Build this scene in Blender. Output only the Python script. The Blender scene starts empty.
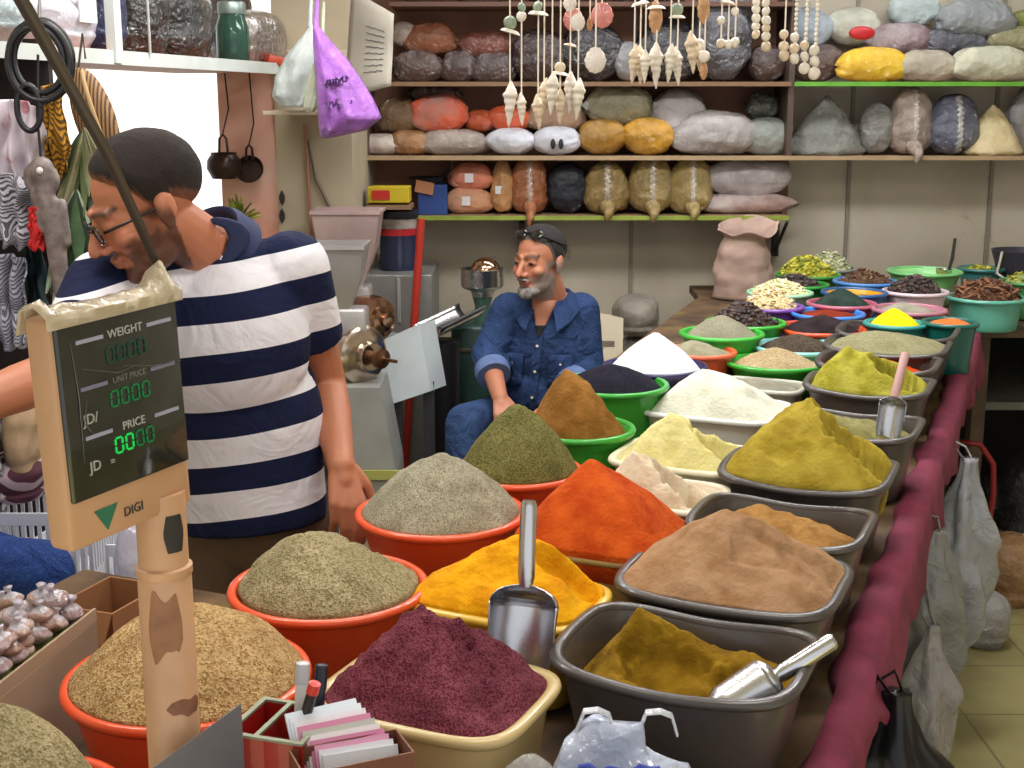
import bpy, bmesh, math, random
from mathutils import Vector, Matrix, noise, Quaternion
C = bpy.context.scene.collection
PI = math.pi
rnd = random.Random(7)
# ------------------------------------------------------------------ camera
F, TILT, CZ = 1300.0, math.radians(12.1), 1.70
ST, CT = math.sin(TILT), math.cos(TILT)

def ray(px, py):
    u, v = (px - 512) / F, (py - 384) / F
    return Vector((u, CT - v * ST, -ST - v * CT))

def at_z(px, py, z):
    d = ray(px, py); s = (z - CZ) / d.z
    return Vector((0, 0, CZ)) + d * s

def at_y(px, py, Y):
    d = ray(px, py)
    return Vector((0, 0, CZ)) + d * (Y / d.y)

def proj(p):
    x, y, z = p[0], p[1], p[2] - CZ
    dep = y * CT - z * ST
    return 512 + F * x / dep, 384 + F * (-(y * ST + z * CT)) / dep, dep

# ------------------------------------------------------------------ materials
def lin(h):
    h = h.lstrip('#')
    out = []
    for i in (0, 2, 4):
        c = int(h[i:i+2], 16) / 255
        out.append(c / 12.92 if c <= .04045 else ((c + .055) / 1.055) ** 2.4)
    return (*out, 1)

MC = {}

def newmat(name):
    m = bpy.data.materials.new(name); m.use_nodes = True
    nt = m.node_tree
    return m, nt, nt.nodes['Principled BSDF']

def setp(b, **k):
    for n, v in k.items():
        n = n.replace('_', ' ')
        if n in b.inputs: b.inputs[n].default_value = v

def mixcol(nt, fac, a, b):
    n = nt.nodes.new('ShaderNodeMix'); n.data_type = 'RGBA'
    for sock, v in ((0, fac), (6, a), (7, b)):
        if hasattr(v, 'links'): nt.links.new(v, n.inputs[sock])
        else: n.inputs[sock].default_value = v
    return n.outputs[2]

def tex(nt, kind, scale, detail=3, co=None, **k):
    n = nt.nodes.new('ShaderNodeTex' + kind)
    n.inputs['Scale'].default_value = scale
    if 'Detail' in n.inputs: n.inputs['Detail'].default_value = detail
    for a, v in k.items():
        a = a.replace('_', ' ')
        if a in n.inputs: n.inputs[a].default_value = v
    if co is None:
        tc = nt.nodes.new('ShaderNodeTexCoord'); co = tc.outputs['Object']
    nt.links.new(co, n.inputs['Vector'])
    return n

def ramp(nt, fac, stops):
    r = nt.nodes.new('ShaderNodeValToRGB')
    e = r.color_ramp.elements
    while len(e) < len(stops): e.new(.5)
    for el, (p, c) in zip(e, stops):
        el.position = p; el.color = c if len(c) == 4 else (*c, 1)
    nt.links.new(fac, r.inputs[0])
    return r.outputs[0]

def bump(nt, b, height, strength=.3, dist=.01):
    n = nt.nodes.new('ShaderNodeBump')
    n.inputs['Strength'].default_value = strength; n.inputs['Distance'].default_value = dist
    nt.links.new(height, n.inputs['Height']); nt.links.new(n.outputs[0], b.inputs['Normal'])

def plain(hexc, rough=.5, metal=0, coat=0, var=.0, vs=8, spec=.5, bs=0, bsc=60, trans=0, sheen=0):
    key = ('plain', hexc, rough, metal, coat, var, vs, spec, bs, bsc, trans)
    if key in MC: return MC[key]
    m, nt, b = newmat('finish_' + hexc.strip('#'))
    setp(b, Base_Color=lin(hexc), Roughness=rough, Metallic=metal, Coat_Weight=coat, Specular_IOR_Level=spec, Transmission_Weight=trans)
    c = lin(hexc)
    if var:
        n = tex(nt, 'Noise', vs, 5)
        lo = tuple(x * (1 - var) for x in c[:3]); hi = tuple(min(1, x * (1 + var * .6) + .02 * var) for x in c[:3])
        nt.links.new(ramp(nt, n.outputs['Fac'], [(.3, lo), (.7, hi)]), b.inputs['Base Color'])
    if bs:
        n2 = tex(nt, 'Noise', bsc, 3); bump(nt, b, n2.outputs['Fac'], bs, .004)
    MC[key] = m
    return m

def powder(hexc, grain='fine', second=None, third=None, var=.22):
    key = ('powder', hexc, grain, second, third)
    if key in MC: return MC[key]
    m, nt, b = newmat('spice_' + hexc.strip('#'))
    c = lin(hexc); s = lin(second) if second else tuple(x * (1 - var) for x in c[:3])
    setp(b, Roughness=.95, Specular_IOR_Level=.12)
    if grain == 'fine':
        n = tex(nt, 'Noise', 22, 6)
        col = ramp(nt, n.outputs['Fac'], [(.36, s), (.62, c)])
        n1 = tex(nt, 'Noise', 420, 2)
        col = mixcol(nt, ramp(nt, n1.outputs['Fac'], [(.55, (0, 0, 0)), (.75, (.35, .35, .35))]), col, s if len(s) == 4 else (*s, 1))
        nt.links.new(col, b.inputs['Base Color'])
        n2 = tex(nt, 'Noise', 130, 6); bump(nt, b, n2.outputs['Fac'], .5, .006)
    else:
        sc = {'mid': 430, 'coarse': 310, 'big': 95}[grain]
        t = lin(third) if third else tuple(min(1, x * 1.5 + .03) for x in c[:3])
        v = tex(nt, 'Voronoi', sc)
        sep = nt.nodes.new('ShaderNodeSeparateColor'); nt.links.new(v.outputs['Color'], sep.inputs[0])
        col = ramp(nt, sep.outputs[0], [(.0, tuple(x * .35 for x in s[:3])), (.25, s), (.5, c), (.8, c), (.97, t)])
        n = tex(nt, 'Noise', 14, 4)
        col = mixcol(nt, ramp(nt, n.outputs['Fac'], [(.4, (.0, .0, .0)), (.65, (.4, .4, .4))]), col, (*s[:3], 1))
        nt.links.new(col, b.inputs['Base Color'])
        bump(nt, b, v.outputs['Distance'], .7, {'mid': .004, 'coarse': .006, 'big': .012}[grain])
    MC[key] = m
    return m

def plasticbag(hexc, clear=0.0, second=None, sheen=.75, rough=.22, grain=90):
    key = ('bag', hexc, clear, second, sheen, rough)
    if key in MC: return MC[key]
    m, nt, b = newmat('bag_' + hexc.strip('#'))
    c = lin(hexc); s = lin(second) if second else tuple(x * .62 for x in c[:3])
    n = tex(nt, 'Noise', 9, 5)
    col = ramp(nt, n.outputs['Fac'], [(.3, s), (.62, c)])
    nt.links.new(col, b.inputs['Base Color'])
    setp(b, Roughness=.55, Coat_Weight=min(1, sheen + .2), Coat_Roughness=min(rough, .09), Coat_IOR=1.75, Specular_IOR_Level=.4, Transmission_Weight=clear)
    w = tex(nt, 'Noise', 19, 5, Distortion=1.6)
    w2 = tex(nt, 'Voronoi', 14)
    mx = nt.nodes.new('ShaderNodeMath'); mx.operation = 'MULTIPLY_ADD'
    nt.links.new(w.outputs['Fac'], mx.inputs[0]); mx.inputs[1].default_value = 1.6
    nt.links.new(w2.outputs['Distance'], mx.inputs[2])
    bp = nt.nodes.new('ShaderNodeBump'); bp.inputs['Strength'].default_value = .9; bp.inputs['Distance'].default_value = .03
    nt.links.new(mx.outputs[0], bp.inputs['Height'])
    nt.links.new(bp.outputs[0], b.inputs['Coat Normal'])
    bq = nt.nodes.new('ShaderNodeBump'); bq.inputs['Strength'].default_value = .22; bq.inputs['Distance'].default_value = .01; nt.links.new(mx.outputs[0], bq.inputs['Height']); nt.links.new(bq.outputs[0], b.inputs['Normal'])
    MC[key] = m
    return m

def film(hexc, alpha=.5, rough=.25):
    key = ('film', hexc, alpha)
    if key in MC: return MC[key]
    m, nt, b = newmat('film_' + hexc.strip('#'))
    setp(b, Base_Color=lin(hexc), Roughness=rough, Alpha=alpha, Coat_Weight=.6, Coat_Roughness=.12)
    w = tex(nt, 'Noise', 18, 6, Distortion=2.0); bump(nt, b, w.outputs['Fac'], .7, .02)
    MC[key] = m
    return m

def emit(hexc, st):
    m, nt, b = newmat('glow_' + hexc.strip('#'))
    setp(b, Base_Color=(0, 0, 0, 1), Emission_Color=lin(hexc), Emission_Strength=st)
    return m

STEEL = None
def steel(rough=.22, tint='#c9c9cc'):
    key = ('steel', rough, tint)
    if key in MC: return MC[key]
    m, nt, b = newmat('steel')
    setp(b, Base_Color=lin(tint), Metallic=1.0, Roughness=rough)
    n = tex(nt, 'Noise', 12, 4)
    r = nt.nodes.new('ShaderNodeMapRange'); r.inputs[3].default_value = rough * .7; r.inputs[4].default_value = rough * 1.6
    nt.links.new(n.outputs['Fac'], r.inputs[0]); nt.links.new(r.outputs[0], b.inputs['Roughness'])
    MC[key] = m
    return m

def attrmat(name, attr, rough=.55, bs=.15, bsc=120, sss=0):
    key = ('attr', name)
    if key in MC: return MC[key]
    m, nt, b = newmat(name)
    a = nt.nodes.new('ShaderNodeAttribute'); a.attribute_name = attr
    nt.links.new(a.outputs['Color'], b.inputs['Base Color'])
    setp(b, Roughness=rough, Subsurface_Weight=sss, Subsurface_Radius=(.01, .004, .002), Subsurface_Scale=.5)
    if bs:
        n2 = tex(nt, 'Noise', bsc, 3); bump(nt, b, n2.outputs['Fac'], bs, .003)
    MC[key] = m
    return m

# ------------------------------------------------------------------ mesh builder
class MB:
    def __init__(s): s.v = []; s.f = []; s.mi = []
    def add(s, vs, fs, mi=0, M=None):
        b = len(s.v)
        s.v.extend((M @ Vector(p)) if M is not None else Vector(p) for p in vs)
        for f in fs: s.f.append(tuple(b + i for i in f)); s.mi.append(mi)
        return s
    def box(s, lo, hi, M=None, mi=0, bev=0):
        bm = bmesh.new(); bmesh.ops.create_cube(bm, size=1)
        for v in bm.verts:
            v.co = Vector(((lo[i] + hi[i]) / 2 + v.co[i] * (hi[i] - lo[i]) for i in range(3)))
        if bev: bmesh.ops.bevel(bm, geom=bm.edges[:], offset=bev, segments=2, profile=.5, affect='EDGES')
        s.frombm(bm, M, mi); bm.free(); return s
    def frombm(s, bm, M=None, mi=0):
        bm.verts.index_update()
        return s.add([v.co.copy() for v in bm.verts], [[v.index for v in f.verts] for f in bm.faces], mi, M)
    def rings(s, rs, capa=True, capb=True, mi=0, M=None, closed=True):
        n = len(rs[0]); vs = [p for r in rs for p in r]; fs = []
        for i in range(len(rs) - 1):
            for j in range(n if closed else n - 1):
                k = (j + 1) % n
                fs.append((i * n + j, i * n + k, (i + 1) * n + k, (i + 1) * n + j))
        if capa: fs.append(tuple(range(n - 1, -1, -1)))
        if capb: fs.append(tuple((len(rs) - 1) * n + j for j in range(n)))
        return s.add(vs, fs, mi, M)
    def lathe(s, prof, seg=32, M=None, mi=0, cap=True):
        rs = [[(r * math.cos(2 * PI * j / seg), r * math.sin(2 * PI * j / seg), z) for j in range(seg)] for r, z in prof]
        return s.rings(rs, cap, cap, mi, M)
    def tube(s, pts, rad, seg=10, mi=0, cap=True, flat=1.0):
        pts = [Vector(p) for p in pts]; n = len(pts)
        if not hasattr(rad, '__len__'): rad = [rad] * n
        rs = []; up = None
        for i, p in enumerate(pts):
            t = (pts[min(i + 1, n - 1)] - pts[max(i - 1, 0)]).normalized()
            if up is None:
                a = Vector((0, 0, 1)) if abs(t.z) < .9 else Vector((1, 0, 0))
                x = t.cross(a).normalized()
            else:
                x = (up - t * up.dot(t)).normalized()
            up = x; y = t.cross(x)
            rs.append([p + (x * math.cos(2 * PI * j / seg) + y * flat * math.sin(2 * PI * j / seg)) * rad[i] for j in range(seg)])
        return s.rings(rs, cap, cap, mi)
    def ell(s, c, r, M=None, seg=20, rg=12, mi=0, R=None):
        rs = []
        c = Vector(c)
        for i in range(1, rg):
            a = PI * i / rg
            row = []
            for j in range(seg):
                q = Vector((r[0] * math.sin(a) * math.cos(2 * PI * j / seg), r[1] * math.sin(a) * math.sin(2 * PI * j / seg), -r[2] * math.cos(a)))
                row.append(c + (R @ q if R is not None else q))
            rs.append(row)
        b = len(s.v); s.rings(rs, False, False, mi, M)
        q0 = Vector((0, 0, -r[2])); q1 = -q0
        if R is not None: q0, q1 = R @ q0, R @ q1
        top = [c + q0, c + q1]; nb = len(s.v)
        s.v.extend((M @ p) if M is not None else p for p in top)
        for j in range(seg):
            k = (j + 1) % seg
            s.f.append((nb, b + k, b + j)); s.mi.append(mi)
            o = b + (rg - 2) * seg
            s.f.append((nb + 1, o + j, o + k)); s.mi.append(mi)
        return s
    def cap(s, p0, r0, p1, r1, seg=16, M=None, flat0=False, flat1=False):
        """tapered capsule"""
        p0, p1 = Vector(p0), Vector(p1)
        if M is not None: p0, p1 = M @ p0, M @ p1
        t = (p1 - p0).normalized(); a = Vector((0, 0, 1)) if abs(t.z) < .9 else Vector((1, 0, 0))
        x = t.cross(a).normalized(); y = t.cross(x); rs = []
        st = []
        if not flat0: st += [(p0 - t * r0 * math.cos(b), r0 * math.sin(b)) for b in (.12, .5, .9, 1.25)]
        st += [(p0, r0), (p0.lerp(p1, .5), (r0 + r1) / 2), (p1, r1)]
        if not flat1: st += [(p1 + t * r1 * math.cos(b), r1 * math.sin(b)) for b in (1.25, .9, .5, .12)]
        for c, r in st:
            rs.append([c + (x * math.cos(2 * PI * j / seg) + y * math.sin(2 * PI * j / seg)) * r for j in range(seg)])
        return s.rings(rs)
    def xf(s, M):
        s.v = [M @ p for p in s.v]; return s
    def mesh(s, name):
        me = bpy.data.meshes.new(name)
        me.from_pydata([tuple(p) for p in s.v], [], s.f)
        if any(s.mi): me.polygons.foreach_set('material_index', s.mi)
        return me

def wloc(o):
    p = Vector(o.location)
    while o.parent: o = o.parent; p += Vector(o.location)
    return p

def tag(o, label=None, cat=None, group=None, kind=None):
    if label: o['label'] = label
    if cat: o['category'] = cat
    if group: o['group'] = group
    if kind: o['kind'] = kind
    return o

def put(name, mb, mat, parent=None, smooth=True, angle=45, fix=True):
    """link one mesh object; origin at its base; vertices given in world space"""
    me = mb.mesh(name) if isinstance(mb, MB) else mb
    vs = me.vertices
    if len(vs):
        xs = [v.co.x for v in vs]; ys = [v.co.y for v in vs]; zs = [v.co.z for v in vs]
        base = Vector(((min(xs) + max(xs)) / 2, (min(ys) + max(ys)) / 2, min(zs)))
    else: base = Vector((0, 0, 0))
    me.transform(Matrix.Translation(-base))
    if fix:
        bm = bmesh.new(); bm.from_mesh(me); bmesh.ops.recalc_face_normals(bm, faces=bm.faces[:]); bm.to_mesh(me); bm.free()
    o = bpy.data.objects.new(name, me); C.objects.link(o)
    if parent is not None: o.parent = parent; o.location = base - wloc(parent)
    else: o.location = base
    for m in (mat if isinstance(mat, (list, tuple)) else [mat]): me.materials.append(m)
    if smooth:
        me.shade_smooth()
        if angle < 180: me.set_sharp_from_angle(angle=math.radians(angle))
    return o

def empty(name, loc):
    o = bpy.data.objects.new(name, None); C.objects.link(o); o.location = loc; o.empty_display_size = .05
    return o

def struct(name, mb, mat, smooth=False):
    o = put(name, mb, mat, smooth=smooth); o['kind'] = 'structure'
    return o

def remesh(mb, voxel, smooth=4, name='m'):
    me = mb.mesh(name); o = bpy.data.objects.new(name, me); C.objects.link(o)
    md = o.modifiers.new('r', 'REMESH'); md.mode = 'VOXEL'; md.voxel_size = voxel
    if smooth:
        ms = o.modifiers.new('s', 'SMOOTH'); ms.factor = .5; ms.iterations = smooth
    dg = bpy.context.evaluated_depsgraph_get(); dg.update()
    out = bpy.data.meshes.new_from_object(o.evaluated_get(dg))
    bpy.data.objects.remove(o); bpy.data.meshes.remove(me)
    out.materials.clear()
    return out

def frame(z, xh):
    """rotation matrix with local z along z and local x near xh"""
    z = Vector(z).normalized(); x = Vector(xh); x = (x - z * x.dot(z)).normalized(); y = z.cross(x)
    return Matrix((x, y, z)).transposed().to_4x4()

def T(p): return Matrix.Translation(Vector(p))
def RZ(a): return Matrix.Rotation(a, 4, 'Z')

def nz(x, y, z, s=1.0, seed=0):
    return noise.noise(Vector((x * s + seed * 7.3, y * s - seed * 3.1, z * s + seed * 1.7)))

from mathutils.bvhtree import BVHTree
def bvh_of(me):
    return BVHTree.FromPolygons([v.co.copy() for v in me.vertices], [tuple(p.vertices) for p in me.polygons])
def onto(bv, p, d, lift):
    """first point of a surface met from p along d, lifted off it"""
    h = bv.ray_cast(Vector(p), Vector(d).normalized())
    return (h[0] - Vector(d).normalized() * lift) if h[0] is not None else None

def text_mb(txt, size, M, depth=.0006, align='CENTER'):
    cu = bpy.data.curves.new('t', 'FONT'); cu.body = txt; cu.size = size; cu.align_x = align; cu.align_y = 'CENTER'; cu.extrude = depth
    cu.resolution_u = 3
    o = bpy.data.objects.new('t', cu); C.objects.link(o)
    dg = bpy.context.evaluated_depsgraph_get(); dg.update()
    me = bpy.data.meshes.new_from_object(o.evaluated_get(dg))
    mb = MB(); mb.add([v.co.copy() for v in me.vertices], [tuple(p.vertices) for p in me.polygons], 0, M)
    bpy.data.objects.remove(o); bpy.data.curves.remove(cu); bpy.data.meshes.remove(me)
    return mb

def sm(a, b, x):
    t = max(0, min(1, (x - a) / (b - a))); return t * t * (3 - 2 * t)
# ------------------------------------------------------------------ the setting
WALLM, _nt, _b = newmat('wall_plaster')
_n = tex(_nt, 'Noise', 2.2, 6)
_c = ramp(_nt, _n.outputs['Fac'], [(.3, lin('#a89c8a')), (.55, lin('#c6bca8')), (.75, lin('#d0c8b8'))])
_n2 = tex(_nt, 'Noise', 7, 3)
_nt.links.new(mixcol(_nt, ramp(_nt, _n2.outputs['Fac'], [(.68, (0, 0, 0)), (.74, (.6, .6, .6))]), _c, lin('#8a7358')), _b.inputs['Base Color'])
setp(_b, Roughness=.55)
FLOORM, _nt, _b = newmat('floor_tiles')
_br = _nt.nodes.new('ShaderNodeTexBrick'); _tc = _nt.nodes.new('ShaderNodeTexCoord'); _nt.links.new(_tc.outputs['Object'], _br.inputs['Vector'])
_br.offset = 0; _br.inputs['Scale'].default_value = 1; _br.inputs['Brick Width'].default_value = .33; _br.inputs['Row Height'].default_value = .33
_br.inputs['Mortar Size'].default_value = .004; _br.inputs['Color1'].default_value = lin('#a39a68'); _br.inputs['Color2'].default_value = lin('#9a9060'); _br.inputs['Mortar'].default_value = lin('#6e6746')
_n = tex(_nt, 'Noise', 5, 6)
_nt.links.new(mixcol(_nt, ramp(_nt, _n.outputs['Fac'], [(.35, (.5, .5, .5)), (.6, (0, 0, 0))]), _br.outputs['Color'], lin('#7a7048')), _b.inputs['Base Color'])
setp(_b, Roughness=.45)
WHITEW = plain('#e8e6e0', .8, var=.06, vs=2)
CEILM = plain('#cfc9bc', .9)
H = 2.75
struct('floor', MB().box((-2.4, -1.2, -.06), (3.0, 7.4, 0)), FLOORM)
struct('ceiling', MB().box((-2.4, -.6, H), (3.0, 5.9, H + .08)), CEILM)
struct('wall_back', MB().box((-.6, 5.8, 0), (3.0, 5.92, H)), WALLM)
struct('wall_right', MB().box((2.9, -.6, 0), (3.0, 5.8, H)), WALLM)
struct('wall_left', MB().box((-2.3, -.6, 0), (-2.2, 5.0, H)), WALLM)
struct('wall_courtyard', MB().box((-2.4, 6.9, 0), (-.5, 7.0, 3.4)), WHITEW)
struct('pillar', MB().box((-.885, 4.95, 0), (-.6, 5.92, H)), plain('#b3a68e', .8, var=.15, vs=4))
struct('trim_1', MB().box((-1.12, 4.93, 1.86), (-.6, 5.02, 1.90)), plain('#c9b9a8', .6))
dm, _nt, _b = newmat('pink_paint')
_n = tex(_nt, 'Noise', 6, 5)
_nt.links.new(ramp(_nt, _n.outputs['Fac'], [(.3, lin('#d89c86')), (.6, lin('#ecbaa6')), (.8, lin('#f0ccbc'))]), _b.inputs['Base Color']); setp(_b, Roughness=.5)  # pink lightened all over to stand in for daylight glow from the doorway
struct('door_1', MB().box((-1.10, 4.97, 0), (-.887, 5.02, 1.86), bev=.004), dm)
for i, px in enumerate((632, 848, 990)):
    p = at_y(px, 200, 5.79)
    struct('trim_%d' % (i + 2), MB().box((p.x - .008, 5.785, .3), (p.x + .008, 5.80, 2.2)), plain('#8f8778', .6))

# ------------------------------------------------------------------ tables
def zt(Y): return .80 + .03 * (Y - 1.5)
ED = Vector((1.22, 2.95, 0)).normalized()          # direction of the long table
EN = Vector((ED.y, -ED.x, 0))                       # towards its open side
E0 = at_z(832, 768, .81); E0.z = 0

def slab(poly, thick, mb):
    n = len(poly)
    mb.add([(x, y, zt(y) - thick) for x, y in poly] + [(x, y, zt(y)) for x, y in poly],
           [tuple(range(n - 1, -1, -1)), tuple(range(n, 2 * n))] + [(i, (i + 1) % n, n + (i + 1) % n, n + i) for i in range(n)])
    return mb
A = E0 - ED * .90; B = E0 + ED * 3.22
LW, LN = 1.02, 1.45
K1, K2 = E0 + ED * .2 - EN * LN, E0 + ED * .2 - EN * LW
A2 = A - EN * LN; B2 = E0 + ED * 3.6 - EN * (LW + .1)
boardm, _nt, _b = newmat('stained_board')
_n = tex(_nt, 'Noise', 9, 6); _n2 = tex(_nt, 'Noise', 5, 4)
_c = ramp(_nt, _n.outputs['Fac'], [(.3, lin('#3a2c20')), (.6, lin('#6e543a')), (.8, lin('#80684a'))])
_nt.links.new(mixcol(_nt, ramp(_nt, _n2.outputs['Fac'], [(.58, (0, 0, 0)), (.72, (.55, .55, .55))]), _c, lin('#9a8430')), _b.inputs['Base Color']); setp(_b, Roughness=.8)
woodm = plain('#5d4a36', .7, var=.35, vs=12)
greyw = plain('#6a6a60', .6, var=.25, vs=8)
tb = empty('market_table', ((A.x + B.x) / 2, (A.y + B.y) / 2, 0))
tag(tb, 'long wooden market table carrying all the bowls and tubs of spices', 'table')
K0 = E0 + ED * .2
put('tabletop', slab([(K0.x, K0.y), (B.x, B.y), (B.x + .02, 5.68), (B2.x, 5.68), (B2.x, B2.y), (K2.x, K2.y)], .03, MB()), boardm, tb, smooth=False)
put('tabletop', slab([(A.x, A.y), (K0.x, K0.y), (K1.x, K1.y), (A2.x, A2.y)], .03, MB()), boardm, tb, smooth=False)
for s, t in ((-.7, .08), (.87, .035), (1.9, .06), (3.1, .1), (.1, LN - .08), (-.75, LN - .08), (1.7, LW - .05), (3.5, LW)):
    c = E0 + ED * (s - 0.0) - EN * t
    m = MB().box((-.035, -.035, 0), (.035, .035, zt(c.y) - .032), T((c.x, c.y, 0)) @ RZ(-.39))
    put('leg', m, greyw, tb, smooth=False)
ap = MB()
a_, b_ = A - EN * .04, B - EN * .04
for (p, q) in ((a_, b_),):
    w = EN * .012
    ap.rings([[Vector((p.x, p.y, zt(p.y) - .032)) - w, Vector((p.x, p.y, zt(p.y) - .032)) + w, Vector((p.x, p.y, zt(p.y) - .10)) + w, Vector((p.x, p.y, zt(p.y) - .10)) - w],
              [Vector((q.x, q.y, zt(q.y) - .032)) - w, Vector((q.x, q.y, zt(q.y) - .032)) + w, Vector((q.x, q.y, zt(q.y) - .10)) + w, Vector((q.x, q.y, zt(q.y) - .10)) - w]])
put('apron', ap, woodm, tb, smooth=False)
# magenta cloth folded over the open edge
cl = []
NS = 110
for i in range(NS + 1):
    s = -.85 + 4.05 * i / NS
    base = E0 + ED * s; z = zt(base.y)
    wv = nz(s, 0, 0, 3.1, 2); w2 = nz(s, 1, 0, 7.5, 5)
    drop = .105 + .04 * wv + .03 * w2
    prof = [(-.045 + .02 * w2, .007), (-.03, .014 + .01 * abs(wv)), (-.01, .017), (.016, .010), (.022 + .008 * w2, -.04), (.03 + .02 * wv, -.09), (.026 + .03 * wv + .015 * w2, -drop)]
    drop = drop * (1 - .72 * math.exp(-((s - .20) / .13) ** 2)) + .07 * sm(.05, -.2, s)
    prof[-1] = (prof[-1][0], -drop); prof[-2] = (prof[-2][0], -min(.09, drop * .75)); prof[-3] = (prof[-3][0], -min(.04, drop * .4))
    cl.append([(base + EN * u) + Vector((0, 0, z + h)) for u, h in prof])
m = MB().rings(cl, False, False, closed=False)
clo = put('edge_cloth', m, plain('#7c2440', .85, var=.3, vs=14, bs=.2, bsc=90), angle=180)
sd = clo.modifiers.new('s', 'SOLIDIFY'); sd.thickness = .004
tag(clo, 'long dark magenta cloth hanging over the open edge of the spice table', 'cloth')

t2 = empty('side_table', (2.2, 5.0, 0)); tag(t2, 'dark wooden table by the back wall holding the basin of bark', 'table')
x0 = max(at_z(985, 342, .89).x, B.x + .03)
put('tabletop', MB().box((x0, 4.66, .872), (2.85, 5.70, .902), bev=.003), woodm, t2, smooth=False)
put('shelf_plank', MB().box((x0 + .06, 4.80, .57), (2.85, 5.60, .60)), greyw, t2, smooth=False)
for x in (x0 + .03, 2.78):
    for y in (4.76, 5.64): put('leg', MB().box((x, y, 0), (x + .05, y + .05, .871)), woodm, t2, smooth=False)
put('shade_panel', MB().box((x0 + .05, 5.70, 0), (2.85, 5.72, .871)), plain('#15120f', .8), t2, smooth=False)  # near-black sheet added to paint the shade under the side table

# ------------------------------------------------------------------ containers and the spices in them
def srad(th, rx, ry, n):
    return 1 / ((abs(math.cos(th)) / rx) ** n + (abs(math.sin(th)) / ry) ** n) ** (1 / n)

def fit(x0, x1, yc, ratio, n, rot, h):
    tx, ty = (x0 + x1) / 2, yc
    ax, ay = tx, ty; rx = .15
    for _ in range(14):
        z = .95
        for _ in range(4):
            c = at_z(ax, ay, z); z = zt(c.y) + .006 + h
        pts = []
        for j in range(48):
            th = 2 * PI * j / 48; r = srad(th, rx, rx * ratio, n)
            p = RZ(rot) @ Vector((r * math.cos(th), r * math.sin(th), 0)) + Vector((c.x, c.y, z))
            pts.append(proj(p))
        mx, Mx = min(p[0] for p in pts), max(p[0] for p in pts)
        my, My = min(p[1] for p in pts), max(p[1] for p in pts)
        rx *= (x1 - x0) / (Mx - mx)
        ax += tx - (mx + Mx) / 2; ay += ty - (my + My) / 2
    return Vector((c.x, c.y, z)), rx, rx * ratio

SEG = 72
def container(name, label, cat, x0, x1, yc, hexc, ratio=1.0, n=2.0, rot=0.0, h=.15, taper=.72, lip=.007, wave=0.0, group='bowls and basins of spices on the long table', inner=None, rough=.32, coat=.3, tilt=0, floor_z=None):
    c, rx, ry = fit(x0, x1, yc, ratio, n, rot, h)
    M = T((c.x, c.y, 0)) @ RZ(rot)
    mat = plain(hexc, rough, coat=coat, spec=.5)
    mats = [mat, plain(inner, rough, coat=coat)] if inner else [mat]
    def ring(off, z, k, wv=1.0):
        out = []
        for j in range(SEG):
            th = 2 * PI * j / SEG
            r = srad(th, rx * k + off, ry * k + off, n)
            out.append((r * math.cos(th), r * math.sin(th), z + wave * wv * math.cos(2 * th + .0)))
        return out
    zb = c.z - h
    outer = [ring(-.004, zb, taper, 0), ring(0, zb + .004, taper, 0)]
    for k in (.25, .5, .75, .93): outer.append(ring(-.004, zb + h * k, taper + (1 - taper) * k ** .8, k))
    m = MB().rings(outer + [ring(-.005, c.z - .004, 1.0)], True, False, 0, M)
    inn = [ring(-.007, c.z - .004, 1.0)]
    for k in (.93, .75, .5, .25, .04): inn.append(ring(-.008, zb + h * k + .003, taper + (1 - taper) * k ** .8, k))
    m.rings(inn, False, True, 1 if inner else 0, M)
    o = put(name, m, mats, angle=60, fix=False)
    tag(o, label, cat, group)
    rm = MB().rings([ring(-.008, c.z - .005, 1.0), ring(-.0075, c.z + .001, 1.0), ring(-.002, c.z + .004, 1.0), ring(lip - .002, c.z + .002, 1.0), ring(lip, c.z - .004, 1.0), ring(lip - .003, c.z - .010, 1.0), ring(-.0035, c.z - .010, 1.0)], False, False, 0, M)
    put('rim', rm, mat, o, angle=80)
    return dict(o=o, c=c, rx=rx, ry=ry, n=n, rot=rot, h=h, taper=taper, zb=zb, wave=wave)


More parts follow.
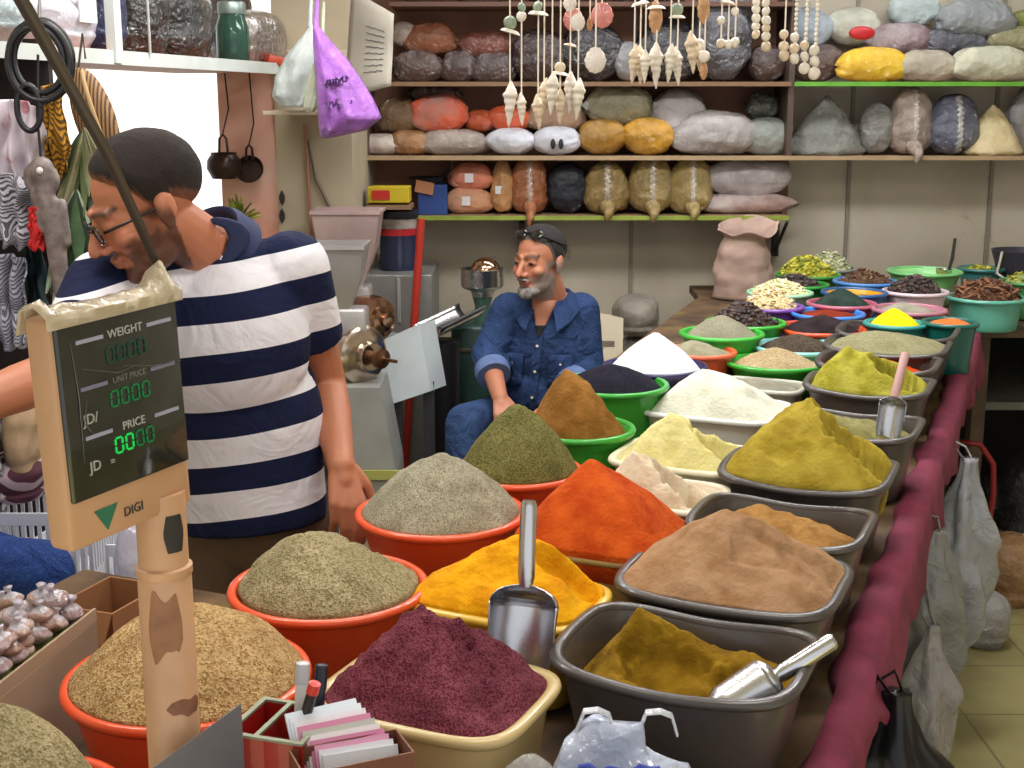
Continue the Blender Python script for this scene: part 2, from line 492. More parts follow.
BITS = {}
def heap(name, label, ct, mat, peak=None, oy=0.0, fill=-.012, sharp=1.0, rough=.006, tip=.08, digs=(), over=0.0, bits=None, rows=54, cat='spice', seed=1, flat=0.0, group='spices heaped in bowls and tubs', lumps=0.0, side=0.0):
    """a mound filling a container. peak: pixel of its top; digs: (ox, oy, radius, depth, edge) hollows in units of rx, ry"""
    c, rx, ry, n, rot = ct['c'], ct['rx'], ct['ry'], ct['n'], ct['rot']
    d = max(0.0, -fill)
    k = ct['taper'] + (1 - ct['taper']) * (1 - min(d, ct['h'] * .9) / ct['h']) ** .8
    RX, RY = rx * k - .0105 + over, ry * k - .0105 + over
    zf = c.z + fill
    Ri = RZ(-rot)
    if peak is None: pk = Vector((0, 0, 0)); Hh = 0.0
    else:
        w = at_y(peak[0], peak[1], c.y + oy)
        q = Ri @ Vector((w.x - c.x, w.y - c.y, 0)); pk = Vector((q.x, q.y, 0)); Hh = w.z - zf
        a = math.atan2(pk.y, pk.x); lim = .8 * srad(a, RX, RY, n)
        if pk.length > lim: pk = pk * (lim / pk.length)
    def hgt(x, y, u):
        t = 1 - u
        s = t ** sharp
        if tip: s = (1 - tip) * s + tip * (1 - (1 - t) ** 3) if t < 1 else s
        # rounded tip
        s = s if u > .06 else s * (1 - .35 * (1 - u / .06) * .12)
        z = Hh * s + flat * (1 - u ** 4)
        e = sm(0, .12, 1 - u) * .9 + .1
        z += rough * e * (nz(x, y, 0, 14, seed) * 1.6 + nz(x, y, 0, 38, seed + 3) * .8 + nz(x, y, 0, 95, seed + 5) * .35)
        if lumps: z += lumps * e * max(0, nz(x, y, 0, 55, seed + 9))
        for (ox, oy_, r, dep, edge) in digs:
            dx, dy = x - ox * RX, y - oy_ * RY
            rr = math.hypot(dx / RX, dy / RY) / r
            rr += .22 * nz(x, y, 0, 22, seed + 11) + .15 * nz(x, y, 0, 60, seed + 12)
            z -= dep * (1 - sm(1 - edge, 1, rr))
        return max(z, -(ct['h'] + fill) + .018)
    vs = []; fs = []
    NT = 110
    vs.append((pk.x, pk.y, hgt(pk.x, pk.y, 0)))
    for i in range(1, rows + 1):
        u = (i / rows) ** .92
        for j in range(NT):
            th = 2 * PI * j / NT; r = srad(th, RX, RY, n)
            bx, by = r * math.cos(th), r * math.sin(th)
            x, y = pk.x * (1 - u) + bx * u, pk.y * (1 - u) + by * u
            if 0 < i < rows:
                jit = .25 * rx / rows; x += jit * nz(x, y, i, 60, 21); y += jit * nz(x, y, i, 60, 22)
            z = hgt(x, y, u)
            if z < -.004:                         # follow the wall inwards below the fill line
                kk = 1 - .55 * min(1, -z / ct['h']) * (1 - ct['taper']) * sm(.75, 1, u); x *= kk; y *= kk
            vs.append((x, y, z))
    for j in range(NT): fs.append((0, 1 + j, 1 + (j + 1) % NT))
    for i in range(rows - 1):
        for j in range(NT):
            a = 1 + i * NT + j; b = 1 + i * NT + (j + 1) % NT
            fs.append((a, a + NT, b + NT, b))
    # closed underside
    b0 = len(vs)
    zlow = min(-.03, -(ct['h'] + fill) + .012)
    kb = ct['taper'] * .93
    for j in range(NT):
        th = 2 * PI * j / NT; r = srad(th, rx, ry, n) * kb - .012
        vs.append((r * math.cos(th), r * math.sin(th), zlow))
    last = 1 + (rows - 1) * NT
    for j in range(NT): fs.append((last + j, b0 + j, b0 + (j + 1) % NT, last + (j + 1) % NT))
    fs.append(tuple(b0 + j for j in range(NT - 1, -1, -1)))
    M = T((c.x, c.y, zf)) @ RZ(rot)
    m = MB().add(vs, fs, 0, M)
    mats = [mat]
    if bits:
        kind, cnt, size, bm_ = bits
        mats += bm_; r_ = random.Random(seed * 13 + 5)
        for q in range(cnt):
            idx = 1 + int((r_.random() ** .7) * rows * .93) * NT + r_.randrange(NT)
            p = Vector(vs[min(idx, last - 1)])
            s = size * r_.uniform(.6, 1.3)
            Rm = Matrix.Rotation(r_.uniform(0, 6.28), 4, 'Z') @ Matrix.Rotation(r_.uniform(-.7, .7), 4, 'Y') @ Matrix.Rotation(r_.uniform(-.5, .5), 4, 'X')
            MM = M @ T(p + Vector((0, 0, s * .22))) @ Rm
            mi = r_.randrange(1, len(mats))
            if kind == 'stick':
                L = s * 1.6; wd = s * .22
                m.rings([[(-L, -wd, -wd * .3), (-L, wd, -wd * .3), (-L, wd * .8, wd * .5), (-L, -wd * .8, wd * .5)], [(0, -wd, 0), (0, wd, 0), (0, wd * .8, wd), (0, -wd * .8, wd)], [(L, -wd * .7, -wd * .5), (L, wd * .7, -wd * .5), (L, wd * .5, wd * .3), (L, -wd * .5, wd * .3)]], mi=mi, M=MM)
            elif kind == 'flake':
                m.ell((0, 0, 0), (s, s * .7, s * .22), M=MM, seg=7, rg=4, mi=mi)
            else:
                m.ell((0, 0, 0), (s, s * .75, s * .65), M=MM, seg=7, rg=5, mi=mi)
    o = put(name, m, mats, angle=180)
    return tag(o, label, cat, group, 'stuff')

OR = '#de5024'; GR = '#2f9a2e'; TUB = '#453f3c'; CRM = '#bfa873'
TR = -.42
TG = 'grey rectangular tubs of spices along the open edge'
def tub(label, x0, x1, yc, hexc=TUB, ratio=.84, n=4.6, rot=TR, h=.15, taper=.80, wave=.009, inner=None, group=TG):
    return container('plastic_tub', label, 'tub', x0, x1, yc, hexc, ratio, n, rot, h, taper, .009, wave, group, inner, .35, .25)
def bowl(label, x0, x1, yc, hexc, **k):
    return container('plastic_bowl', label, 'bowl', x0, x1, yc, hexc, **k)

# front-left orange bowls
b = bowl('orange bowl of tan grain behind the scale pole', 64, 307, 680, OR)
heap('spice_mound', 'heap of coarse golden tan grain behind the scale pole', b, powder('#ae8856', 'coarse', '#825c36', '#d8b884'), (196, 604), .03, sharp=1.1, tip=.6, rough=.004, seed=1, fill=.004, over=.006)
b = bowl('orange bowl of speckled herb mix in the bottom corner nearest the counter end', -110, 125, 815, OR)
heap('spice_mound', 'heap of speckled green and tan herb mix nearest the counter end', b, powder('#a09068', 'coarse', '#6f683c', '#c8b890'), (-4, 704), .0, sharp=1.0, tip=.5, rough=.004, seed=2)
b = bowl('orange bowl of tan herb mix with a hollow showing its inner wall', 231, 425, 588, OR)
heap('spice_mound', 'heap of greyish tan herb mix with one side scooped out', b, powder('#938560', 'coarse', '#6c6742', '#b9ab86'), (302, 530), .0, sharp=.8, tip=.15, seed=3, fill=.004, digs=((.50, .70, .55, .12, .4),))
b = bowl('orange bowl of pale grey green herb mix at the standing man\'s hand', 358, 523, 513, OR)
heap('spice_mound', 'tall heap of pale grey green herb mix beside the hand', b, powder('#98907a', 'mid', '#6e6a50', '#b9b29a'), (442, 449), .0, sharp=.85, tip=.25, seed=4, fill=.002, over=.004, digs=((.6, -.5, .3, .012, .6),))
b = bowl('orange bowl of dark green thyme mix', 455, 580, 470, OR)
heap('spice_mound', 'pointed heap of dark green thyme mix', b, powder('#626034', 'mid', '#474a20', '#8a8450'), (519, 400), .0, sharp=.9, tip=.2, seed=5, fill=.004, over=.005)
b = bowl('bright green bowl of brown cumin powder', 522, 633, 428, GR)
heap('spice_mound', 'steep pointed heap of brown cumin powder in a green bowl', b, powder('#8f6430', 'fine', '#76501f'), (567, 365), .0, sharp=.8, tip=.1, rough=.007, seed=6, digs=((.62, .1, .42, .045, .4),))
b = bowl('bright green bowl of black seeds', 556, 667, 384, GR)
heap('spice_mound', 'low heap of black seed in a green bowl', b, powder('#1d1b26', 'mid', '#121118', '#2c2a38'), (612, 364), .0, sharp=1.3, tip=.6, rough=.002, seed=7)
b = bowl('dark navy bowl of white powder', 604, 706, 366, '#231a4c')
heap('spice_mound', 'smooth white cone of powder in a navy bowl', b, powder('#e4e4ea', 'fine', '#d4d6e0'), (656, 331), .0, sharp=1.0, tip=.25, rough=.0015, seed=8)
# pale trays in the middle
WG = 'pale trays and tubs of flour in the middle of the table'
b = container('plastic_tray', 'white tray of creamy white flour', 'tray', 643, 790, 408, '#d8d8d4', .80, 4.5, TR, .10, .82, .008, .0, WG)
heap('spice_mound', 'broad heap of creamy white flour on a white tray', b, powder('#d9d7c6', 'fine', '#c8c7b4'), (704, 366), .0, sharp=1.0, tip=.2, rough=.004, seed=9, fill=-.004, digs=((.75, -.2, .5, .012, .6),))
b = container('plastic_tub', 'white tub of pale yellow flour', 'tub', 612, 757, 456, '#dcd6b8', .85, 5, TR, .13, .84, .008, .0, WG)
heap('spice_mound', 'crumbling heap of pale yellow flour', b, powder('#ddd394', 'fine', '#cabf7a'), (672, 410), -.01, sharp=1.0, tip=.1, rough=.007, seed=10, fill=-.012, digs=((.55, .0, .55, .055, .25),))
b = container('plastic_tub', 'white tub of pinkish cream flour beside the orange red heap', 'tub', 590, 727, 494, '#ddd2bc', .85, 5, TR, .13, .84, .008, .0, WG)
heap('spice_mound', 'broken heap of pinkish cream flour', b, powder('#ddceb4', 'fine', '#c6ae92'), (634, 450), -.01, sharp=.95, tip=.1, rough=.008, seed=11, fill=-.016, digs=((.5, -.1, .6, .06, .25),))
# red, yellow, purple
b = tub('cream tub under the orange red heap', 522, 682, 538, CRM, .9, 4, TR, .13, .84, 0, group='cream tubs in the middle rows')
heap('spice_mound', 'smooth orange red cone of ground chilli', b, powder('#c2551a', 'fine', '#a83c10'), (591, 457), .02, sharp=.95, tip=.12, rough=.004, seed=12, over=.022, fill=.012)
b = tub('yellow stained cream tub of turmeric', 408, 606, 598, '#d3ac38', .72, 4.5, TR, .14, .84, 0, group='cream tubs in the middle rows')
heap('spice_mound', 'bright yellow heap of turmeric behind the upright scoop', b, powder('#dea010', 'fine', '#c98208'), (528, 533), .03, sharp=.95, tip=.12, rough=.007, seed=13, fill=.007, over=.008, digs=((.62, .25, .42, .035, .3),))
b = tub('cream tub of purple sumac nearest the pen holder', 318, 554, 694, CRM, .82, 4.5, TR, .15, .84, 0, group='cream tubs in the middle rows')
heap('spice_mound', 'dark purple red heap of sumac', b, powder('#662836', 'mid', '#481824', '#8a4a56'), (428, 606), .04, sharp=1.15, tip=.25, rough=.010, seed=14, fill=.0, over=.004, lumps=.012, digs=((.2, .25, .22, .018, .7), (.5, -.35, .5, .012, .7)))
# grey tubs along the edge, nearest first
t15 = tub('grey tub of mustard brown powder, nearest of the row', 556, 816, 654, wave=.009, ratio=.80)
heap('spice_mound', 'hollowed mustard brown powder in the nearest grey tub', t15, powder('#8a6a18', 'fine', '#6c4e0a'), (640, 613), .06, sharp=1.5, tip=.0, rough=.008, seed=15, fill=-.048, flat=.006, digs=((-.05, -.25, .62, .036, .35), (.72, .1, .45, .022, .5)))
t16 = tub('grey tub under the big light brown heap', 620, 848, 578, wave=.004)
heap('spice_mound', 'big light brown heap of ground coriander', t16, powder('#a28060', 'fine', '#8c6848'), (728, 506), .02, sharp=1.0, tip=.06, rough=.006, seed=16, fill=.002, over=.008, digs=((.30, -.25, .34, .012, .35), (.75, .1, .35, .014, .5)))
b = tub('grey tub half emptied of brown powder behind the light brown heap', 690, 873, 522)
heap('spice_mound', 'brown powder sloping in a half emptied grey tub', b, powder('#a47c48', 'fine', '#8c6232'), (755, 505), .03, sharp=.7, tip=0, rough=.006, seed=17, fill=-.05)
b = tub('grey tub under the tall mustard yellow heap', 722, 896, 470)
heap('spice_mound', 'tall mustard yellow heap with a crumbling cliff side', b, powder('#b09c3e', 'fine', '#958028'), (812, 396), -.01, sharp=.85, tip=.12, rough=.008, seed=18, fill=.002, over=.006, digs=((.66, -.05, .60, .070, .34), (-.3, -.6, .3, .012, .5)))
b19 = tub('grey tub of olive powder with the pink handled scoop', 778, 922, 424)
heap('spice_mound', 'sloping olive grey powder under the pink handled scoop', b19, powder('#8d8758', 'fine', '#726c40'), (805, 408), .0, sharp=.8, tip=0, rough=.006, seed=19, fill=-.035)
b = tub('grey tub under the ragged lime green heap', 806, 933, 384)
heap('spice_mound', 'ragged lime green heap of ground fennel', b, powder('#aaa345', 'fine', '#8f8828'), (850, 345), .0, sharp=.8, tip=.1, rough=.008, seed=20, fill=-.006, digs=((.55, -.15, .62, .075, .28),))
b = tub('grey tub of vermilion powder', 818, 940, 362)
heap('spice_mound', 'low vermilion chilli powder in a grey tub', b, powder('#c8400e', 'fine', '#a93208'), (865, 355), .0, sharp=.8, tip=.2, rough=.003, seed=21, fill=-.05)
b = tub('grey tub of sage grey powder', 826, 950, 345)
heap('spice_mound', 'broad sage grey heap near the empty grey tub', b, powder('#8f8a66', 'mid', '#77724e', '#a8a37e'), (880, 331), .0, sharp=1.0, tip=.4, rough=.003, seed=22, fill=-.004)
b = tub('empty grey tub, farthest of the row', 838, 958, 331)
# back bowls
heapb = lambda *a, **k: heap('spice_mound', *a, **k)
b = bowl('green bowl of grey green ground herb by the brown sack', 681, 763, 333, '#3cae3a')
heapb('grey green cone of ground herb in a green bowl by the sack', b, powder('#908a74', 'mid', '#746f58', '#a8a28c'), (722, 314), sharp=1, tip=.3, rough=.002, seed=24)
b = bowl('orange bowl of sage powder beside the white cone', 664, 735, 351, '#e0603a', h=.13)
heapb('sage powder half filling an orange bowl', b, powder('#959078', 'fine', '#7c7860'), (692, 340), sharp=.8, tip=.2, rough=.002, seed=25, fill=-.008, digs=((.7, .2, .4, .03, .4),))
b = bowl('wide green bowl of tan grain', 727, 827, 362, '#36a030', h=.11, taper=.6, ratio=.9)
heapb('low tan grain filling a wide green bowl', b, powder('#b39a70', 'coarse', '#9a7e50', '#cdb894'), (776, 347), sharp=1.2, tip=.4, rough=.002, seed=26)
b = container('plastic_tray', 'pale grey tray of grey powder below the wide green bowl', 'tray', 716, 806, 385, '#b9b8aa', .7, 4.5, TR, .09, .85, .006, 0, WG)
heapb('flat grey powder on a pale tray', b, powder('#8d8878', 'fine', '#7a7566'), (755, 378), sharp=1, tip=.3, rough=.002, seed=27)
b = bowl('pale turquoise bowl of dark seeds', 754, 845, 346, '#8ed0cc', h=.12)
heapb('dark seeds in a pale turquoise bowl', b, powder('#463c34', 'coarse', '#2c2420', '#6a5c4c'), (800, 334), sharp=1.2, tip=.4, rough=.003, seed=28)
b = bowl('orange bowl of dark brown powder', 779, 866, 328, '#dc4c22', h=.13, n=2.8)
heapb('dark brown powder in an orange bowl', b, powder('#33272a', 'fine', '#221a1c'), (824, 314), sharp=1, tip=.3, rough=.002, seed=29)
b = bowl('blue bowl holding red powder', 792, 864, 313, '#3f84d8', h=.145)
heapb('thin red powder in a blue bowl', b, powder('#8a3420', 'fine', '#6a2414'), (828, 310), sharp=1, tip=.3, rough=.002, seed=30, fill=-.012)
PODS = [plain(x, .6) for x in ('#3a2a24', '#241a18', '#54403a')]
b = bowl('green bowl of dark pods', 706, 785, 322, '#38a834')
heapb('heap of dark dried pods in a green bowl', b, powder('#3a2c26', 'big'), (742, 304), sharp=1, tip=.5, rough=.006, seed=31, bits=('lump', 140, .010, PODS))
FLK = [plain(x, .7) for x in ('#e0caa0', '#caa878', '#ecdcb8')]
b = bowl('purple bowl of cream flakes', 738, 803, 306, '#7a4aa8')
heapb('cream and tan flakes heaped in a purple bowl', b, powder('#d8c090', 'big'), (768, 286), sharp=1, tip=.4, rough=.005, seed=32, bits=('flake', 160, .009, FLK))
FL2 = [plain(x, .7) for x in ('#e6dfae', '#d2c88a', '#efe9c4')]
b = bowl('pale mint bowl of ivory flakes', 748, 812, 292, '#a8d8b4')
heapb('tall heap of ivory flakes in a pale mint bowl', b, powder('#dcd4a2', 'big'), (780, 279), sharp=1, tip=.4, rough=.005, seed=33, bits=('flake', 160, .009, FL2), fill=-.004)
b = bowl('dark green bowl of black pods beneath the yellow flowers', 768, 828, 284, '#2c8c38')
heapb('black pods in a dark green bowl beneath the yellow flowers', b, powder('#3a302c', 'big'), (792, 275), sharp=1, tip=.5, rough=.004, seed=34, bits=('lump', 90, .009, PODS))
FL3 = [plain(x, .7) for x in ('#b0a42c', '#8a8a24', '#c8bc48', '#6a7420')]
b = bowl('green basin of dried yellow flowers at the back', 776, 840, 274, '#3f8a3a', h=.14)
heapb('heap of dried yellow green flowers', b, powder('#98962c', 'big', '#6a6a1c'), (806, 256), sharp=1, tip=.6, rough=.006, seed=35, bits=('lump', 200, .010, FL3))
FL4 = [plain(x, .7) for x in ('#b6b494', '#8f946c', '#d0cdb4')]
b = bowl('grey basin of pale green leaves by the back wall', 802, 856, 268, '#7a8078', h=.14)
heapb('heap of pale green dried leaves by the back wall', b, powder('#a4a67e', 'big', '#82865c'), (828, 250), sharp=1, tip=.6, rough=.006, seed=36, bits=('flake', 200, .010, FL4))
b = bowl('pink rimmed bowl of dark green powder', 808, 876, 303, '#b86078')
heapb('dark green cone of powder in a pink rimmed bowl', b, powder('#32423c', 'fine', '#223028'), (842, 288), sharp=1, tip=.3, rough=.002, seed=37)
b = bowl('yellow and blue bowl of amber powder', 822, 887, 292, '#2e5a92', inner='#d8a018')
heapb('amber powder in a yellow and blue bowl', b, powder('#d69c14', 'fine', '#b67c08'), None, rough=.002, seed=38, fill=-.02)
MIXB = [plain(x, .7) for x in ('#5a3c2c', '#7a5a3c', '#3c2a22', '#8a6a48', '#6a2a24')]
b = bowl('blue bowl of mixed dried herbs by the wall', 834, 898, 281, '#4a86c8')
heapb('mixed brown dried herbs in a blue bowl by the wall', b, powder('#5a4232', 'big'), (864, 270), sharp=1, tip=.5, rough=.005, seed=39, bits=('flake', 150, .009, MIXB))
b = bowl('pale pink bowl of black dried limes', 883, 948, 291, '#d8c4cc')
heapb('heap of black dried pods in a pale pink bowl', b, powder('#3c2e2a', 'big'), (915, 276), sharp=1, tip=.5, rough=.005, seed=40, bits=('lump', 150, .010, PODS))
b = bowl('dusty pink bowl of grey powder', 873, 946, 309, '#b8788a')
heapb('pale grey powder in a dusty pink bowl', b, powder('#9c9686', 'fine', '#848070'), (902, 302), sharp=1, tip=.3, rough=.002, seed=41, fill=-.014)
b = bowl('teal bowl of lemon yellow powder', 865, 926, 323, '#3a9a94')
heapb('lemon yellow cone of powder in a teal bowl', b, powder('#ecd91c', 'fine', '#dcc008'), (894, 307), sharp=1, tip=.3, rough=.0015, seed=42)
b = container('plastic_bucket', 'dark teal bucket of orange powder at the table corner', 'bucket', 923, 978, 322, '#14625a', h=.16, taper=.8)
heapb('orange powder in the dark teal bucket', b, powder('#e8743a', 'fine', '#d45a20'), (952, 318), sharp=1.2, tip=.5, rough=.001, seed=43, fill=-.010)
b = bowl('wide mint green bowl by the back wall', 888, 962, 271, '#7cc47a', h=.13, inner='#8fd08a')
heapb('pale green powder in the wide mint green bowl', b, powder('#a8b860', 'fine', '#8a9a48'), None, rough=.002, seed=44, fill=-.03)
bladle = b
b = bowl('small blue green bowl by the back wall', 958, 1004, 268, '#3a7878', h=.12)
heapb('olive leaves in a small blue green bowl', b, powder('#7c8440', 'big'), (980, 266), sharp=1, tip=.4, rough=.004, seed=45, bits=('flake', 60, .009, FL3))
BARK = [plain(x, .75) for x in ('#6e4630', '#8a5a3e', '#4e3020', '#9a6a4a')]
b = container('plastic_basin', 'big turquoise basin of brown bark', 'basin', 947, 1025, 297, '#5fae9a', h=.115, taper=.86, lip=.010)
heapb('heap of brown curled bark pieces in the turquoise basin', b, powder('#5a3a28', 'big'), (988, 281), sharp=1, tip=.6, rough=.008, seed=46, bits=('stick', 220, .016, BARK))
b = bowl('green basin of olive herb behind the bark', 1000, 1062, 281, '#4a8a50', h=.14)
heapb('olive green dried herb behind the bark', b, powder('#8c9450', 'big'), (1020, 273), sharp=1, tip=.5, rough=.006, seed=47, bits=('flake', 80, .010, FL3))

# ------------------------------------------------------------------ scoops
def scoop(label, base, tipd, openn, L, R, hl, hr, handle_mat=None, back=True, handle_dir=None, group='steel scoops in the spices', cat='scoop'):
    """half-tube blade along tipd, hollow side facing openn, handle from its back end"""
    M = T(base) @ frame(tipd, openn)       # local z to the tip, local x to the open side
    rs = []
    N = 15
    for i in range(N):
        t = i / (N - 1)
        rr = R * (1 - .10 * t) if t < .7 else R * (.93 - .25 * ((t - .7) / .3) ** 2)
        a = 1.75 - .75 * sm(.1, 1, t)
        row = []
        for j in range(17):
            th = PI - a + 2 * a * j / 16
            zz = L * t - (L * .14 * abs((j - 8) / 8) ** 2 if i == N - 1 else L * .14 * abs((j - 8) / 8) ** 2 * sm(.6, 1, t))
            row.append((rr * math.cos(th), rr * math.sin(th), zz))
        rs.append(row)
    m = MB().rings(rs, False, False, M=M, closed=False)
    # rounded closed back
    bk = []
    for k in range(6):
        f = math.cos(k / 5 * PI / 2); d = -R * .55 * math.sin(k / 5 * PI / 2)
        bk.append([(p[0] * max(f, .02), p[1] * max(f, .02), d) for p in rs[0]])
    m.rings(bk, False, False, M=M, closed=False)
    root = empty('metal_scoop', base)
    tag(root, label, cat, group)
    bl = put('blade', m, steel(.24), root, angle=70)
    s = bl.modifiers.new('s', 'SOLIDIFY'); s.thickness = .0014
    hd = Vector(handle_dir).normalized() if handle_dir else -Vector(tipd).normalized()
    s0 = Vector(base) - Vector(tipd).normalized() * R * .5
    put('handle', MB().tube([s0, s0 + hd * hl * .12, s0 + hd * hl * .95, s0 + hd * hl], [hr * .8, hr, hr, hr * .75], 14), handle_mat or steel(.2), root)
    return root
# upright scoop standing in the sumac
p = at_y(524, 604, 1.70); tip = at_y(515, 690, 1.665)
scoop('large steel scoop standing upright between sumac and turmeric', p, tip - p, (-.25, -1, .25), .125, .049, .120, .012, handle_dir=at_y(528, 500, 1.725) - p)
# scoop lying in the nearest tub
p = at_y(766, 683, 1.60); q = at_y(818, 650, 1.615)
scoop('steel scoop lying in the nearest grey tub, its handle over the rim', p, (-.80, -.25, -.40), (-.25, -.1, -1), .085, .033, .092, .012, handle_dir=q - p)
p = at_y(893, 404, 2.79); tip = at_y(884, 458, 2.765)
scoop('steel scoop with a pink wooden handle standing in the olive powder', p, tip - p, (-.35, -1, .2), .100, .030, .105, .0095, handle_mat=plain('#c9a0a0', .5), handle_dir=at_y(905, 358, 2.83) - p)
# ladle at the back
c = bladle['c']; p = Vector((at_y(941, 277, c.y).x, c.y - .03, c.z - .028 + .032))
root = empty('ladle', p); tag(root, 'small steel ladle standing in the mint green bowl', 'ladle')
m = MB().lathe([(.001, -.03), (.018, -.026), (.03, -.01), (.033, .008), (.031, .008), (.028, -.008), (.016, -.022), (.001, -.026)], 20, T(p), cap=False)
put('bowl', m, steel(.15), root)
put('handle', MB().tube([p + Vector((.02, 0, .005)), p + Vector((.03, 0, .05)), p + Vector((.036, .0, .13))], [.006, .007, .006], 10), plain('#30302c', .4), root)
# ------------------------------------------------------------------ people
def headM(center, fwd, up, scale=1.0):
    """head space: face towards -y, up +z"""
    f = Vector(fwd).normalized(); u = Vector(up); u = (u - f * u.dot(f)).normalized()
    y = -f; x = y.cross(u)
    return T(center) @ Matrix((x, y, u)).transposed().to_4x4() @ Matrix.Scale(scale, 4)

def head_prims(m, M, nose=1.0, beardy=0.0):
    m.ell((0, .014, .036), (.074, .094, .083), M)
    m.ell((0, -.034, -.015), (.060, .060, .086), M)
    m.ell((0, -.030, -.070), (.052, .052, .042), M)
    m.ell((0, -.074, -.098), (.024, .018, .017), M)
    m.ell((0, -.058, -.085), (.040, .030, .024), M)
    m.cap((0, -.088, .018), .0085, (0, -.112 - .006 * nose, -.026), .0115, M=M)
    m.ell((0, -.112 - .006 * nose, -.030), (.0125, .012, .010), M)
    for s in (-1, 1):
        m.ell((s * .012, -.101, -.034), (.0085, .011, .008), M)
        m.cap((s * .012, -.090, .030), .0085, (s * .042, -.074, .028), .010, M=M)
        m.ell((s * .040, -.062, -.022), (.024, .024, .020), M)
        m.ell((s * .031, -.079, .008), (.0155, .0125, .0115), M)
        R = Matrix.Rotation(s * .35, 3, 'Z') @ Matrix.Rotation(-.12, 3, 'X')
        m.ell((s * .078, .012, -.002), (.008, .020, .033), M, R=R)
        m.ell((s * .083, .018, .004), (.007, .018, .026), M, R=R)
        m.ell((s * .079, .008, -.028), (.007, .010, .012), M)
    m.ell((0, -.094, -.057), (.023, .0095, .0062), M)
    m.ell((0, -.091, -.068), (.020, .0095, .0075), M)

def skull_r(d):
    """outer surface of the skull in head space along direction d from the skull centre"""
    a = Vector((d.x / .074, d.y / .094, d.z / .083)); return 1 / a.length

def hair_mesh(M, line, thick, seed=3, rings=26, seg=72):
    c = Vector((0, .014, .036)); rs = []
    for i in range(rings + 1):
        t = i / rings; row = []
        for j in range(seg):
            az = 2 * PI * j / seg                    # 0 = +x, -pi/2 = face
            lim = line(az)
            po = lim * t
            d = Vector((math.sin(po) * math.cos(az), math.sin(po) * math.sin(az), math.cos(po)))
            r = skull_r(d)
            e = (1 - t ** 6)
            q = d * r
            k = nz(q.x, q.y, q.z, 60, seed) * .12 + nz(q.x, q.y, q.z, 190, seed) * .10
            row.append(c + d * (r + .0015 + thick * e * (1 + k) - .004 * (1 - e)))
        rs.append(row)
    inner = [[c + (p - c) * .93 for p in rs[-1]]]
    return MB().rings(rs + inner, True, True, M=M)

def hair_fade(mb, dark, skin, fade, rings=26, seg=72):
    me = mb.mesh('hair'); a = me.attributes.new('tone', 'FLOAT_COLOR', 'POINT'); buf = []
    for i in range(len(me.vertices)):
        t = min(1, (i // seg) / rings); c = me.vertices[i].co; k = sm(.80, 1.0, t + .10 * nz(c.x, c.y, c.z, 130, 2)) * fade
        g = .75 + .5 * nz(c.x, c.y, c.z, 160, 5)
        buf.extend((*mix3(tuple(x * g for x in dark), skin, k), 1))
    a.data.foreach_set('color', buf)
    return me

def paint(me, fn, attr='tone'):
    a = me.attributes.new(attr, 'FLOAT_COLOR', 'POINT')
    buf = []
    for v in me.vertices: buf.extend(fn(v.co))
    a.data.foreach_set('color', buf)

def mix3(a, b, t): return tuple(a[i] * (1 - t) + b[i] * t for i in range(3))

def face_tone(M, skin, beard, bw, lips, brow, moustache=.8, stubble=None):
    Mi = M.inverted()
    def fn(p):
        q = Mi @ p
        col = skin
        if q.z < .13 and q.z > -.14 and abs(q.x) < .1:
            n = nz(q.x, q.y, q.z, 90, 4)
            # rosy cheeks and nose
            ck = math.exp(-((abs(q.x) - .042) ** 2 + (q.z + .025) ** 2) / .0008) * (1 if q.y < -.03 else 0)
            ns = math.exp(-(q.x ** 2 + (q.z + .03) ** 2) / .0003) * (1 if q.y < -.09 else 0)
            col = mix3(col, (.62, .2, .12), .3 * max(ck, ns))
            # beard: jaw, chin, moustache
            b = 0
            if q.y < .02:
                top = -.048 + .9 * max(0, abs(q.x) - .035)
                b = sm(.012, -.012, q.z - top + n * .006)
                if q.z > -.054: b *= sm(.02, .03, abs(q.x))
                if abs(q.x) < .028 and -.076 < q.z < -.052: b = min(b, .15)
                mu = math.exp(-((q.z + .0475) / .0065) ** 2) * sm(.036, .026, abs(q.x)) * (1 if q.y < -.07 else 0)
                sb = sm(.052, .062, abs(q.x)) * sm(.02, -.0, q.z) * sm(.015, -.005, q.y) * sm(-.05, -.03, q.y)
                b = max(b * (1 if q.z > -.125 else sm(-.15, -.125, q.z)), mu * moustache, sb)
            col = mix3(col, beard, b * bw)
            lp = math.exp(-((q.z + .0625) / .008) ** 4) * sm(.026, .020, abs(q.x)) * (1 if q.y < -.080 else 0)
            col = mix3(col, lips, lp * .8)
            br = math.exp(-((q.z - .0335 + .003 * ((abs(q.x) - .03) / .02) ** 2) / .0062) ** 2) * sm(.010, .016, abs(q.x)) * sm(.055, .048, abs(q.x)) * (1 if q.y < -.055 else 0)
            col = mix3(col, brow, br * .9)
            ey = math.exp(-((q.z - .002) / .0030) ** 2) * sm(.013, .019, abs(q.x)) * sm(.048, .042, abs(q.x)) * (1 if q.y < -.06 else 0)
            col = mix3(col, (.02, .012, .01), ey * .75)
        return (*col, 1)
    return fn

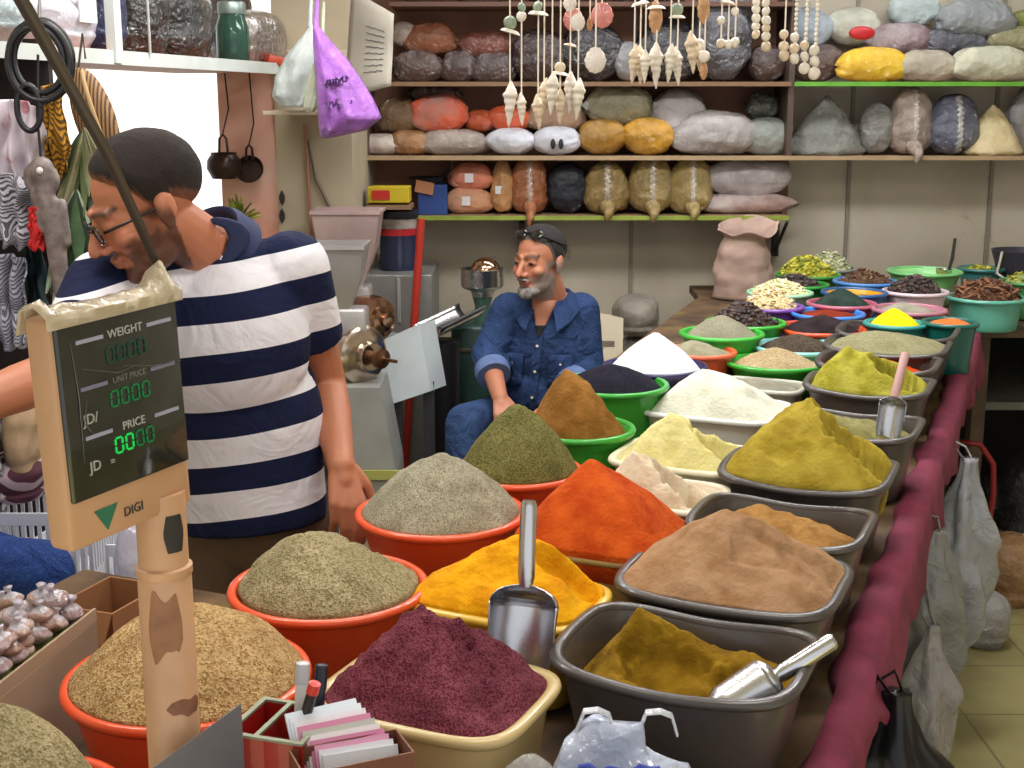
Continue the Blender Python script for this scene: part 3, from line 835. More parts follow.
def hand_prims(m, wrist, tipdir, back, side, size=1.0, curl=(.25, .35, .4, .5), thumb=.6):
    """wrist point, direction of the fingers, direction of the back of the hand, side: +1 if thumb lies at +x of (tipdir,back)"""
    d = Vector(tipdir).normalized(); b = Vector(back); b = (b - d * b.dot(d)).normalized(); x = d.cross(b) * side
    W = Vector(wrist)
    P = lambda a, l, h: W + (x * a + d * l + b * h) * size
    m.cap(P(0, -.012, 0), .024 * size, P(0, .03, 0), .022 * size)
    for a, e in ((.027, .082), (.009, .088), (-.010, .084), (-.027, .075)):
        m.cap(P(a * .55, .018, 0), .015 * size, P(a, e, .002), .0115 * size)
    lens = ((.027, .082, .040, .026, .020), (.009, .088, .044, .029, .021), (-.010, .084, .041, .027, .020), (-.028, .075, .032, .021, .018))
    for (a, e, l1, l2, l3), c in zip(lens, curl):
        p = P(a, e, .002); ang = .15; spread = a * 2.2
        for l, r0, r1, k in ((l1, .0098, .0090, c), (l2, .0090, .0083, c * 1.1), (l3, .0083, .0070, c * .8)):
            ang += k
            q = p + (d * math.cos(ang) - b * math.sin(ang) + x * spread * .35) * l * size
            m.cap(p, r0 * size, q, r1 * size, 12); p = q
    p = P(.024, .012, -.004); q = P(.048, .045, -.012); r = P(.058, .075, -.018 - .01 * thumb); s = P(.058, .100, -.022 - .018 * thumb)
    m.cap(p, .016 * size, q, .0125 * size, 12); m.cap(q, .0115 * size, r, .0100 * size, 12); m.cap(r, .0100 * size, s, .0080 * size, 12)

SKIN1, SKIN2 = lin('#b97657')[:3], lin('#b5775a')[:3]

# ---- the standing shopkeeper -------------------------------------------------
def standing():
    root = empty('person', (-.54, 2.62, 0))
    tag(root, 'standing young man in a navy and white striped polo shirt and glasses, looking down', 'person')
    shL = at_y(292, 268, 2.50); shR = at_y(104, 288, 2.40)
    elL = at_y(326, 384, 2.62); wrL = at_y(341, 466, 2.42)
    elR = at_y(60, 372, 2.20); wrR = at_y(-62, 420, 2.02)
    nb = Vector((-.575, 2.49, 1.435)); hc = at_y(147, 206, 2.37)
    chest = Vector((-.555, 2.50, 1.26)); belly = Vector((-.53, 2.53, 1.06)); pel = Vector((-.53, 2.58, .90))
    fw = Vector((-.42, -.90, 0)).normalized(); sd = Vector((fw.y, -fw.x, 0))      # sd points to his right? checked below
    Rt = Matrix((Vector((-fw.y, fw.x, 0)), -fw, Vector((0, 0, 1)))).transposed()
    Mh = headM(hc, (-.80, -.42, -.44), (-.32, -.24, .92), 1.03)
    hipL = pel + Rt @ Vector((.09, 0, -.03)); hipR = pel + Rt @ Vector((-.09, 0, -.03))
    knL, knR = hipL + Vector((.0, -.03, -.40)), hipR + Vector((-.02, -.03, -.40))
    anL, anR = knL + Vector((0, .05, -.40)), knR + Vector((-.02, .05, -.40))
    m = MB()
    head_prims(m, Mh, 1.0)
    m.cap(Mh @ Vector((0, .022, -.045)), .054, nb + Vector((0, .01, -.02)), .062)
    # torso
    def E(c, r): m.ell(c, r, R=Rt, seg=28, rg=18)
    E(chest + Vector((0, 0, -.01)), (.155, .103, .165)); E(belly, (.145, .105, .20)); E(pel, (.155, .112, .13))
    for sh, el, wr in ((shL, elL, wrL), (shR, elR, wrR)):
        m.cap(nb + Vector((0, .01, -.068)), .046, sh, .052)
        m.ell(sh, (.058, .058, .058)); m.cap(sh, .055, el, .042); m.cap(el, .042, el.lerp(wr, .35), .041); m.cap(el.lerp(wr, .35), .041, wr, .027)
    hand_prims(m, wrL, Vector((.03, -.07, -.125)), Vector((.35, -.85, .35)), -1, .97, (.28, .3, .34, .42), .5)
    hand_prims(m, wrR, wrR - elR, Vector((0, -.2, 1)), 1, 1.0)
    for hp, kn, an in ((hipL, knL, anL), (hipR, knR, anR)):
        m.cap(hp, .082, kn, .055); m.cap(kn, .055, kn.lerp(an, .35), .052); m.cap(kn.lerp(an, .35), .052, an, .036)
        m.ell(an + Vector((-.02, -.05, -.035)), (.042, .105, .035)); m.cap(an, .036, an + Vector((0, 0, -.03)), .034)
    me = remesh(m, .0042, 4, 'body')
    tone = face_tone(Mh, SKIN1, lin('#2c1c17')[:3], .80, lin('#a0604e')[:3], lin('#1c1210')[:3])
    paint(me, tone)
    put('body', me, attrmat('skin_young', 'tone', .5, .12, 220, .08), root, angle=180)
    # hair: short crop with sideburns
    def line(az):
        f = .5 - .5 * math.sin(az)                # 1 at the face, 0 at the back
        side = abs(math.cos(az))
        base = 1.0 * f + 2.48 * (1 - f)
        if math.sin(az) < .2: base += .50 * sm(.80, .98, side) * sm(-.75, -.1, math.sin(az))
        return base
    put('hair', hair_fade(hair_mesh(Mh, line, .011), lin('#231713')[:3], SKIN1, .55), attrmat('hair_brown', 'tone', .9, .9, 330), root, angle=180)
    # glasses
    g = empty('glasses', Mh @ Vector((0, -.1, 0))); g.parent = root; g.location = (Mh @ Vector((0, -.1, 0))) - wloc(root)
    fr = MB()
    for s in (-1, 1):
        pts = [Mh @ Vector((s * .032 + .025 * math.cos(a), -.103 + .10 * (abs(s * .032 + .025 * math.cos(a)) - .03) ** 1 * .35, .002 + .016 * math.sin(a))) for a in [2 * PI * k / 24 for k in range(25)]]
        fr.tube(pts, .0022, 8)
        fr.tube([Mh @ Vector((s * .056, -.095, .006)), Mh @ Vector((s * .074, -.06, .008)), Mh @ Vector((s * .084, .0, .008)), Mh @ Vector((s * .084, .018, -.006))], [.0028, .0026, .0022, .002], 8)
    fr.tube([Mh @ Vector((-.009, -.106, .006)), Mh @ Vector((0, -.112, .008)), Mh @ Vector((.009, -.106, .006))], .002, 8)
    put('frame', fr, plain('#15120f', .3), g, angle=180)
    for s in (-1, 1):
        ln = MB().ell((s * .032, -.1025, .002), (.024, .0012, .0155), Mh, seg=20, rg=8)
        put('lens', ln, film('#c8ccd0', .22, .05), g, angle=180)
    # shirt
    m = MB()
    def E2(c, r): m.ell(c, r, R=Rt, seg=32, rg=20)
    E2(chest + Vector((0, 0, .0)), (.176, .122, .19)); E2(belly + Vector((0, 0, .02)), (.165, .122, .21))
    m.rings([[belly + Rt @ Vector((k * .160 * math.cos(a), k2 * .120 * math.sin(a), z + (.022 * math.cos(a) - .005 if z < -.1 else 0))) for a in [2 * PI * j / 32 for j in range(32)]] for z, k, k2 in ((.06, 1, 1), (-.05, 1.0, 1.0), (-.185, 1.03, 1.05))])
    sle = []
    for sh, el in ((shL, elL), (shR, elR)):
        m.cap(nb + Vector((0, .012, -.062)), .060, sh + Vector((0, 0, -.002)), .068)
        ce = sh.lerp(el, .60)
        m.cap(sh, .073, ce, .063, flat1=True, seg=24)
        sle.append((sh, (el - sh).normalized(), (ce - sh).length))
    m.cap(nb + Vector((.0, .012, -.095)), .078, chest, .11)
    sme = remesh(m, .0055, 5, 'shirt')
    at = sme.attributes.new('stripe', 'FLOAT', 'POINT'); at2 = sme.attributes.new('cuff', 'FLOAT', 'POINT')
    bs, b2 = [], []
    for v in sme.vertices:
        p = v.co
        w = .0
        for sh, d, L in sle:
            a = (p - sh).dot(d); rad = (p - sh - d * a).length
            if rad < .10 and a > 0: w = max(w, a - (L - .026) - 2.0 * max(0, rad - .082) + .5)
        bs.append((p.z - .17 * (p.x + .54) - .969 + .010 * nz(p.x, p.y, p.z, 5, 6)) / .111); b2.append(w)
    at.data.foreach_set('value', bs); at2.data.foreach_set('value', b2)
    mt, nt, b = newmat('striped_jersey')
    an = nt.nodes.new('ShaderNodeAttribute'); an.attribute_name = 'stripe'
    fr_ = nt.nodes.new('ShaderNodeMath'); fr_.operation = 'FRACT'; nt.links.new(an.outputs['Fac'], fr_.inputs[0])
    cr = nt.nodes.new('ShaderNodeMath'); cr.operation = 'LESS_THAN'; cr.inputs[1].default_value = .48; nt.links.new(fr_.outputs[0], cr.inputs[0])
    a2 = nt.nodes.new('ShaderNodeAttribute'); a2.attribute_name = 'cuff'
    c2 = nt.nodes.new('ShaderNodeMath'); c2.operation = 'GREATER_THAN'; c2.inputs[1].default_value = .5; nt.links.new(a2.outputs['Fac'], c2.inputs[0])
    mxx = nt.nodes.new('ShaderNodeMath'); mxx.operation = 'MAXIMUM'; nt.links.new(cr.outputs[0], mxx.inputs[0]); nt.links.new(c2.outputs[0], mxx.inputs[1])
    nt.links.new(mixcol(nt, mxx.outputs[0], lin('#e2dfe6'), lin('#161d3c')), b.inputs['Base Color'])
    setp(b, Roughness=.85, Specular_IOR_Level=.2)
    n1 = tex(nt, 'Noise', 9, 4, Distortion=1.0); bump(nt, b, n1.outputs['Fac'], .5, .03)
    put('shirt', sme, mt, root, angle=180)
    navy = plain('#232c50', .85, bs=.1, bsc=200)
    # collar
    up = (Mh @ Vector((0, 0, -.08)) - nb).normalized(); up = (up + Vector((0, 0, 1.2))).normalized()
    cf = frame(up, -(Rt @ Vector((0, 1, 0))))   # local x towards the front of the chest
    Mc = T(nb + Vector((.0, .0, .004))) @ cf
    rs = []
    for i in range(49):
        a = PI - 0 + (-PI + .38) + (2 * PI - .76) * i / 48        # leaves a gap at the front
        e = abs(i - 24) / 24
        r0 = .068 + .004 * math.cos(a)
        dz = -.020 * e ** 2
        q = lambda r, z: Mc @ Vector((r * 1.06 * math.cos(a), r * math.sin(a), z + dz - .055 * max(0, math.cos(a)) ** 2))
        rs.append([q(r0, .0), q(r0 - .002, .03), q(r0 + .003, .036), q(r0 + .014, .022), q(r0 + .028 + .022 * e ** 4, -.014 - .012 * e ** 6), q(r0 + .022 + .022 * e ** 4, -.015 - .012 * e ** 6), q(r0 + .008, .016)])
    put('collar', MB().rings(rs), navy, root, angle=60)
    # placket
    fx = -(Rt @ Vector((0, 1, 0))); xr = Rt @ Vector((1, 0, 0)); bv = bvh_of(sme)
    rows = []
    for k in range(10):
        z = 1.40 - .145 * k / 9
        r = [onto(bv, Vector((chest.x, chest.y, z)) + fx * .6 + xr * (.014 * q), -fx, l) for q, l in ((-1, -.004), (-.9, .003), (.9, .003), (1, -.004))]
        if all(r): rows.append(r)
    if len(rows) > 2: put('placket', MB().rings(rows), plain('#dcdae2', .85), root, angle=40)
    for k in range(2):
        p = onto(bv, Vector((chest.x, chest.y, 1.37 - .06 * k)) + fx * .6, -fx, .004)
        if p: put('button', MB().ell(p, (.005, .003, .005), R=Rt, seg=12, rg=6), plain('#c8c8d0', .3), root)
    rows = []
    for k in range(0):
        t = k / 8; w = 0
        rows.append([onto(bv, Vector((chest.x, chest.y, 1.440 - .07 * t)) + fx * .6 + xr * (w * (q / 4 - 1)), -fx, .003) for q in range(9)])
    # the open neck and the collar lying on the shirt
    eye = Vector((0, 0, CZ))
    def on_shirt(px, py, lift):
        p = onto(bv, eye, ray(px, py), lift)
        return p if p else at_y(px, py, nb.y - .06)
    def patch_rows(rows, lift, n=7):
        return [[on_shirt(x0 + (x1 - x0) * q / (n - 1), y0 + (y1 - y0) * q / (n - 1), lift) for q in range(n)] for (x0, y0, x1, y1) in rows]
    def subdiv(rows, k=4):
        out = []
        for a_, b_ in zip(rows, rows[1:]):
            for i in range(k): out.append(tuple(p + (q - p) * i / k for p, q in zip(a_, b_)))
        return out + [rows[-1]]
    def lay(name, rows, lift, thick, mat):
        o = put(name, MB().rings(patch_rows(subdiv(rows), lift), False, False, closed=False), mat, root, angle=180)
        q = o.modifiers.new('s', 'SOLIDIFY'); q.thickness = thick; q.offset = 0
        q = o.modifiers.new('b', 'SMOOTH'); q.factor = .5; q.iterations = 3
    lay('open_neck', [(170, 234, 229, 234), (170, 246, 226, 246), (171, 257, 222, 257), (174, 268, 215, 268), (182, 280, 208, 280), (193, 294, 199, 294)], .004, .004, plain('#b97657', .5, var=.1))
    lay('collar_lining', [(222, 254, 228, 262), (214, 270, 220, 276), (206, 281, 212, 287), (197, 296, 201, 300)], .008, .006, plain('#dcdae2', .85))
    lay('collar', [(205, 222, 214, 217), (214, 224, 228, 218), (224, 228, 243, 223), (229, 238, 251, 232), (226, 249, 251, 244), (221, 260, 238, 257), (215, 274, 218, 275)], .014, .012, navy)
    # trousers
    m = MB()
    m.ell(pel, (.172, .128, .145), R=Rt, seg=28)
    for hp, kn, an in ((hipL, knL, anL), (hipR, knR, anR)):
        m.cap(hp, .096, kn, .073); m.cap(kn, .073, an + Vector((0, 0, -.01)), .065, flat1=True)
    put('trousers', remesh(m, .009, 5, 'trousers'), plain('#5a4432', .85, var=.2, vs=9, bs=.2, bsc=30), root, angle=180)
    put('belt', MB().rings([[pel + Rt @ Vector((k * .165 * math.cos(a), k * .122 * math.sin(a), z)) for a in [2 * PI * j / 40 for j in range(40)]] for z, k in ((.062, .98), (.063, 1.015), (.10, 1.0), (.101, .97))]), plain('#2a1c14', .5), root, angle=50)
    for an in (anL, anR):
        put('shoe', MB().ell(an + Vector((-.02, -.06, -.045)), (.05, .125, .045)).box(tuple(an + Vector((-.068, -.18, -.095))), tuple(an + Vector((.028, .06, -.075))), bev=.01), plain('#221a16', .5), root)
    dz = min(anL.z, anR.z) - .095
standing()

# ---- the seated trader ---------------------------------------------------------
def seated(name_label, hc, nb, shL, shR, elL, elR, wrL, wrR, pel, knL, knR, anL, anR, fw, headf, shirt_m, jean_m, full=True):
    root = empty('person', (pel.x, pel.y, 0))
    tag(root, name_label, 'person')
    Rt = Matrix((Vector((-fw.y, fw.x, 0)), -fw, Vector((0, 0, 1)))).transposed()
    Mh = headM(hc, headf, (0, 0, 1), 1.0)
    m = MB(); head_prims(m, Mh, 1.2)
    m.cap(Mh @ Vector((0, .02, -.05)), .060, nb, .066)
    mid = nb.lerp(pel, .40); low = nb.lerp(pel, .72)
    m.ell(mid, (.165, .115, .18), R=Rt); m.ell(low, (.165, .135, .17), R=Rt); m.ell(pel, (.17, .13, .12), R=Rt)
    for sh, el, wr in ((shL, elL, wrL), (shR, elR, wrR)):
        m.cap(nb + Vector((0, 0, -.03)), .05, sh, .055); m.cap(sh, .055, el, .043); m.cap(el, .043, wr, .028)
    hand_prims(m, wrL, (wrL - elL) + Vector((0, 0, -.06)), Vector((0, -.4, 1)), 1, .95, (.3, .4, .45, .5))
    hand_prims(m, wrR, (wrR - elR) + Vector((0, 0, -.06)), Vector((0, -.4, 1)), -1, .95, (.3, .4, .45, .5))
    for s, kn, an in ((1, knL, anL), (-1, knR, anR)):
        hp = pel + Rt @ Vector((s * .09, 0, 0))
        m.cap(hp, .078, kn, .055); m.cap(kn, .055, an, .038); m.ell(an + fw * .06 + Vector((0, 0, -.035)), (.045, .10, .035), R=Rt)
    me = remesh(m, .0048, 4, 'body')
    paint(me, face_tone(Mh, SKIN2, lin('#8d8580')[:3], .85, lin('#8a4a42')[:3], lin('#2a211e')[:3], .95))
    put('body', me, attrmat('skin_older', 'tone', .5, .12, 220, .08), root, angle=180)
    def line(az):
        f = .5 - .5 * math.sin(az); side = abs(math.cos(az))
        base = .98 * f + 2.15 * (1 - f)
        if math.sin(az) < .2: base += .66 * sm(.80, .98, side) * sm(-.75, -.1, math.sin(az))
        return base
    put('hair', hair_fade(hair_mesh(Mh, line, .012, 9), lin('#2e2927')[:3], lin('#8d8580')[:3], .7), attrmat('hair_grey', 'tone', .9, .9, 330), root, angle=180)
    for s in (-1, 1):
        put('eye', MB().ell((s * .031, -.0855, .0075), (.0105, .0075, .0052), Mh, seg=14, rg=8), plain('#1e1512', .15), root, angle=180)
    # beard tuft
    bm_ = MB()
    bm_.ell((0, -.078, -.098), (.030, .024, .024), Mh); bm_.ell((0, -.060, -.092), (.044, .036, .022), Mh)
    bm_.ell((0, -.1015, -.0485), (.026, .008, .0058), Mh)
    put('beard', remesh(bm_, .003, 1, 'beard'), plain('#918a86', .9, var=.5, vs=70, bs=1.0, bsc=330), root, angle=180)
    # shirt with rolled sleeves
    m = MB()
    m.ell(mid, (.190, .136, .185), R=Rt, seg=28); m.ell(low, (.188, .155, .165), R=Rt, seg=28); m.ell(pel + Vector((0, 0, .06)), (.182, .145, .11), R=Rt)
    m.cap(nb + Vector((0, 0, -.05)), .075, mid, .12)
    cuffs = []
    for sh, el, wr in ((shL, elL, wrL), (shR, elR, wrR)):
        m.cap(nb + Vector((0, 0, -.05)), .060, sh, .064); m.cap(sh, .069, el, .060)
        ce = el.lerp(wr, .38); m.cap(el, .062, ce, .052, flat1=True); cuffs.append((el, wr))
    sme = remesh(m, .007, 4, 'shirt'); bv = bvh_of(sme)
    put('shirt', sme, shirt_m, root, angle=180)
    for el, wr in cuffs:
        d = (wr - el).normalized(); a = el.lerp(wr, .30); b_ = el.lerp(wr, .50)
        put('cuff', MB().rings([[c + (frame(d, (0, 0, 1)).to_3x3() @ Vector((r * math.cos(t), r * math.sin(t), 0))) for t in [2 * PI * j / 24 for j in range(24)]] for c, r in ((a, .054), (a, .062), (a.lerp(b_, .5), .064), (b_, .060), (b_, .045))]), plain('#5b6f9c', .85, var=.25, vs=20), root, angle=50)
    fx = -(Rt @ Vector((0, 1, 0))); xr = Rt @ Vector((1, 0, 0))
    def front(lx, z):
        """point on the shirt's front at height z, lx to his left"""
        c = nb.lerp(pel, max(0, min(1, (nb.z - z) / (nb.z - pel.z))))
        q = Vector((c.x, c.y, z)) + xr * lx
        r = onto(bv, q + fx * .5, -fx, .001)
        return r if r else q + fx * .13
    pk = MB()
    ps = [front(0, nb.z - .135 - .40 * k / 12) for k in range(13)]
    pk.rings([[p - xr * .017 - fx * .012, p - xr * .016 + fx * .004, p + xr * .016 + fx * .004, p + xr * .017 - fx * .012] for p in ps])
    put('placket', pk, shirt_m, root, angle=40)
    for k in range(4):
        p = front(0, nb.z - .17 - .095 * k) + fx * .006
        put('button', MB().ell(p, (.0055, .0035, .0055), R=Rt, seg=12, rg=6), plain('#cfc8b8', .4), root)
    for s in (-1, 1):
        m = MB(); rows = []
        for k in range(6):
            z = nb.z - .20 - .115 * k / 5
            rows.append([front(s * (.045 + .085 * j / 6) if s > 0 else -(.13 - .085 * j / 6), z + (-.012 * (1 - abs(j - 3) / 3) if k == 5 else 0)) + fx * .005 for j in range(7)])
        m.rings(rows, False, False, closed=False)
        pq = put('pocket', m, shirt_m, root, angle=60); sd_ = pq.modifiers.new('s', 'SOLIDIFY'); sd_.thickness = .006
        put('button', MB().ell(front(s * .0875, nb.z - .235) + fx * .009, (.005, .0035, .005), R=Rt, seg=12, rg=6), plain('#cfc8b8', .4), root)
    # open collar
    Mc = T(nb + Vector((0, 0, -.015))) @ frame((0, 0, 1), fx)
    for s in (-1, 1):
        rs = []
        for i in range(21):
            t = i / 20; a = s * (PI - (PI - .42) * t)
            r0 = .075; e = t
            q = lambda r, z: Mc @ Vector((r * math.cos(a), r * math.sin(a) * 1.02, z - .062 * max(0, math.cos(a)) ** 1.5))
            rs.append([q(r0, -.005), q(r0 - .002, .032 - .008 * t), q(r0 + .004, .036 - .008 * t), q(r0 + .022, .016), q(r0 + .036 + .026 * e ** 3, -.022 - .02 * e ** 4), q(r0 + .03 + .024 * e ** 3, -.024 - .02 * e ** 4), q(r0 + .01, .01)])
        put('collar', MB().rings(rs), shirt_m, root, angle=60)
    # the open neck: skin in a V, dark undershirt at its foot
    for nm, z0, z1, w0, w1, mm, l in (('open_neck', .004, -.135, .050, .006, plain('#b5775a', .5, var=.12), .003), ('undershirt', -.098, -.137, .020, .004, plain('#14141a', .9), .0045)):
        rows = []
        for k in range(9):
            t = k / 8; w = w0 + (w1 - w0) * t
            rows.append([front(w * (q / 3 - 1), nb.z + z0 + (z1 - z0) * t) + fx * l for q in range(7)])
        pq = put(nm, MB().rings(rows, False, False, closed=False), mm, root, angle=180); sd_ = pq.modifiers.new('s', 'SOLIDIFY'); sd_.thickness = .004; sd_.offset = 0
    # trousers
    m = MB(); m.ell(pel + Vector((0, 0, -.005)), (.19, .155, .12), R=Rt)
    for s, kn, an in ((1, knL, anL), (-1, knR, anR)):
        hp = pel + Rt @ Vector((s * .09, 0, 0)); m.cap(hp, .095, kn, .073); m.cap(kn, .073, an + Vector((0, 0, .02)), .064, flat1=True)
    put('jeans', remesh(m, .009, 5, 'jeans'), jean_m, root, angle=180)
    for an in (anL, anR):
        put('shoe', MB().ell(an + fw * .065 + Vector((0, 0, -.04)), (.048, .13, .045), R=Rt), plain('#2a2420', .5), root)
    return root, Mh

def denim(name, h1, h2):
    m, nt, b = newmat(name)
    n = tex(nt, 'Noise', 7, 5, Distortion=.8); n2 = tex(nt, 'Noise', 320, 2)
    c = ramp(nt, n.outputs['Fac'], [(.3, lin(h2)), (.62, lin(h1))])
    nt.links.new(mixcol(nt, ramp(nt, n2.outputs['Fac'], [(.5, (0, 0, 0)), (.7, (.25, .25, .25))]), c, lin('#64779c')), b.inputs['Base Color'])
    setp(b, Roughness=.85, Specular_IOR_Level=.2)
    n3 = tex(nt, 'Noise', 11, 4, Distortion=1.6); bump(nt, b, n3.outputs['Fac'], .7, .03)
    return m
DEN1, DEN2 = denim('denim_shirt', '#2b426c', '#1b2c50'), denim('denim_jeans', '#2e446c', '#1e2e50')
man, Mh2 = seated('seated grey bearded man in a blue denim shirt with sunglasses on his head',
    at_y(539, 262, 4.55), at_y(548, 303, 4.62) + Vector((0, 0, .03)),
    at_y(581, 311, 4.64), at_y(509, 311, 4.62), at_y(588, 368, 4.62), at_y(488, 355, 4.58), at_y(548, 410, 4.36), at_y(500, 398, 4.38),
    Vector((.10, 4.72, .56)), Vector((.16, 4.24, .56)), at_y(466, 424, 4.34), Vector((.17, 4.24, .10)), Vector((-.17, 4.26, .10)),
    Vector((-.22, -.97, 0)).normalized(), (-.62, -.78, -.04), DEN1, DEN2)
sg = empty('sunglasses', Mh2 @ Vector((0, -.03, .13))); tag(sg, 'dark sunglasses pushed up on the seated man\'s hair', 'sunglasses')
for s in (-1, 1):
    put('lens', MB().ell((s * .034, -.056, .104), (.027, .006, .021), Mh2, R=Matrix.Rotation(-.75, 3, 'X'), seg=20, rg=10), plain('#0a0a0c', .08, coat=1), sg, angle=180)
    put('temple', MB().tube([Mh2 @ Vector((s * .06, -.052, .098)), Mh2 @ Vector((s * .082, -.0, .075)), Mh2 @ Vector((s * .088, .05, .055))], .003, 8), plain('#101012', .3), sg)
put('bridge', MB().tube([Mh2 @ Vector((-.012, -.058, .108)), Mh2 @ Vector((.012, -.058, .108))], .003, 8), plain('#101012', .3), sg)

# ---- the person whose knee shows beside the cash corner ----------------------------
k = at_y(40, 573, 2.62)
fw3 = Vector((.95, -.30, 0)).normalized()
pl3 = Vector((k.x - .42, 2.76, k.z - .01))
seated('person in dark blue jeans at the left edge, only one knee in view', pl3 + Vector((0, 0, .80)), pl3 + Vector((0, 0, .52)),
    pl3 + Vector((.0, .18, .47)), pl3 + Vector((-.02, -.18, .47)), pl3 + Vector((-.08, .24, .2)), pl3 + Vector((-.10, -.24, .2)), pl3 + Vector((.02, .10, .12)), pl3 + Vector((.0, -.10, .12)),
    pl3, k + Vector((-.06, .17, -.08)), k, k + Vector((.02, .17, -.45)), k + Vector((.02, .0, -.45)), fw3, (.95, -.3, -.1), DEN1, denim('denim_dark', '#1f3a78', '#14285a'))
st = empty('stool', (pl3.x, pl3.y, 0)); tag(st, 'wooden stool under the person in dark blue jeans', 'stool')
put('seat', MB().lathe([(.17, pl3.z - .165), (.18, pl3.z - .15), (.175, pl3.z - .128)], 28, T((pl3.x, pl3.y, 0))), woodm, st)
for a in (.8, 2.4, 3.9, 5.5): put('leg', MB().tube([(pl3.x + .13 * math.cos(a), pl3.y + .13 * math.sin(a), pl3.z - .16), (pl3.x + .17 * math.cos(a), pl3.y + .17 * math.sin(a), .0)], .018, 8), woodm, st)
# ------------------------------------------------------------------ shelves on the back wall
def zy(py, Y): return at_y(512, py, Y).z
def xy(px, Y): return at_y(px, 200, Y).x
SF, SB = 5.47, 5.785
shm = plain('#8a6a50', .6, var=.2, vs=6); lime = plain('#8c9c38', .5, var=.25, vs=9); limeg = plain('#62a030', .5, var=.2, vs=9)
Z1, Z2, Z3, Z4 = zy(216, SF), zy(156, SF), zy(82, SF), zy(2, SF)
def shelf(name, px0, px1, z, edge, label):
    o = put(name, MB().box((xy(px0, SF), SF, z - .015), (xy(px1, SF), SB, z)), shm, smooth=False)
    put('edge_strip', MB().box((xy(px0, SF), SF - .007, z - .017), (xy(px1, SF), SF - .001, z + .001)), edge, o, smooth=False)
    return tag(o, label, 'shelf', 'wall shelves of bagged spices')
shelf('wall_shelf', 412, 790, Z1, lime, 'lowest wall shelf with a yellow green edge above the seated man')
shelf('wall_shelf', 362, 1080, Z2, plain('#a58a68', .5, var=.2), 'long middle wall shelf with a pale brown edge')
shelf('wall_shelf', 393, 786, Z3, plain('#7c5c40', .5), 'brown edged upper shelf behind the hanging shells')
shelf('wall_shelf', 789, 1080, Z3, limeg, 'bright green edged upper shelf with the yellow bag')
shelf('wall_shelf', 393, 786, Z4, plain('#5a3a2c', .5), 'dark topmost shelf board near the ceiling')
bb = put('back_board', MB().box((xy(366, 5.78), 5.788, Z1 - .03), (xy(788, 5.78), 5.797, H - .25)), plain('#8c5f4a', .7, var=.25, vs=3), smooth=False)
tag(bb, 'brown wooden backing board behind the crowded shelves', 'board')
def upright(px, za, zb, label, hexc='#3c2c22'):
    x = xy(px, SF)
    o = put('shelf_upright', MB().box((x - .012, SF + .01, za), (x + .012, SB, zb)), plain(hexc, .6, var=.3), smooth=False)
    tag(o, label, 'shelf support', 'shelf uprights')
upright(366, Z2 + .001, H - .3, 'dark upright board at the end of the crowded shelves by the pillar', '#5b4334')
upright(787, Z2 + .001, H - .3, 'upright between the crowded shelves and the green edged shelf', '#4a3a30')
for px, l in ((522, 'dark bracket under the lowest shelf behind the seated man\'s head'), (776, 'bracket under the lowest shelf above the brown sack')):
    x = xy(px, SB)
    o = put('shelf_bracket', MB().box((x - .012, 5.74, Z1 - .20), (x + .012, SB, Z1 - .023)).tube([(x, 5.76, Z1 - .18), (x, 5.53, Z1 - .03)], .008, 6), plain('#2c241e', .6), smooth=False)
    tag(o, l, 'bracket', 'shelf brackets')

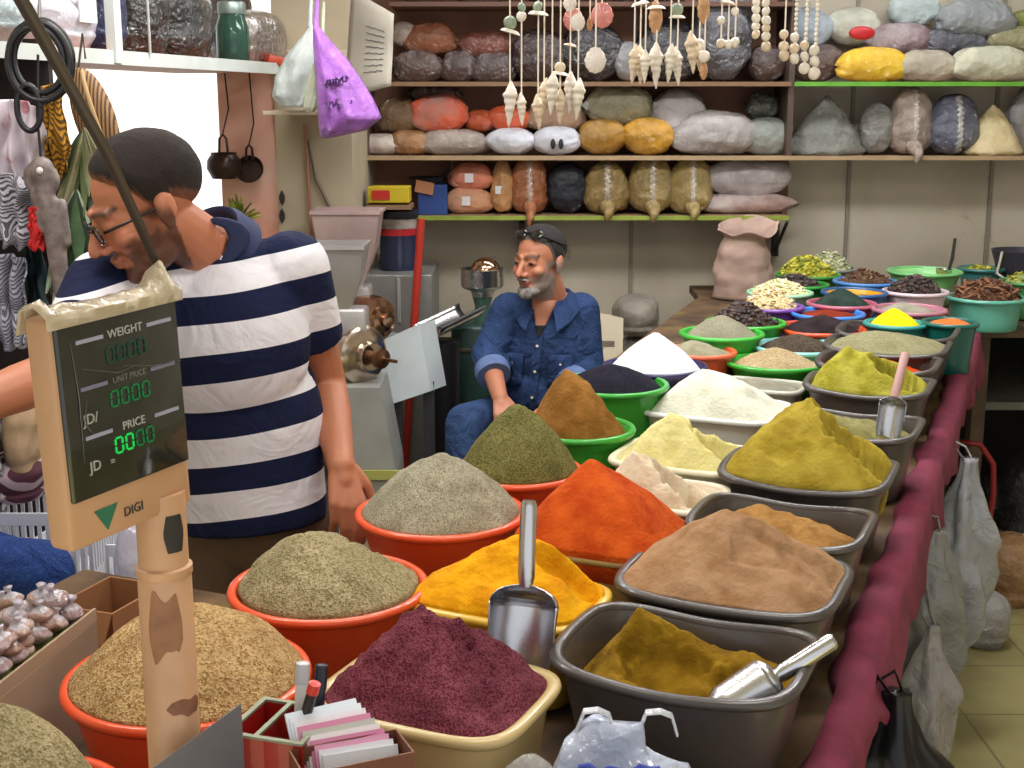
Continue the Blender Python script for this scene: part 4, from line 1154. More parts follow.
# ---- bags -------------------------------------------------------------------
BG = {1: 'bags on the lowest shelf', 2: 'bags on the middle shelf', 3: 'bags on the upper shelf', 4: 'bags on the green edged shelf', 5: 'bags on the right middle shelf'}
bagn = [0]
def bag(label, x0, y0, x1, y1, hexc, style='pillow', z=None, Y=5.60, clear=0, second=None, seam=False, tip=0, papers=(), group=None, sheen=.75, dep=None, seed=None, knot=None, name='spice_bag', rough=.2):
    bagn[0] += 1; sd = seed or bagn[0]
    pc = at_y((x0 + x1) / 2, (y0 + y1) / 2, Y)
    a0, a1 = at_y(x0, (y0 + y1) / 2, Y), at_y(x1, (y0 + y1) / 2, Y)
    zb, ztp = at_y(x0, y1, Y).z, at_y(x0, y0, Y).z
    if z is not None:
        zb = z + .0005
    w, h = (a1.x - a0.x) / 2 * 1.05, max(.03, (ztp - zb)) / 2 * 1.03
    d = dep or min(.13, max(.05, .8 * min(w, h) if style != 'upright' else w * .85))
    cx, cz = pc.x, zb + h
    rs = []; NR, NS = 40, 56
    rr = random.Random(sd)
    ph = rr.uniform(0, 6)
    for i in range(NR + 1):
        t = i / NR; row = []
        for j in range(NS):
            th = 2 * PI * j / NS
            if style == 'pillow':            # axis along x, ends pinched flat
                u = -1 + 2 * t
                k = (1 - abs(u) ** 3.2) ** .5 if abs(u) < 1 else 0
                k = max(k, .03)
                flatk = .35 + .65 * min(1, k * 1.5)
                x = u * w; y = math.cos(th) * d * k; zz = math.sin(th) * h * max(k, .10)
                if zz < 0: zz = -h * (1 - (1 - abs(zz) / h) ** 1.0)
                x += w * .06 * math.sin(th * 2 + ph) * (abs(u) ** 3)
                zz += -h * .25 * abs(u) ** 3 * (1 if rr is None else 1) * .6
            elif style == 'upright':         # fat body standing, seam at the front
                u = -1 + 2 * t
                k = (1 - abs(u) ** 2.8) ** .5 if abs(u) < 1 else 0
                k = max(k, .05)
                kx = k * (1 - .18 * u) ; x = math.cos(th) * w * kx; y = math.sin(th) * d * kx; zz = u * h
                if math.sin(th) < 0: y *= 1 + .12 * math.exp(-(math.cos(th) / .22) ** 2)
            elif style == 'sack':            # slumped triangular sack
                u = t
                k = (1 - u) ** .75 * (1 - (1 - min(1, u / .10)) ** 2 * .16) if u < 1 else 0
                k = max(k, .05)
                x = math.cos(th) * w * k; y = math.sin(th) * d * k * 1.0; zz = -h + 2 * h * u
            else:                            # lump
                u = -1 + 2 * t
                k = (1 - abs(u) ** 2.2) ** .5 if abs(u) < 1 else 0
                k = max(k, .03)
                sx = math.copysign(abs(math.cos(th)) ** .8, math.cos(th)); sy = math.copysign(abs(math.sin(th)) ** .8, math.sin(th))
                x = sx * w * k; y = sy * d * k; zz = u * h
            n = nz(x, y, zz, 10, sd) * .12 + nz(x, y, zz, 26, sd + 2) * .05 + .10 * (.28 - abs(nz(x, y, zz, 15, sd + 6))) + .06 * (.28 - abs(nz(x * .6, y, zz, 34, sd + 8)))
            f = 1 + n
            z_ = cz + zz * (1 + .5 * n)
            row.append(Vector((cx + x * f, Y + y * f, max(z_, zb))))
        rs.append(row)
    m = MB().rings(rs)
    o = put(name, m, plasticbag(hexc, clear, second, sheen, rough), angle=180)
    tag(o, label, 'bag', group)
    cl = film('#e8e8ea', .75, .15)
    if seam:                                   # shiny crimped seam down the front
        sm_ = []
        for i in range(22):
            t = .06 + .88 * i / 21
            r = rs[round(t * NR)]; p = r[42]
            wv = .006 * (1 if i % 2 else -1)
            sm_.append([p + Vector((-.011 + wv * .8, .001, 0)), p + Vector((-.004 + wv * .6, -.010 - wv * .5, 0)), p + Vector((.004 + wv * .6, -.010 + wv * .5, 0)), p + Vector((.011 + wv * .8, .001, 0))])
        put('seam', MB().rings(sm_), film('#e4dcd0', .34, .06), o, angle=60)
    if tip:                                    # pinched plastic tail hanging over the shelf edge
        y_f = SF - .022
        m = MB()
        pts = []
        for i in range(8):
            t = i / 7
            pts.append(Vector((cx + .004 * math.sin(5 * t), Y - d * .8 + (y_f - Y + d * .8) * min(1, t * 1.9), zb + .035 - (.035 + tip) * t ** 1.3)))
        m.tube(pts, [.040 * (1 - .85 * (i / 7)) * min(1, w / .1) for i in range(8)], 10)
        put('tail', m, plasticbag(hexc, clear, second, sheen, rough), o, angle=180)
    for (lx, ly, s) in papers:
        p = at_y(lx, ly, Y - d - .004)
        put('paper_label', MB().box((p.x - s, p.y - .0015, p.z - s * 1.05), (p.x + s, p.y + .0015, p.z + s * 1.05)), plain('#d8d6d8', .6), o, smooth=False)
    if knot:
        kx, ky = knot
        p = at_y(kx, ky, Y - .02)
        top = Vector((cx + (p.x - cx) * .5, Y, cz + h * .8))
        put('tied_neck', MB().tube([top - Vector((0, 0, .02)), top.lerp(p, .6), p], [.03, .012, .02], 10), film('#d0d4d8', .6, .15), o, angle=180)
    return o

def R2(z): return z
# lowest shelf (left to right)
bag('salmon bag with a white label lying on top of the paler one', 451, 163, 492, 190, '#dc8468', 'pillow', None, 5.60, papers=((469, 178, .018),), group=BG[1])
bag('pale salmon bag with a white label under the salmon bag', 445, 188, 491, 214, '#dca07c', 'pillow', Z1, 5.59, papers=((466, 201, .018),), group=BG[1])
bag('upright tan bag with a small white label beside the salmon bags', 491, 161, 514, 214, '#cf9a62', 'upright', Z1, 5.59, papers=((499, 190, .016),), group=BG[1])
bag('upright rust brown bag with its tail over the shelf edge', 512, 156, 547, 215, '#a5623a', 'upright', Z1, 5.58, seam=True, tip=.045, group=BG[1])
bag('black net bag between rust and olive bags', 548, 163, 586, 214, '#1c1f2c', 'lump', Z1, 5.60, sheen=.1, group=BG[1])
bag('upright olive tan bag beside the black bag', 585, 160, 627, 215, '#937a44', 'upright', Z1, 5.58, seam=True, tip=.02, group=BG[1])
bag('middle one of the three upright olive tan bags', 630, 156, 672, 215, '#97804a', 'upright', Z1, 5.58, seam=True, tip=.025, group=BG[1])
bag('upright olive bag next to the pinkish clear bags', 670, 157, 711, 215, '#a08a50', 'upright', Z1, 5.58, seam=True, tip=.02, group=BG[1])
bag('pinkish clear bag lying at the end of the lowest shelf', 696, 193, 790, 216, '#a98a84', 'pillow', Z1, 5.59, second='#c6bcba', group=BG[1])
bag('greyish clear bag on top of the pinkish bag', 709, 158, 789, 198, '#b3acac', 'lump', None, 5.60, second='#8c8284', group=BG[1])
# small boxes at its left end
def box_thing(name, label, cat, x0, y0, x1, y1, Y, hexc, z=None, dep=.16, second=None, ry=0, group=None):
    a, b_ = at_y(x0, y1, Y), at_y(x1, y0, Y)
    zb = z if z is not None else a.z
    M = T(((a.x + b_.x) / 2, Y + dep / 2, zb)) @ RZ(ry); w = (b_.x - a.x) / 2; hh = b_.z - zb
    o = put(name, MB().box((-w, -dep / 2, 0), (w, dep / 2, hh), M, bev=.003), plain(hexc, .55, var=.12), smooth=False)
    tag(o, label, cat, group)
    return o, M, w, hh, dep
o, M, w_, h_, d_ = box_thing('carton', 'blue cardboard carton at the left end of the lowest shelf', 'box', 418, 185, 447, 216, 5.52, '#1f3f80', Z1 + .0005)
put('flap', MB().box((-w_ * 1.5, -d_ / 2 - .01, h_ * .65), (-w_ * .25, -d_ / 2 - .002, h_ * 1.05), M @ Matrix.Rotation(.2, 4, 'Y')), plain('#a8714a', .7), o, smooth=False)
pn = put('frying_pan', MB().lathe([(.001, 0), (.07, .0), (.085, .022), (.082, .022), (.068, .004), (.001, .004)], 28, T((xy(428, 5.62), 5.62, zy(182, 5.62))), cap=False), plain('#2a2624', .4))
put('handle', MB().tube([(xy(440, 5.62), 5.60, zy(178, 5.62)), (xy(452, 5.60), 5.55, zy(168, 5.55)), (xy(452, 5.60), 5.52, zy(160, 5.52))], .007, 8), plain('#2a2624', .4), pn)
tag(pn, 'small dark pan hanging under the middle shelf above the blue carton', 'pan')
# middle shelf, left part
bag('white flat bag at the left end of the middle shelf by the purple bag', 358, 134, 402, 159, '#cfc2b8', 'pillow', Z2, 5.59, group=BG[2])
bag('tan brown bag beside the white flat bag', 388, 130, 430, 159, '#a5764c', 'pillow', Z2, 5.585, group=BG[2])
bag('brown olive bag lying on the tan bag under the paper list', 378, 98, 420, 133, '#76583a', 'pillow', None, 5.62, group=BG[2])
bag('dark brown clear bag at the back under the shelf', 410, 84, 462, 104, '#5c4236', 'pillow', None, 5.68, group=BG[2])
bag('clear bag of coral orange pieces on the left of the middle shelf', 411, 95, 468, 134, '#e2603e', 'lump', None, 5.60, second='#b08076', group=BG[2])
bag('wide grey clear bag under the coral bag', 420, 130, 489, 160, '#8d8278', 'pillow', Z2, 5.57, second='#a89c94', group=BG[2])
bag('small orange bag between the two coral bags', 466, 110, 494, 132, '#c85a34', 'pillow', None, 5.63, group=BG[2])
bag('coral orange bag behind the spindle shells', 488, 106, 530, 132, '#e4643c', 'lump', None, 5.62, group=BG[2])
bag('beige clear bag behind the second cluster of shells', 527, 100, 584, 131, '#b79478', 'pillow', None, 5.62, group=BG[2])
bag('white wrapped pack, left one of the two', 487, 128, 534, 158, '#d2d4de', 'lump', Z2, 5.56, dep=.07, group=BG[2])
o = bag('white wrapped pack with two black marks', 533, 127, 581, 158, '#d4d6e0', 'lump', Z2, 5.56, dep=.07, group=BG[2])
for px in (553, 561):
    p = at_y(px, 144, 5.56 - .082)
    put('black_mark', MB().ell(p, (.010, .004, .022), seg=12, rg=8), plain('#1c1c24', .4), o)
bag('speckled olive grey bag on top of the mustard packs', 588, 85, 652, 126, '#8a8468', 'pillow', None, 5.60, second='#6e6a54', knot=(584, 108), group=BG[2])
bag('mustard pack under the speckled bag, darker one', 578, 119, 627, 154, '#a87a24', 'lump', Z2, 5.57, dep=.07, group=BG[2])
bag('bright mustard pack beside the darker mustard pack', 623, 118, 673, 154, '#c89222', 'lump', Z2, 5.55, dep=.07, group=BG[2])
bag('grey clear bag leaning by the bright mustard pack', 650, 90, 704, 148, '#8c8480', 'lump', None, 5.63, second='#a8a4a4', group=BG[2])
bag('long grey clear bag lying in front of the leaning one', 672, 112, 754, 156, '#8e8682', 'pillow', Z2, 5.56, second='#a8a2a0', group=BG[2])
bag('small dark olive bag at the back above the grey bags', 746, 92, 778, 122, '#3e4034', 'lump', None, 5.66, group=BG[2])
bag('grey green bag at the end of the crowded middle shelf', 742, 119, 792, 153, '#8f948a', 'pillow', Z2, 5.58, group=BG[2])
# upper shelf behind the shells
bag('white paper scrap bag beside the paper list', 392, 22, 418, 48, '#a8988c', 'lump', None, 5.62, group=BG[3])
bag('orange brown bag on the upper shelf by the paper list', 405, 24, 455, 54, '#8c5030', 'pillow', None, 5.60, group=BG[3])
bag('reddish brown bag stacked next to the orange brown bag', 458, 32, 512, 58, '#7c4638', 'pillow', None, 5.60, group=BG[3])
bag('dark clear bag under the orange brown bag', 394, 51, 444, 82, '#584640', 'pillow', Z3, 5.59, group=BG[3])
bag('dark clear bag, second from the paper list', 440, 52, 476, 82, '#4c3a38', 'pillow', Z3, 5.58, group=BG[3])
bag('dark clear bag beside the left shells', 471, 52, 514, 82, '#514242', 'pillow', Z3, 5.59, group=BG[3])
bag('dark maroon bag behind the left strings of shells', 512, 30, 566, 83, '#3e2c2c', 'lump', Z3, 5.60, group=BG[3])
bag('black bag behind the pink scallop shells', 562, 24, 622, 83, '#2c262c', 'lump', Z3, 5.60, group=BG[3])
bag('light grey clear bag between the two shell clusters', 614, 42, 642, 83, '#8e8c8c', 'lump', Z3, 5.57, group=BG[3])
bag('dark bag behind the middle cluster of shells', 636, 20, 700, 83, '#2e2a30', 'lump', Z3, 5.62, group=BG[3])
bag('large round smoky grey bag behind the right cluster of shells', 692, -20, 752, 93, '#56545a', 'lump', Z3, 5.58, group=BG[3])
bag('dark brown bag at the end of the upper shelf', 748, 44, 786, 83, '#4a3630', 'lump', Z3, 5.60, group=BG[3])
for x0, x1, hx, l in ((400, 450, '#5a3026', 'dark red brown sack high above the paper list shelf'), (452, 512, '#4a2c26', 'dark sack high beside the red brown sack'), (520, 600, '#3c2a2a', 'dark sack high behind the pink scallops'), (606, 690, '#302a30', 'dark sack high behind the middle shells')):
    bag(l, x0, -40, x1, 1, hx, 'pillow', Z4, 5.60, group='sacks on the topmost shelf')
# right: middle shelf
bag('slumped dark grey green sack on the right middle shelf', 784, 97, 868, 155, '#6f7068', 'sack', Z2, 5.59, second='#55574f', group=BG[5], dep=.11)
bag('grey speckled bag between the slumped sack and the upright one', 860, 104, 894, 155, '#83827c', 'lump', Z2, 5.59, group=BG[5])
bag('upright pinkish beige bag with its tail over the edge', 890, 88, 931, 155, '#a39184', 'upright', Z2, 5.58, seam=True, tip=.03, group=BG[5])
bag('upright slate grey shiny bag', 929, 95, 977, 155, '#55586a', 'upright', Z2, 5.58, seam=True, second='#404352', group=BG[5])
bag('cream triangular bag at the end of the middle shelf', 960, 106, 1024, 156, '#cdbb8c', 'sack', Z2, 5.57, second='#b8a678', group=BG[5], dep=.10)
bag('clear bag behind the cream triangular bag', 1008, 88, 1050, 155, '#a8a4a4', 'lump', Z2, 5.66, group=BG[5])
# right: green edged shelf
bag('bright yellow bag on the green edged shelf', 838, 48, 907, 82, '#e0b81c', 'pillow', Z3, 5.57, second='#cfa210', group=BG[4])
bag('beige bag with a twisted tail beside the yellow bag', 896, 51, 957, 82, '#b3a894', 'pillow', Z3, 5.56, tip=.0, knot=(953, 70), group=BG[4])
bag('pale cream bag at the right end in front', 953, 47, 1030, 82, '#c6c2aa', 'pillow', Z3, 5.55, second='#aeb09a', group=BG[4])
bag('clear bag of reddish brown spice on top of the yellow bag', 868, 24, 930, 58, '#7e6468', 'pillow', None, 5.66, second='#a09496', group=BG[4])
o = bag('white bag with red print behind the yellow bag', 826, 8, 878, 46, '#c8c8b8', 'lump', None, 5.70, group=BG[4])
p = at_y(862, 33, 5.57)
put('red_print', MB().ell(p, (.055, .012, .028), seg=14, rg=8), plain('#b41c24', .4), o, angle=180)
bag('dark grey bag under the grey pillow shaped bag', 924, 24, 990, 58, '#54545e', 'pillow', None, 5.66, group=BG[4])
bag('grey pillow shaped bag, topmost of its stack', 939, 0, 1014, 36, '#8d9294', 'pillow', None, 5.63, second='#767a80', group=BG[4])
bag('olive beige bag at the right end above the pale cream bag', 986, 26, 1040, 52, '#a39c76', 'pillow', None, 5.64, group=BG[4])
bag('olive green bag behind at the right end', 1010, 10, 1050, 30, '#7c8434', 'pillow', None, 5.66, group=BG[4])
bag('dark brown bag behind the beaded shells', 790, 44, 842, 82, '#56423c', 'lump', Z3, 5.64, group=BG[4])
bag('pale blue clear bag high behind the beaded shells', 782, 8, 832, 50, '#a4b0bc', 'lump', None, 5.68, group=BG[4])
bag('pale clear empty bag at the back of the green edged shelf', 888, -6, 938, 28, '#bccaca', 'lump', None, 5.72, group=BG[4])

# ------------------------------------------------------------------ hanging shells
shellm = [plain('#e0d8c8', .45, var=.25, vs=40, coat=.3), plain('#d8c4a8', .45, var=.35, vs=45, coat=.3), plain('#e2d8cc', .4, var=.2, vs=40, coat=.3)]
pinkm = plain('#d08078', .4, var=.3, vs=30, coat=.3); whitem = plain('#ddd4cc', .4, var=.15, vs=30, coat=.3); greenm = plain('#8a9a84', .5, var=.3, vs=60)
orangem = plain('#c49468', .45, var=.35, vs=40)
def spindle(c, L, R, seed):
    """turret shell hanging point down"""
    r_ = random.Random(seed); rs = []
    M = T(c) @ Matrix.Rotation(r_.uniform(-.12, .12), 4, 'Y') @ RZ(r_.uniform(0, 6))
    for i in range(33):
        t = i / 32
        env = R * (t / .28) ** .8 if t < .28 else R * (1 - (t - .28) / .72) ** .85 + .0012
        whorl = 1 + .09 * math.sin(t * 44) * (1 if t > .25 else .3)
        rs.append([Vector((env * whorl * math.cos(a) * (1 + .12 * math.sin(a + t * 20)), env * whorl * math.sin(a), L * (.5 - t))) for a in [2 * PI * j / 16 for j in range(16)]])
    return MB().rings(rs, M=M)
def scallop(c, w, h, seed, yaw=0.0):
    r_ = random.Random(seed); rs = []
    M = T(c) @ RZ(yaw)
    for i in range(10):
        t = i / 9; row = []
        for j in range(40):
            a = 2 * PI * j / 40
            e = 1 + .035 * math.cos(a * 12) * t
            kx = w * t * e * math.sin(a) * (1 - .18 * max(0, math.cos(a))); kz = h * t * e * math.cos(a)
            row.append(Vector((kx, -.35 * w * (1 - t * t) + .0015 * math.cos(a * 12) * t, kz)))
        rs.append(row)
    inner = [[p + Vector((0, .003, 0)) for p in r] for r in reversed(rs)]
    return MB().rings(rs + inner, M=M)
def flatshell(c, w, seed):
    m = MB(); r_ = random.Random(seed)
    rs = []
    for i in range(9):
        t = i / 8; z = w * .38 * (1 - (1 - t) ** 2) * (1 if t < .8 else 1)
        rr = w * (1 - t) ** .5 if t < 1 else .001
        rs.append([Vector((max(rr, .001) * math.cos(a) * (1 + .05 * math.cos(9 * a)), max(rr, .001) * .75 * math.sin(a) * (1 + .05 * math.cos(9 * a)), z)) for a in [2 * PI * j / 30 for j in range(30)]])
    return m.rings(rs, M=T(c) @ Matrix.Rotation(r_.uniform(-.35, .35), 4, 'Y'))
def nugget(c, w, seed):
    r_ = random.Random(seed); m = MB(); rs = []
    for i in range(1, 10):
        a = PI * i / 10
        rs.append([Vector((w * math.sin(a) * math.cos(b) * (.9 + .2 * math.sin(2 * b + seed)), w * math.sin(a) * math.sin(b), -w * 1.15 * math.cos(a) * (1 if a < 1.6 else .8))) for b in [2 * PI * j / 14 for j in range(14)]])
    return m.rings(rs, M=T(c) @ Matrix.Rotation(r_.uniform(-.6, .6), 4, 'Y') @ RZ(r_.uniform(0, 3)))
YS = 3.0; PXM = YS / F
cordm = plain('#e6dccc', .7)
def strand(px, items, label, beads=False, Y=YS, group='strings of shells hanging over the table'):
    """items: (pixel y, kind, pixel size)"""
    top = at_y(px, -60, Y); top = Vector((top.x, Y, 2.45))
    low = at_y(px, max(i[0] for i in items), Y)
    root = empty('shell_string', (low.x, Y, low.z)); tag(root, label, 'hanging shells', group)
    if beads:
        m = MB(); z = low.z
        while z < 2.0:
            m.ell((low.x, Y, z), (.0042, .0042, .0052), seg=8, rg=6); z += .0105
        m.tube([(low.x, Y, 1.99), (low.x, Y, 2.45)], .0014, 6)
        put('hanging_beads', m, cordm, root, angle=180)
    else:
        put('hanging_cord', MB().tube([(low.x, Y, low.z), (low.x, Y, 2.45)], .0019, 6), cordm, root)
    for k, (py, kind, s) in enumerate(items):
        c = at_y(px, py, Y); c.y = Y; w = s * PXM / 2; sd = int(px * 3 + py)
        mm = shellm[sd % 3]
        if kind == 'spindle': m = spindle(c, w * 6.4, w * .95, sd)
        elif kind == 'scallop': m, mm = scallop(c, w, w * 1.2, sd, .1), whitem
        elif kind == 'pink': m, mm = scallop(c, w, w * 1.12, sd, -.2), pinkm
        elif kind == 'flat': m = flatshell(c, w, sd)
        elif kind == 'green': m, mm = nugget(c, w, sd), greenm
        elif kind == 'long': m, mm = scallop(c, w * .6, w * 1.3, sd, .4), orangem
        else: m = nugget(c, w, sd)
        put('shell', m, mm, root, angle=60)
S = strand
S(510, [(33, 'flat', 20), (22, 'green', 13), (104, 'spindle', 14)], 'shell string at the left end with a green nugget over a flat shell')
S(521.5, [(16, 'nugget', 10), (7, 'green', 9), (109, 'spindle', 10)], 'thin shell string second from the left end with one small spindle')
S(538, [(15, 'flat', 20), (6, 'green', 10), (112, 'spindle', 11)], 'third shell string, green nugget over a flat shell and low spindle shell', )
S(544, [(97, 'spindle', 12)], 'plain white spindle shell string in the left cluster', Y=3.03)
S(552, [(93, 'spindle', 13)], 'wide white spindle shell string in the left cluster', Y=2.97)
S(560, [(75, 'flat', 18), (67, 'nugget', 11), (106, 'spindle', 11)], 'shell string with a small rosette above its spindle shell')
S(570, [(3, 'scallop', 13), (46, 'flat', 13), (92, 'spindle', 13)], 'shell string with a white scallop high up and one spindle', Y=3.02)
S(578, [(22, 'scallop', 14), (99, 'spindle', 13)], 'shell string with a white scallop in front of a pink one')
S(573, [(19, 'pink', 20)], 'pink scallop hanging behind the white scallop', Y=3.06)
S(602, [(15, 'pink', 22)], 'round pink scallop shell hanging high', Y=3.02)
S(595.5, [(60, 'scallop', 21)], 'large pale oval scallop hanging lowest right of the pink ones')
S(590, [(24, 'long', 10)], 'narrow pink orange shell beside the round pink scallop', Y=3.05)
S(634, [(64, 'spindle', 12)], 'tan spindle shell at the left end of the middle cluster')
S(640, [(5, 'flat', 18), (64, 'spindle', 12)], 'striped spindle shell under a greenish flat shell', Y=3.03)
S(645, [(66, 'spindle', 10)], 'narrow spindle shell beside the striped one', Y=2.97)
S(656, [(17, 'long', 24), (9, 'flat', 18), (65, 'spindle', 14)], 'broad spindle shell hanging under a pinkish fan shell')
S(670, [(63, 'spindle', 12)], 'tan spindle shell right of the broad one')
S(677, [(18, 'flat', 16), (9, 'green', 12), (66, 'spindle', 12)], 'white spindle shell under a flat cream shell, tip lowest of its cluster', Y=3.03)
S(692, [(52, 'spindle', 13)], 'long cream spindle shell left of the brown shell')
S(699, [(45, 'nugget', 13), (58, 'spindle', 9)], 'white shell cluster beside the long cream spindle', Y=3.03)
S(704, [(8, 'long', 22), (56, 'nugget', 12), (70, 'long', 14)], 'orange long shell above a brown broken shell')
S(721, [(20, 'nugget', 8), (43, 'nugget', 9)], 'small white drop shells, left string of three')
S(728, [(4, 'flat', 16), (44, 'nugget', 9)], 'small white drop shells under a white flat shell')
S(735, [(11, 'nugget', 8), (42, 'nugget', 10)], 'small white drop shells, right string of three')
def cl(px, ys, s, seed):
    return [(y, 'nugget', s + (i % 3)) for i, y in enumerate(ys)]
S(756, cl(756, (2, 9, 18, 26, 34), 8, 1), 'short cream cowrie string at the left of the beaded ones', Y=3.02)
S(766, cl(766, (3, 11, 20, 28, 36, 46), 8, 2), 'full cream cowrie string beside the short one')
S(784, cl(784, (34, 46, 55), 9, 3), 'cowrie string with few shells on a plain cord')
S(794.5, cl(794, (37, 48, 58), 9, 4), 'beaded string of cowries, second of the four', True)
S(804.5, cl(804, (45, 56, 68), 9, 5), 'beaded string of cowries, third of the four', True)
S(814.5, cl(814, (50, 61, 73), 10, 6), 'beaded string of cowries hanging lowest', True)
hb = put('hanging_rail', MB().tube([(xy(490, YS) - .05, YS, 2.455), (xy(835, YS) + .05, YS, 2.455)], .012, 10), plain('#6a5a48', .6))
for x in (xy(500, YS), xy(825, YS)): put('hanger_wire', MB().tube([(x, YS, 2.466), (x, YS, H)], .003, 6), plain('#8a8a88', .4, 1), hb)
tag(hb, 'wooden rail near the ceiling carrying the strings of shells', 'rail')
# ------------------------------------------------------------------ the weighing scale
beige = plain('#c79a74', .45, var=.12, vs=6, coat=.2)
KS = .83                                       # the display head is a small one: 15 cm wide
HL, HR = Vector((-.414, 1.165, 0)), Vector((-.334, 1.307, 0))
hx = (HR - HL).normalized(); hn = Vector((hx.y, -hx.x, 0))         # hn: out of the display face
HW = (HR - HL).length / KS; HB, HT = 0.0, .272
MH = T((HL + HR) / 2 + Vector((0, 0, 1.289))) @ Matrix((hx, -hn, Vector((0, 0, 1)))).transposed().to_4x4() @ Matrix.Rotation(-.045, 4, 'Y') @ Matrix.Scale(KS, 4)   # x along face, -y out, z up
pc = (HL + HR) / 2 - hn * .018 + hx * .052
root = empty('weighing_scale', (pc.x, pc.y, zt(pc.y)))
tag(root, 'beige pole mounted weighing scale with a dark green digit display', 'scale')
hd = put('display_housing', MB().box((-HW / 2, 0, HB), (HW / 2, .040, HT), MH, bev=.008), beige, root)
fc = put('display_face', MB().box((-HW / 2 + .006, -.004, HB + .058), (HW / 2 - .004, .004, HT - .004), MH, bev=.003), plain('#23251f', .12, coat=.6, var=.1), hd)
def onface(x, z, d=.0045): return MH @ T((x, -d, z)) @ Matrix.Rotation(PI / 2, 4, 'X')
grey = plain('#a8a8a0', .5); dim = plain('#6d6d66', .5)
for z, t, g in ((HT - .032, 'WEIGHT', grey), (HT - .086, 'UNIT PRICE', dim), (HT - .143, 'PRICE', grey)):
    put('lettering', text_mb(t, .014 if len(t) < 8 else .010, onface(.008, z)), g, fc, smooth=False)
    for s in (-1, 1):
        x = .008 + s * .054
        put('bar_mark', MB().box((x - .020, -.0052, z - .0022), (x + .020, -.0042, z + .0022), MH), plain('#9c9cb0', .4) if g is grey else plain('#77748c', .4), fc, smooth=False)
for z, t in ((HT - .122, 'JD/'), (HT - .178, 'JD')):
    put('lettering', text_mb(t, .017, onface(-.056, z)), grey, fc, smooth=False)
put('lettering', text_mb('=', .012, onface(-.03, HT - .18)), grey, fc, smooth=False)
glow = [emit('#0c5a3c', .35), emit('#0c8040', .55), emit('#12d858', .8)]
def seven(m, x, z, w, h, th):
    for (a, b, c, d) in ((x, z + h, w, th), (x, z, w, th)): m.box((a - w / 2 + th * .6, -.0056, b - th / 2), (a + w / 2 - th * .6, -.0044, b + th / 2), MH)
    for sx in (-1, 1):
        for zz in (z, z + h / 2):
            m.box((x + sx * w / 2 - th / 2, -.0056, zz + th * .5), (x + sx * w / 2 + th / 2, -.0044, zz + h / 2 - th * .5), MH)
for k, z in enumerate((HT - .064, HT - .116, HT - .172)):
    for h_, gm_ in (((0, 1), glow[k]), ((2, 3), glow[1] if k == 2 else glow[k])):
        m = MB()
        for i in h_: seven(m, -.018 + i * .0165, z, .0105, .018, .0022)
        put('digits', m, gm_, fc, smooth=False)
put('logo', MB().rings([[MH @ Vector(p) for p in ((-.062, y, HB + .040), (-.026, y, HB + .040), (-.044, y, HB + .012))] for y in (-.0012, .001)]), plain('#2f6f55', .4), hd, smooth=False)
put('lettering', text_mb('DIGI', .016, onface(-.002, HB + .024, .0008)), plain('#3a3a38', .4), hd, smooth=False)
# crumpled clear film over the top
m = MB(); rs = []
for i in range(41):
    t = i / 40; x = -HW / 2 - .006 + (HW + .012) * t
    up = .006 + .010 * abs(nz(t, 0, 0, 7, 2)) + (.030 * math.exp(-((t - .93) / .05) ** 2)) + .014 * math.exp(-((t - .04) / .05) ** 2)
    rs.append([MH @ Vector((x, -.006, HT - .012)), MH @ Vector((x, -.006 + .006 * nz(t, 1, 0, 9), HT + .002)), MH @ Vector((x, .012, HT + up)), MH @ Vector((x, .036, HT + up * .6)), MH @ Vector((x, .046, HT - .02))])
fo = put('clear_film', MB().rings(rs, False, False, closed=False), film('#d8c8a8', .55, .12), root, angle=70)
sd_ = fo.modifiers.new('s', 'SOLIDIFY'); sd_.thickness = .0012
# creases of the film across the face
m = MB()
for pts in (((-.062, HT - .062), (-.01, HT - .078), (.03, HT - .074)), ((.0, HT - .072), (.05, HT - .083), (HW / 2 - .004, HT - .086)), ((-.074, HT - .03), (-.07, HT - .09), (-.072, HT - .17)), ((-.06, HT - .10), (-.066, HT - .125), (-.055, HT - .14))):
    m.tube([MH @ Vector((x, -.0052, z)) for x, z in pts], [.0002, .0006, .0002], 6)
put('film_crease', m, plain('#54544e', .2, coat=1), fc)
po = pc
zb_ = zt(po.y)
put('pole', MB().lathe([(.0295, zb_), (.0295, zb_ + .01), (.0285, zb_ + .015), (.0278, 1.226), (.027, 1.228)], 36, T((po.x, po.y, 0))), plain('#c79a76', .45, var=.22, vs=9, coat=.2), root)
put('pole_neck', MB().lathe([(.0258, 1.222), (.0258, 1.31)], 36, T((po.x, po.y, 0))), beige, root)
put('pole_collar', MB().lathe([(.028, 1.220), (.0292, 1.222), (.0292, 1.230), (.026, 1.232)], 36, T((po.x, po.y, 0))), beige, root)
def patch(name, a0, a1, z0, z1, hexc, r, jag=0):
    rs = []
    for i in range(33):
        a = a0 + (a1 - a0) * i / 32; e_ = min(1, 6 * min(i / 32, 1 - i / 32) + .15)
        j = jag * nz(a, 0, 0, 2.6, 3) + (z1 - z0) * .5 * (1 - e_) ; k2 = jag * nz(a, 5, 0, 2.6, 3) - (z1 - z0) * .5 * (1 - e_)
        rs.append([Vector((po.x + rr * math.cos(a), po.y + rr * math.sin(a), z)) for rr, z in ((r, z0 + j), (r, z1 + k2), (r - .002, z1 + k2), (r - .002, z0 + j))])
    put(name, MB().rings(rs), plain(hexc, .6, var=.3, vs=30), root)
patch('worn_tape', -2.0, -.75, 1.135, 1.20, '#9a6a4c', .0289, .018)
patch('worn_tape', -1.5, -.1, 1.07, 1.087, '#8a5a44', .0290, .005)
patch('dark_label', -1.25, -.35, 1.250, 1.290, '#2a2622', .0263)
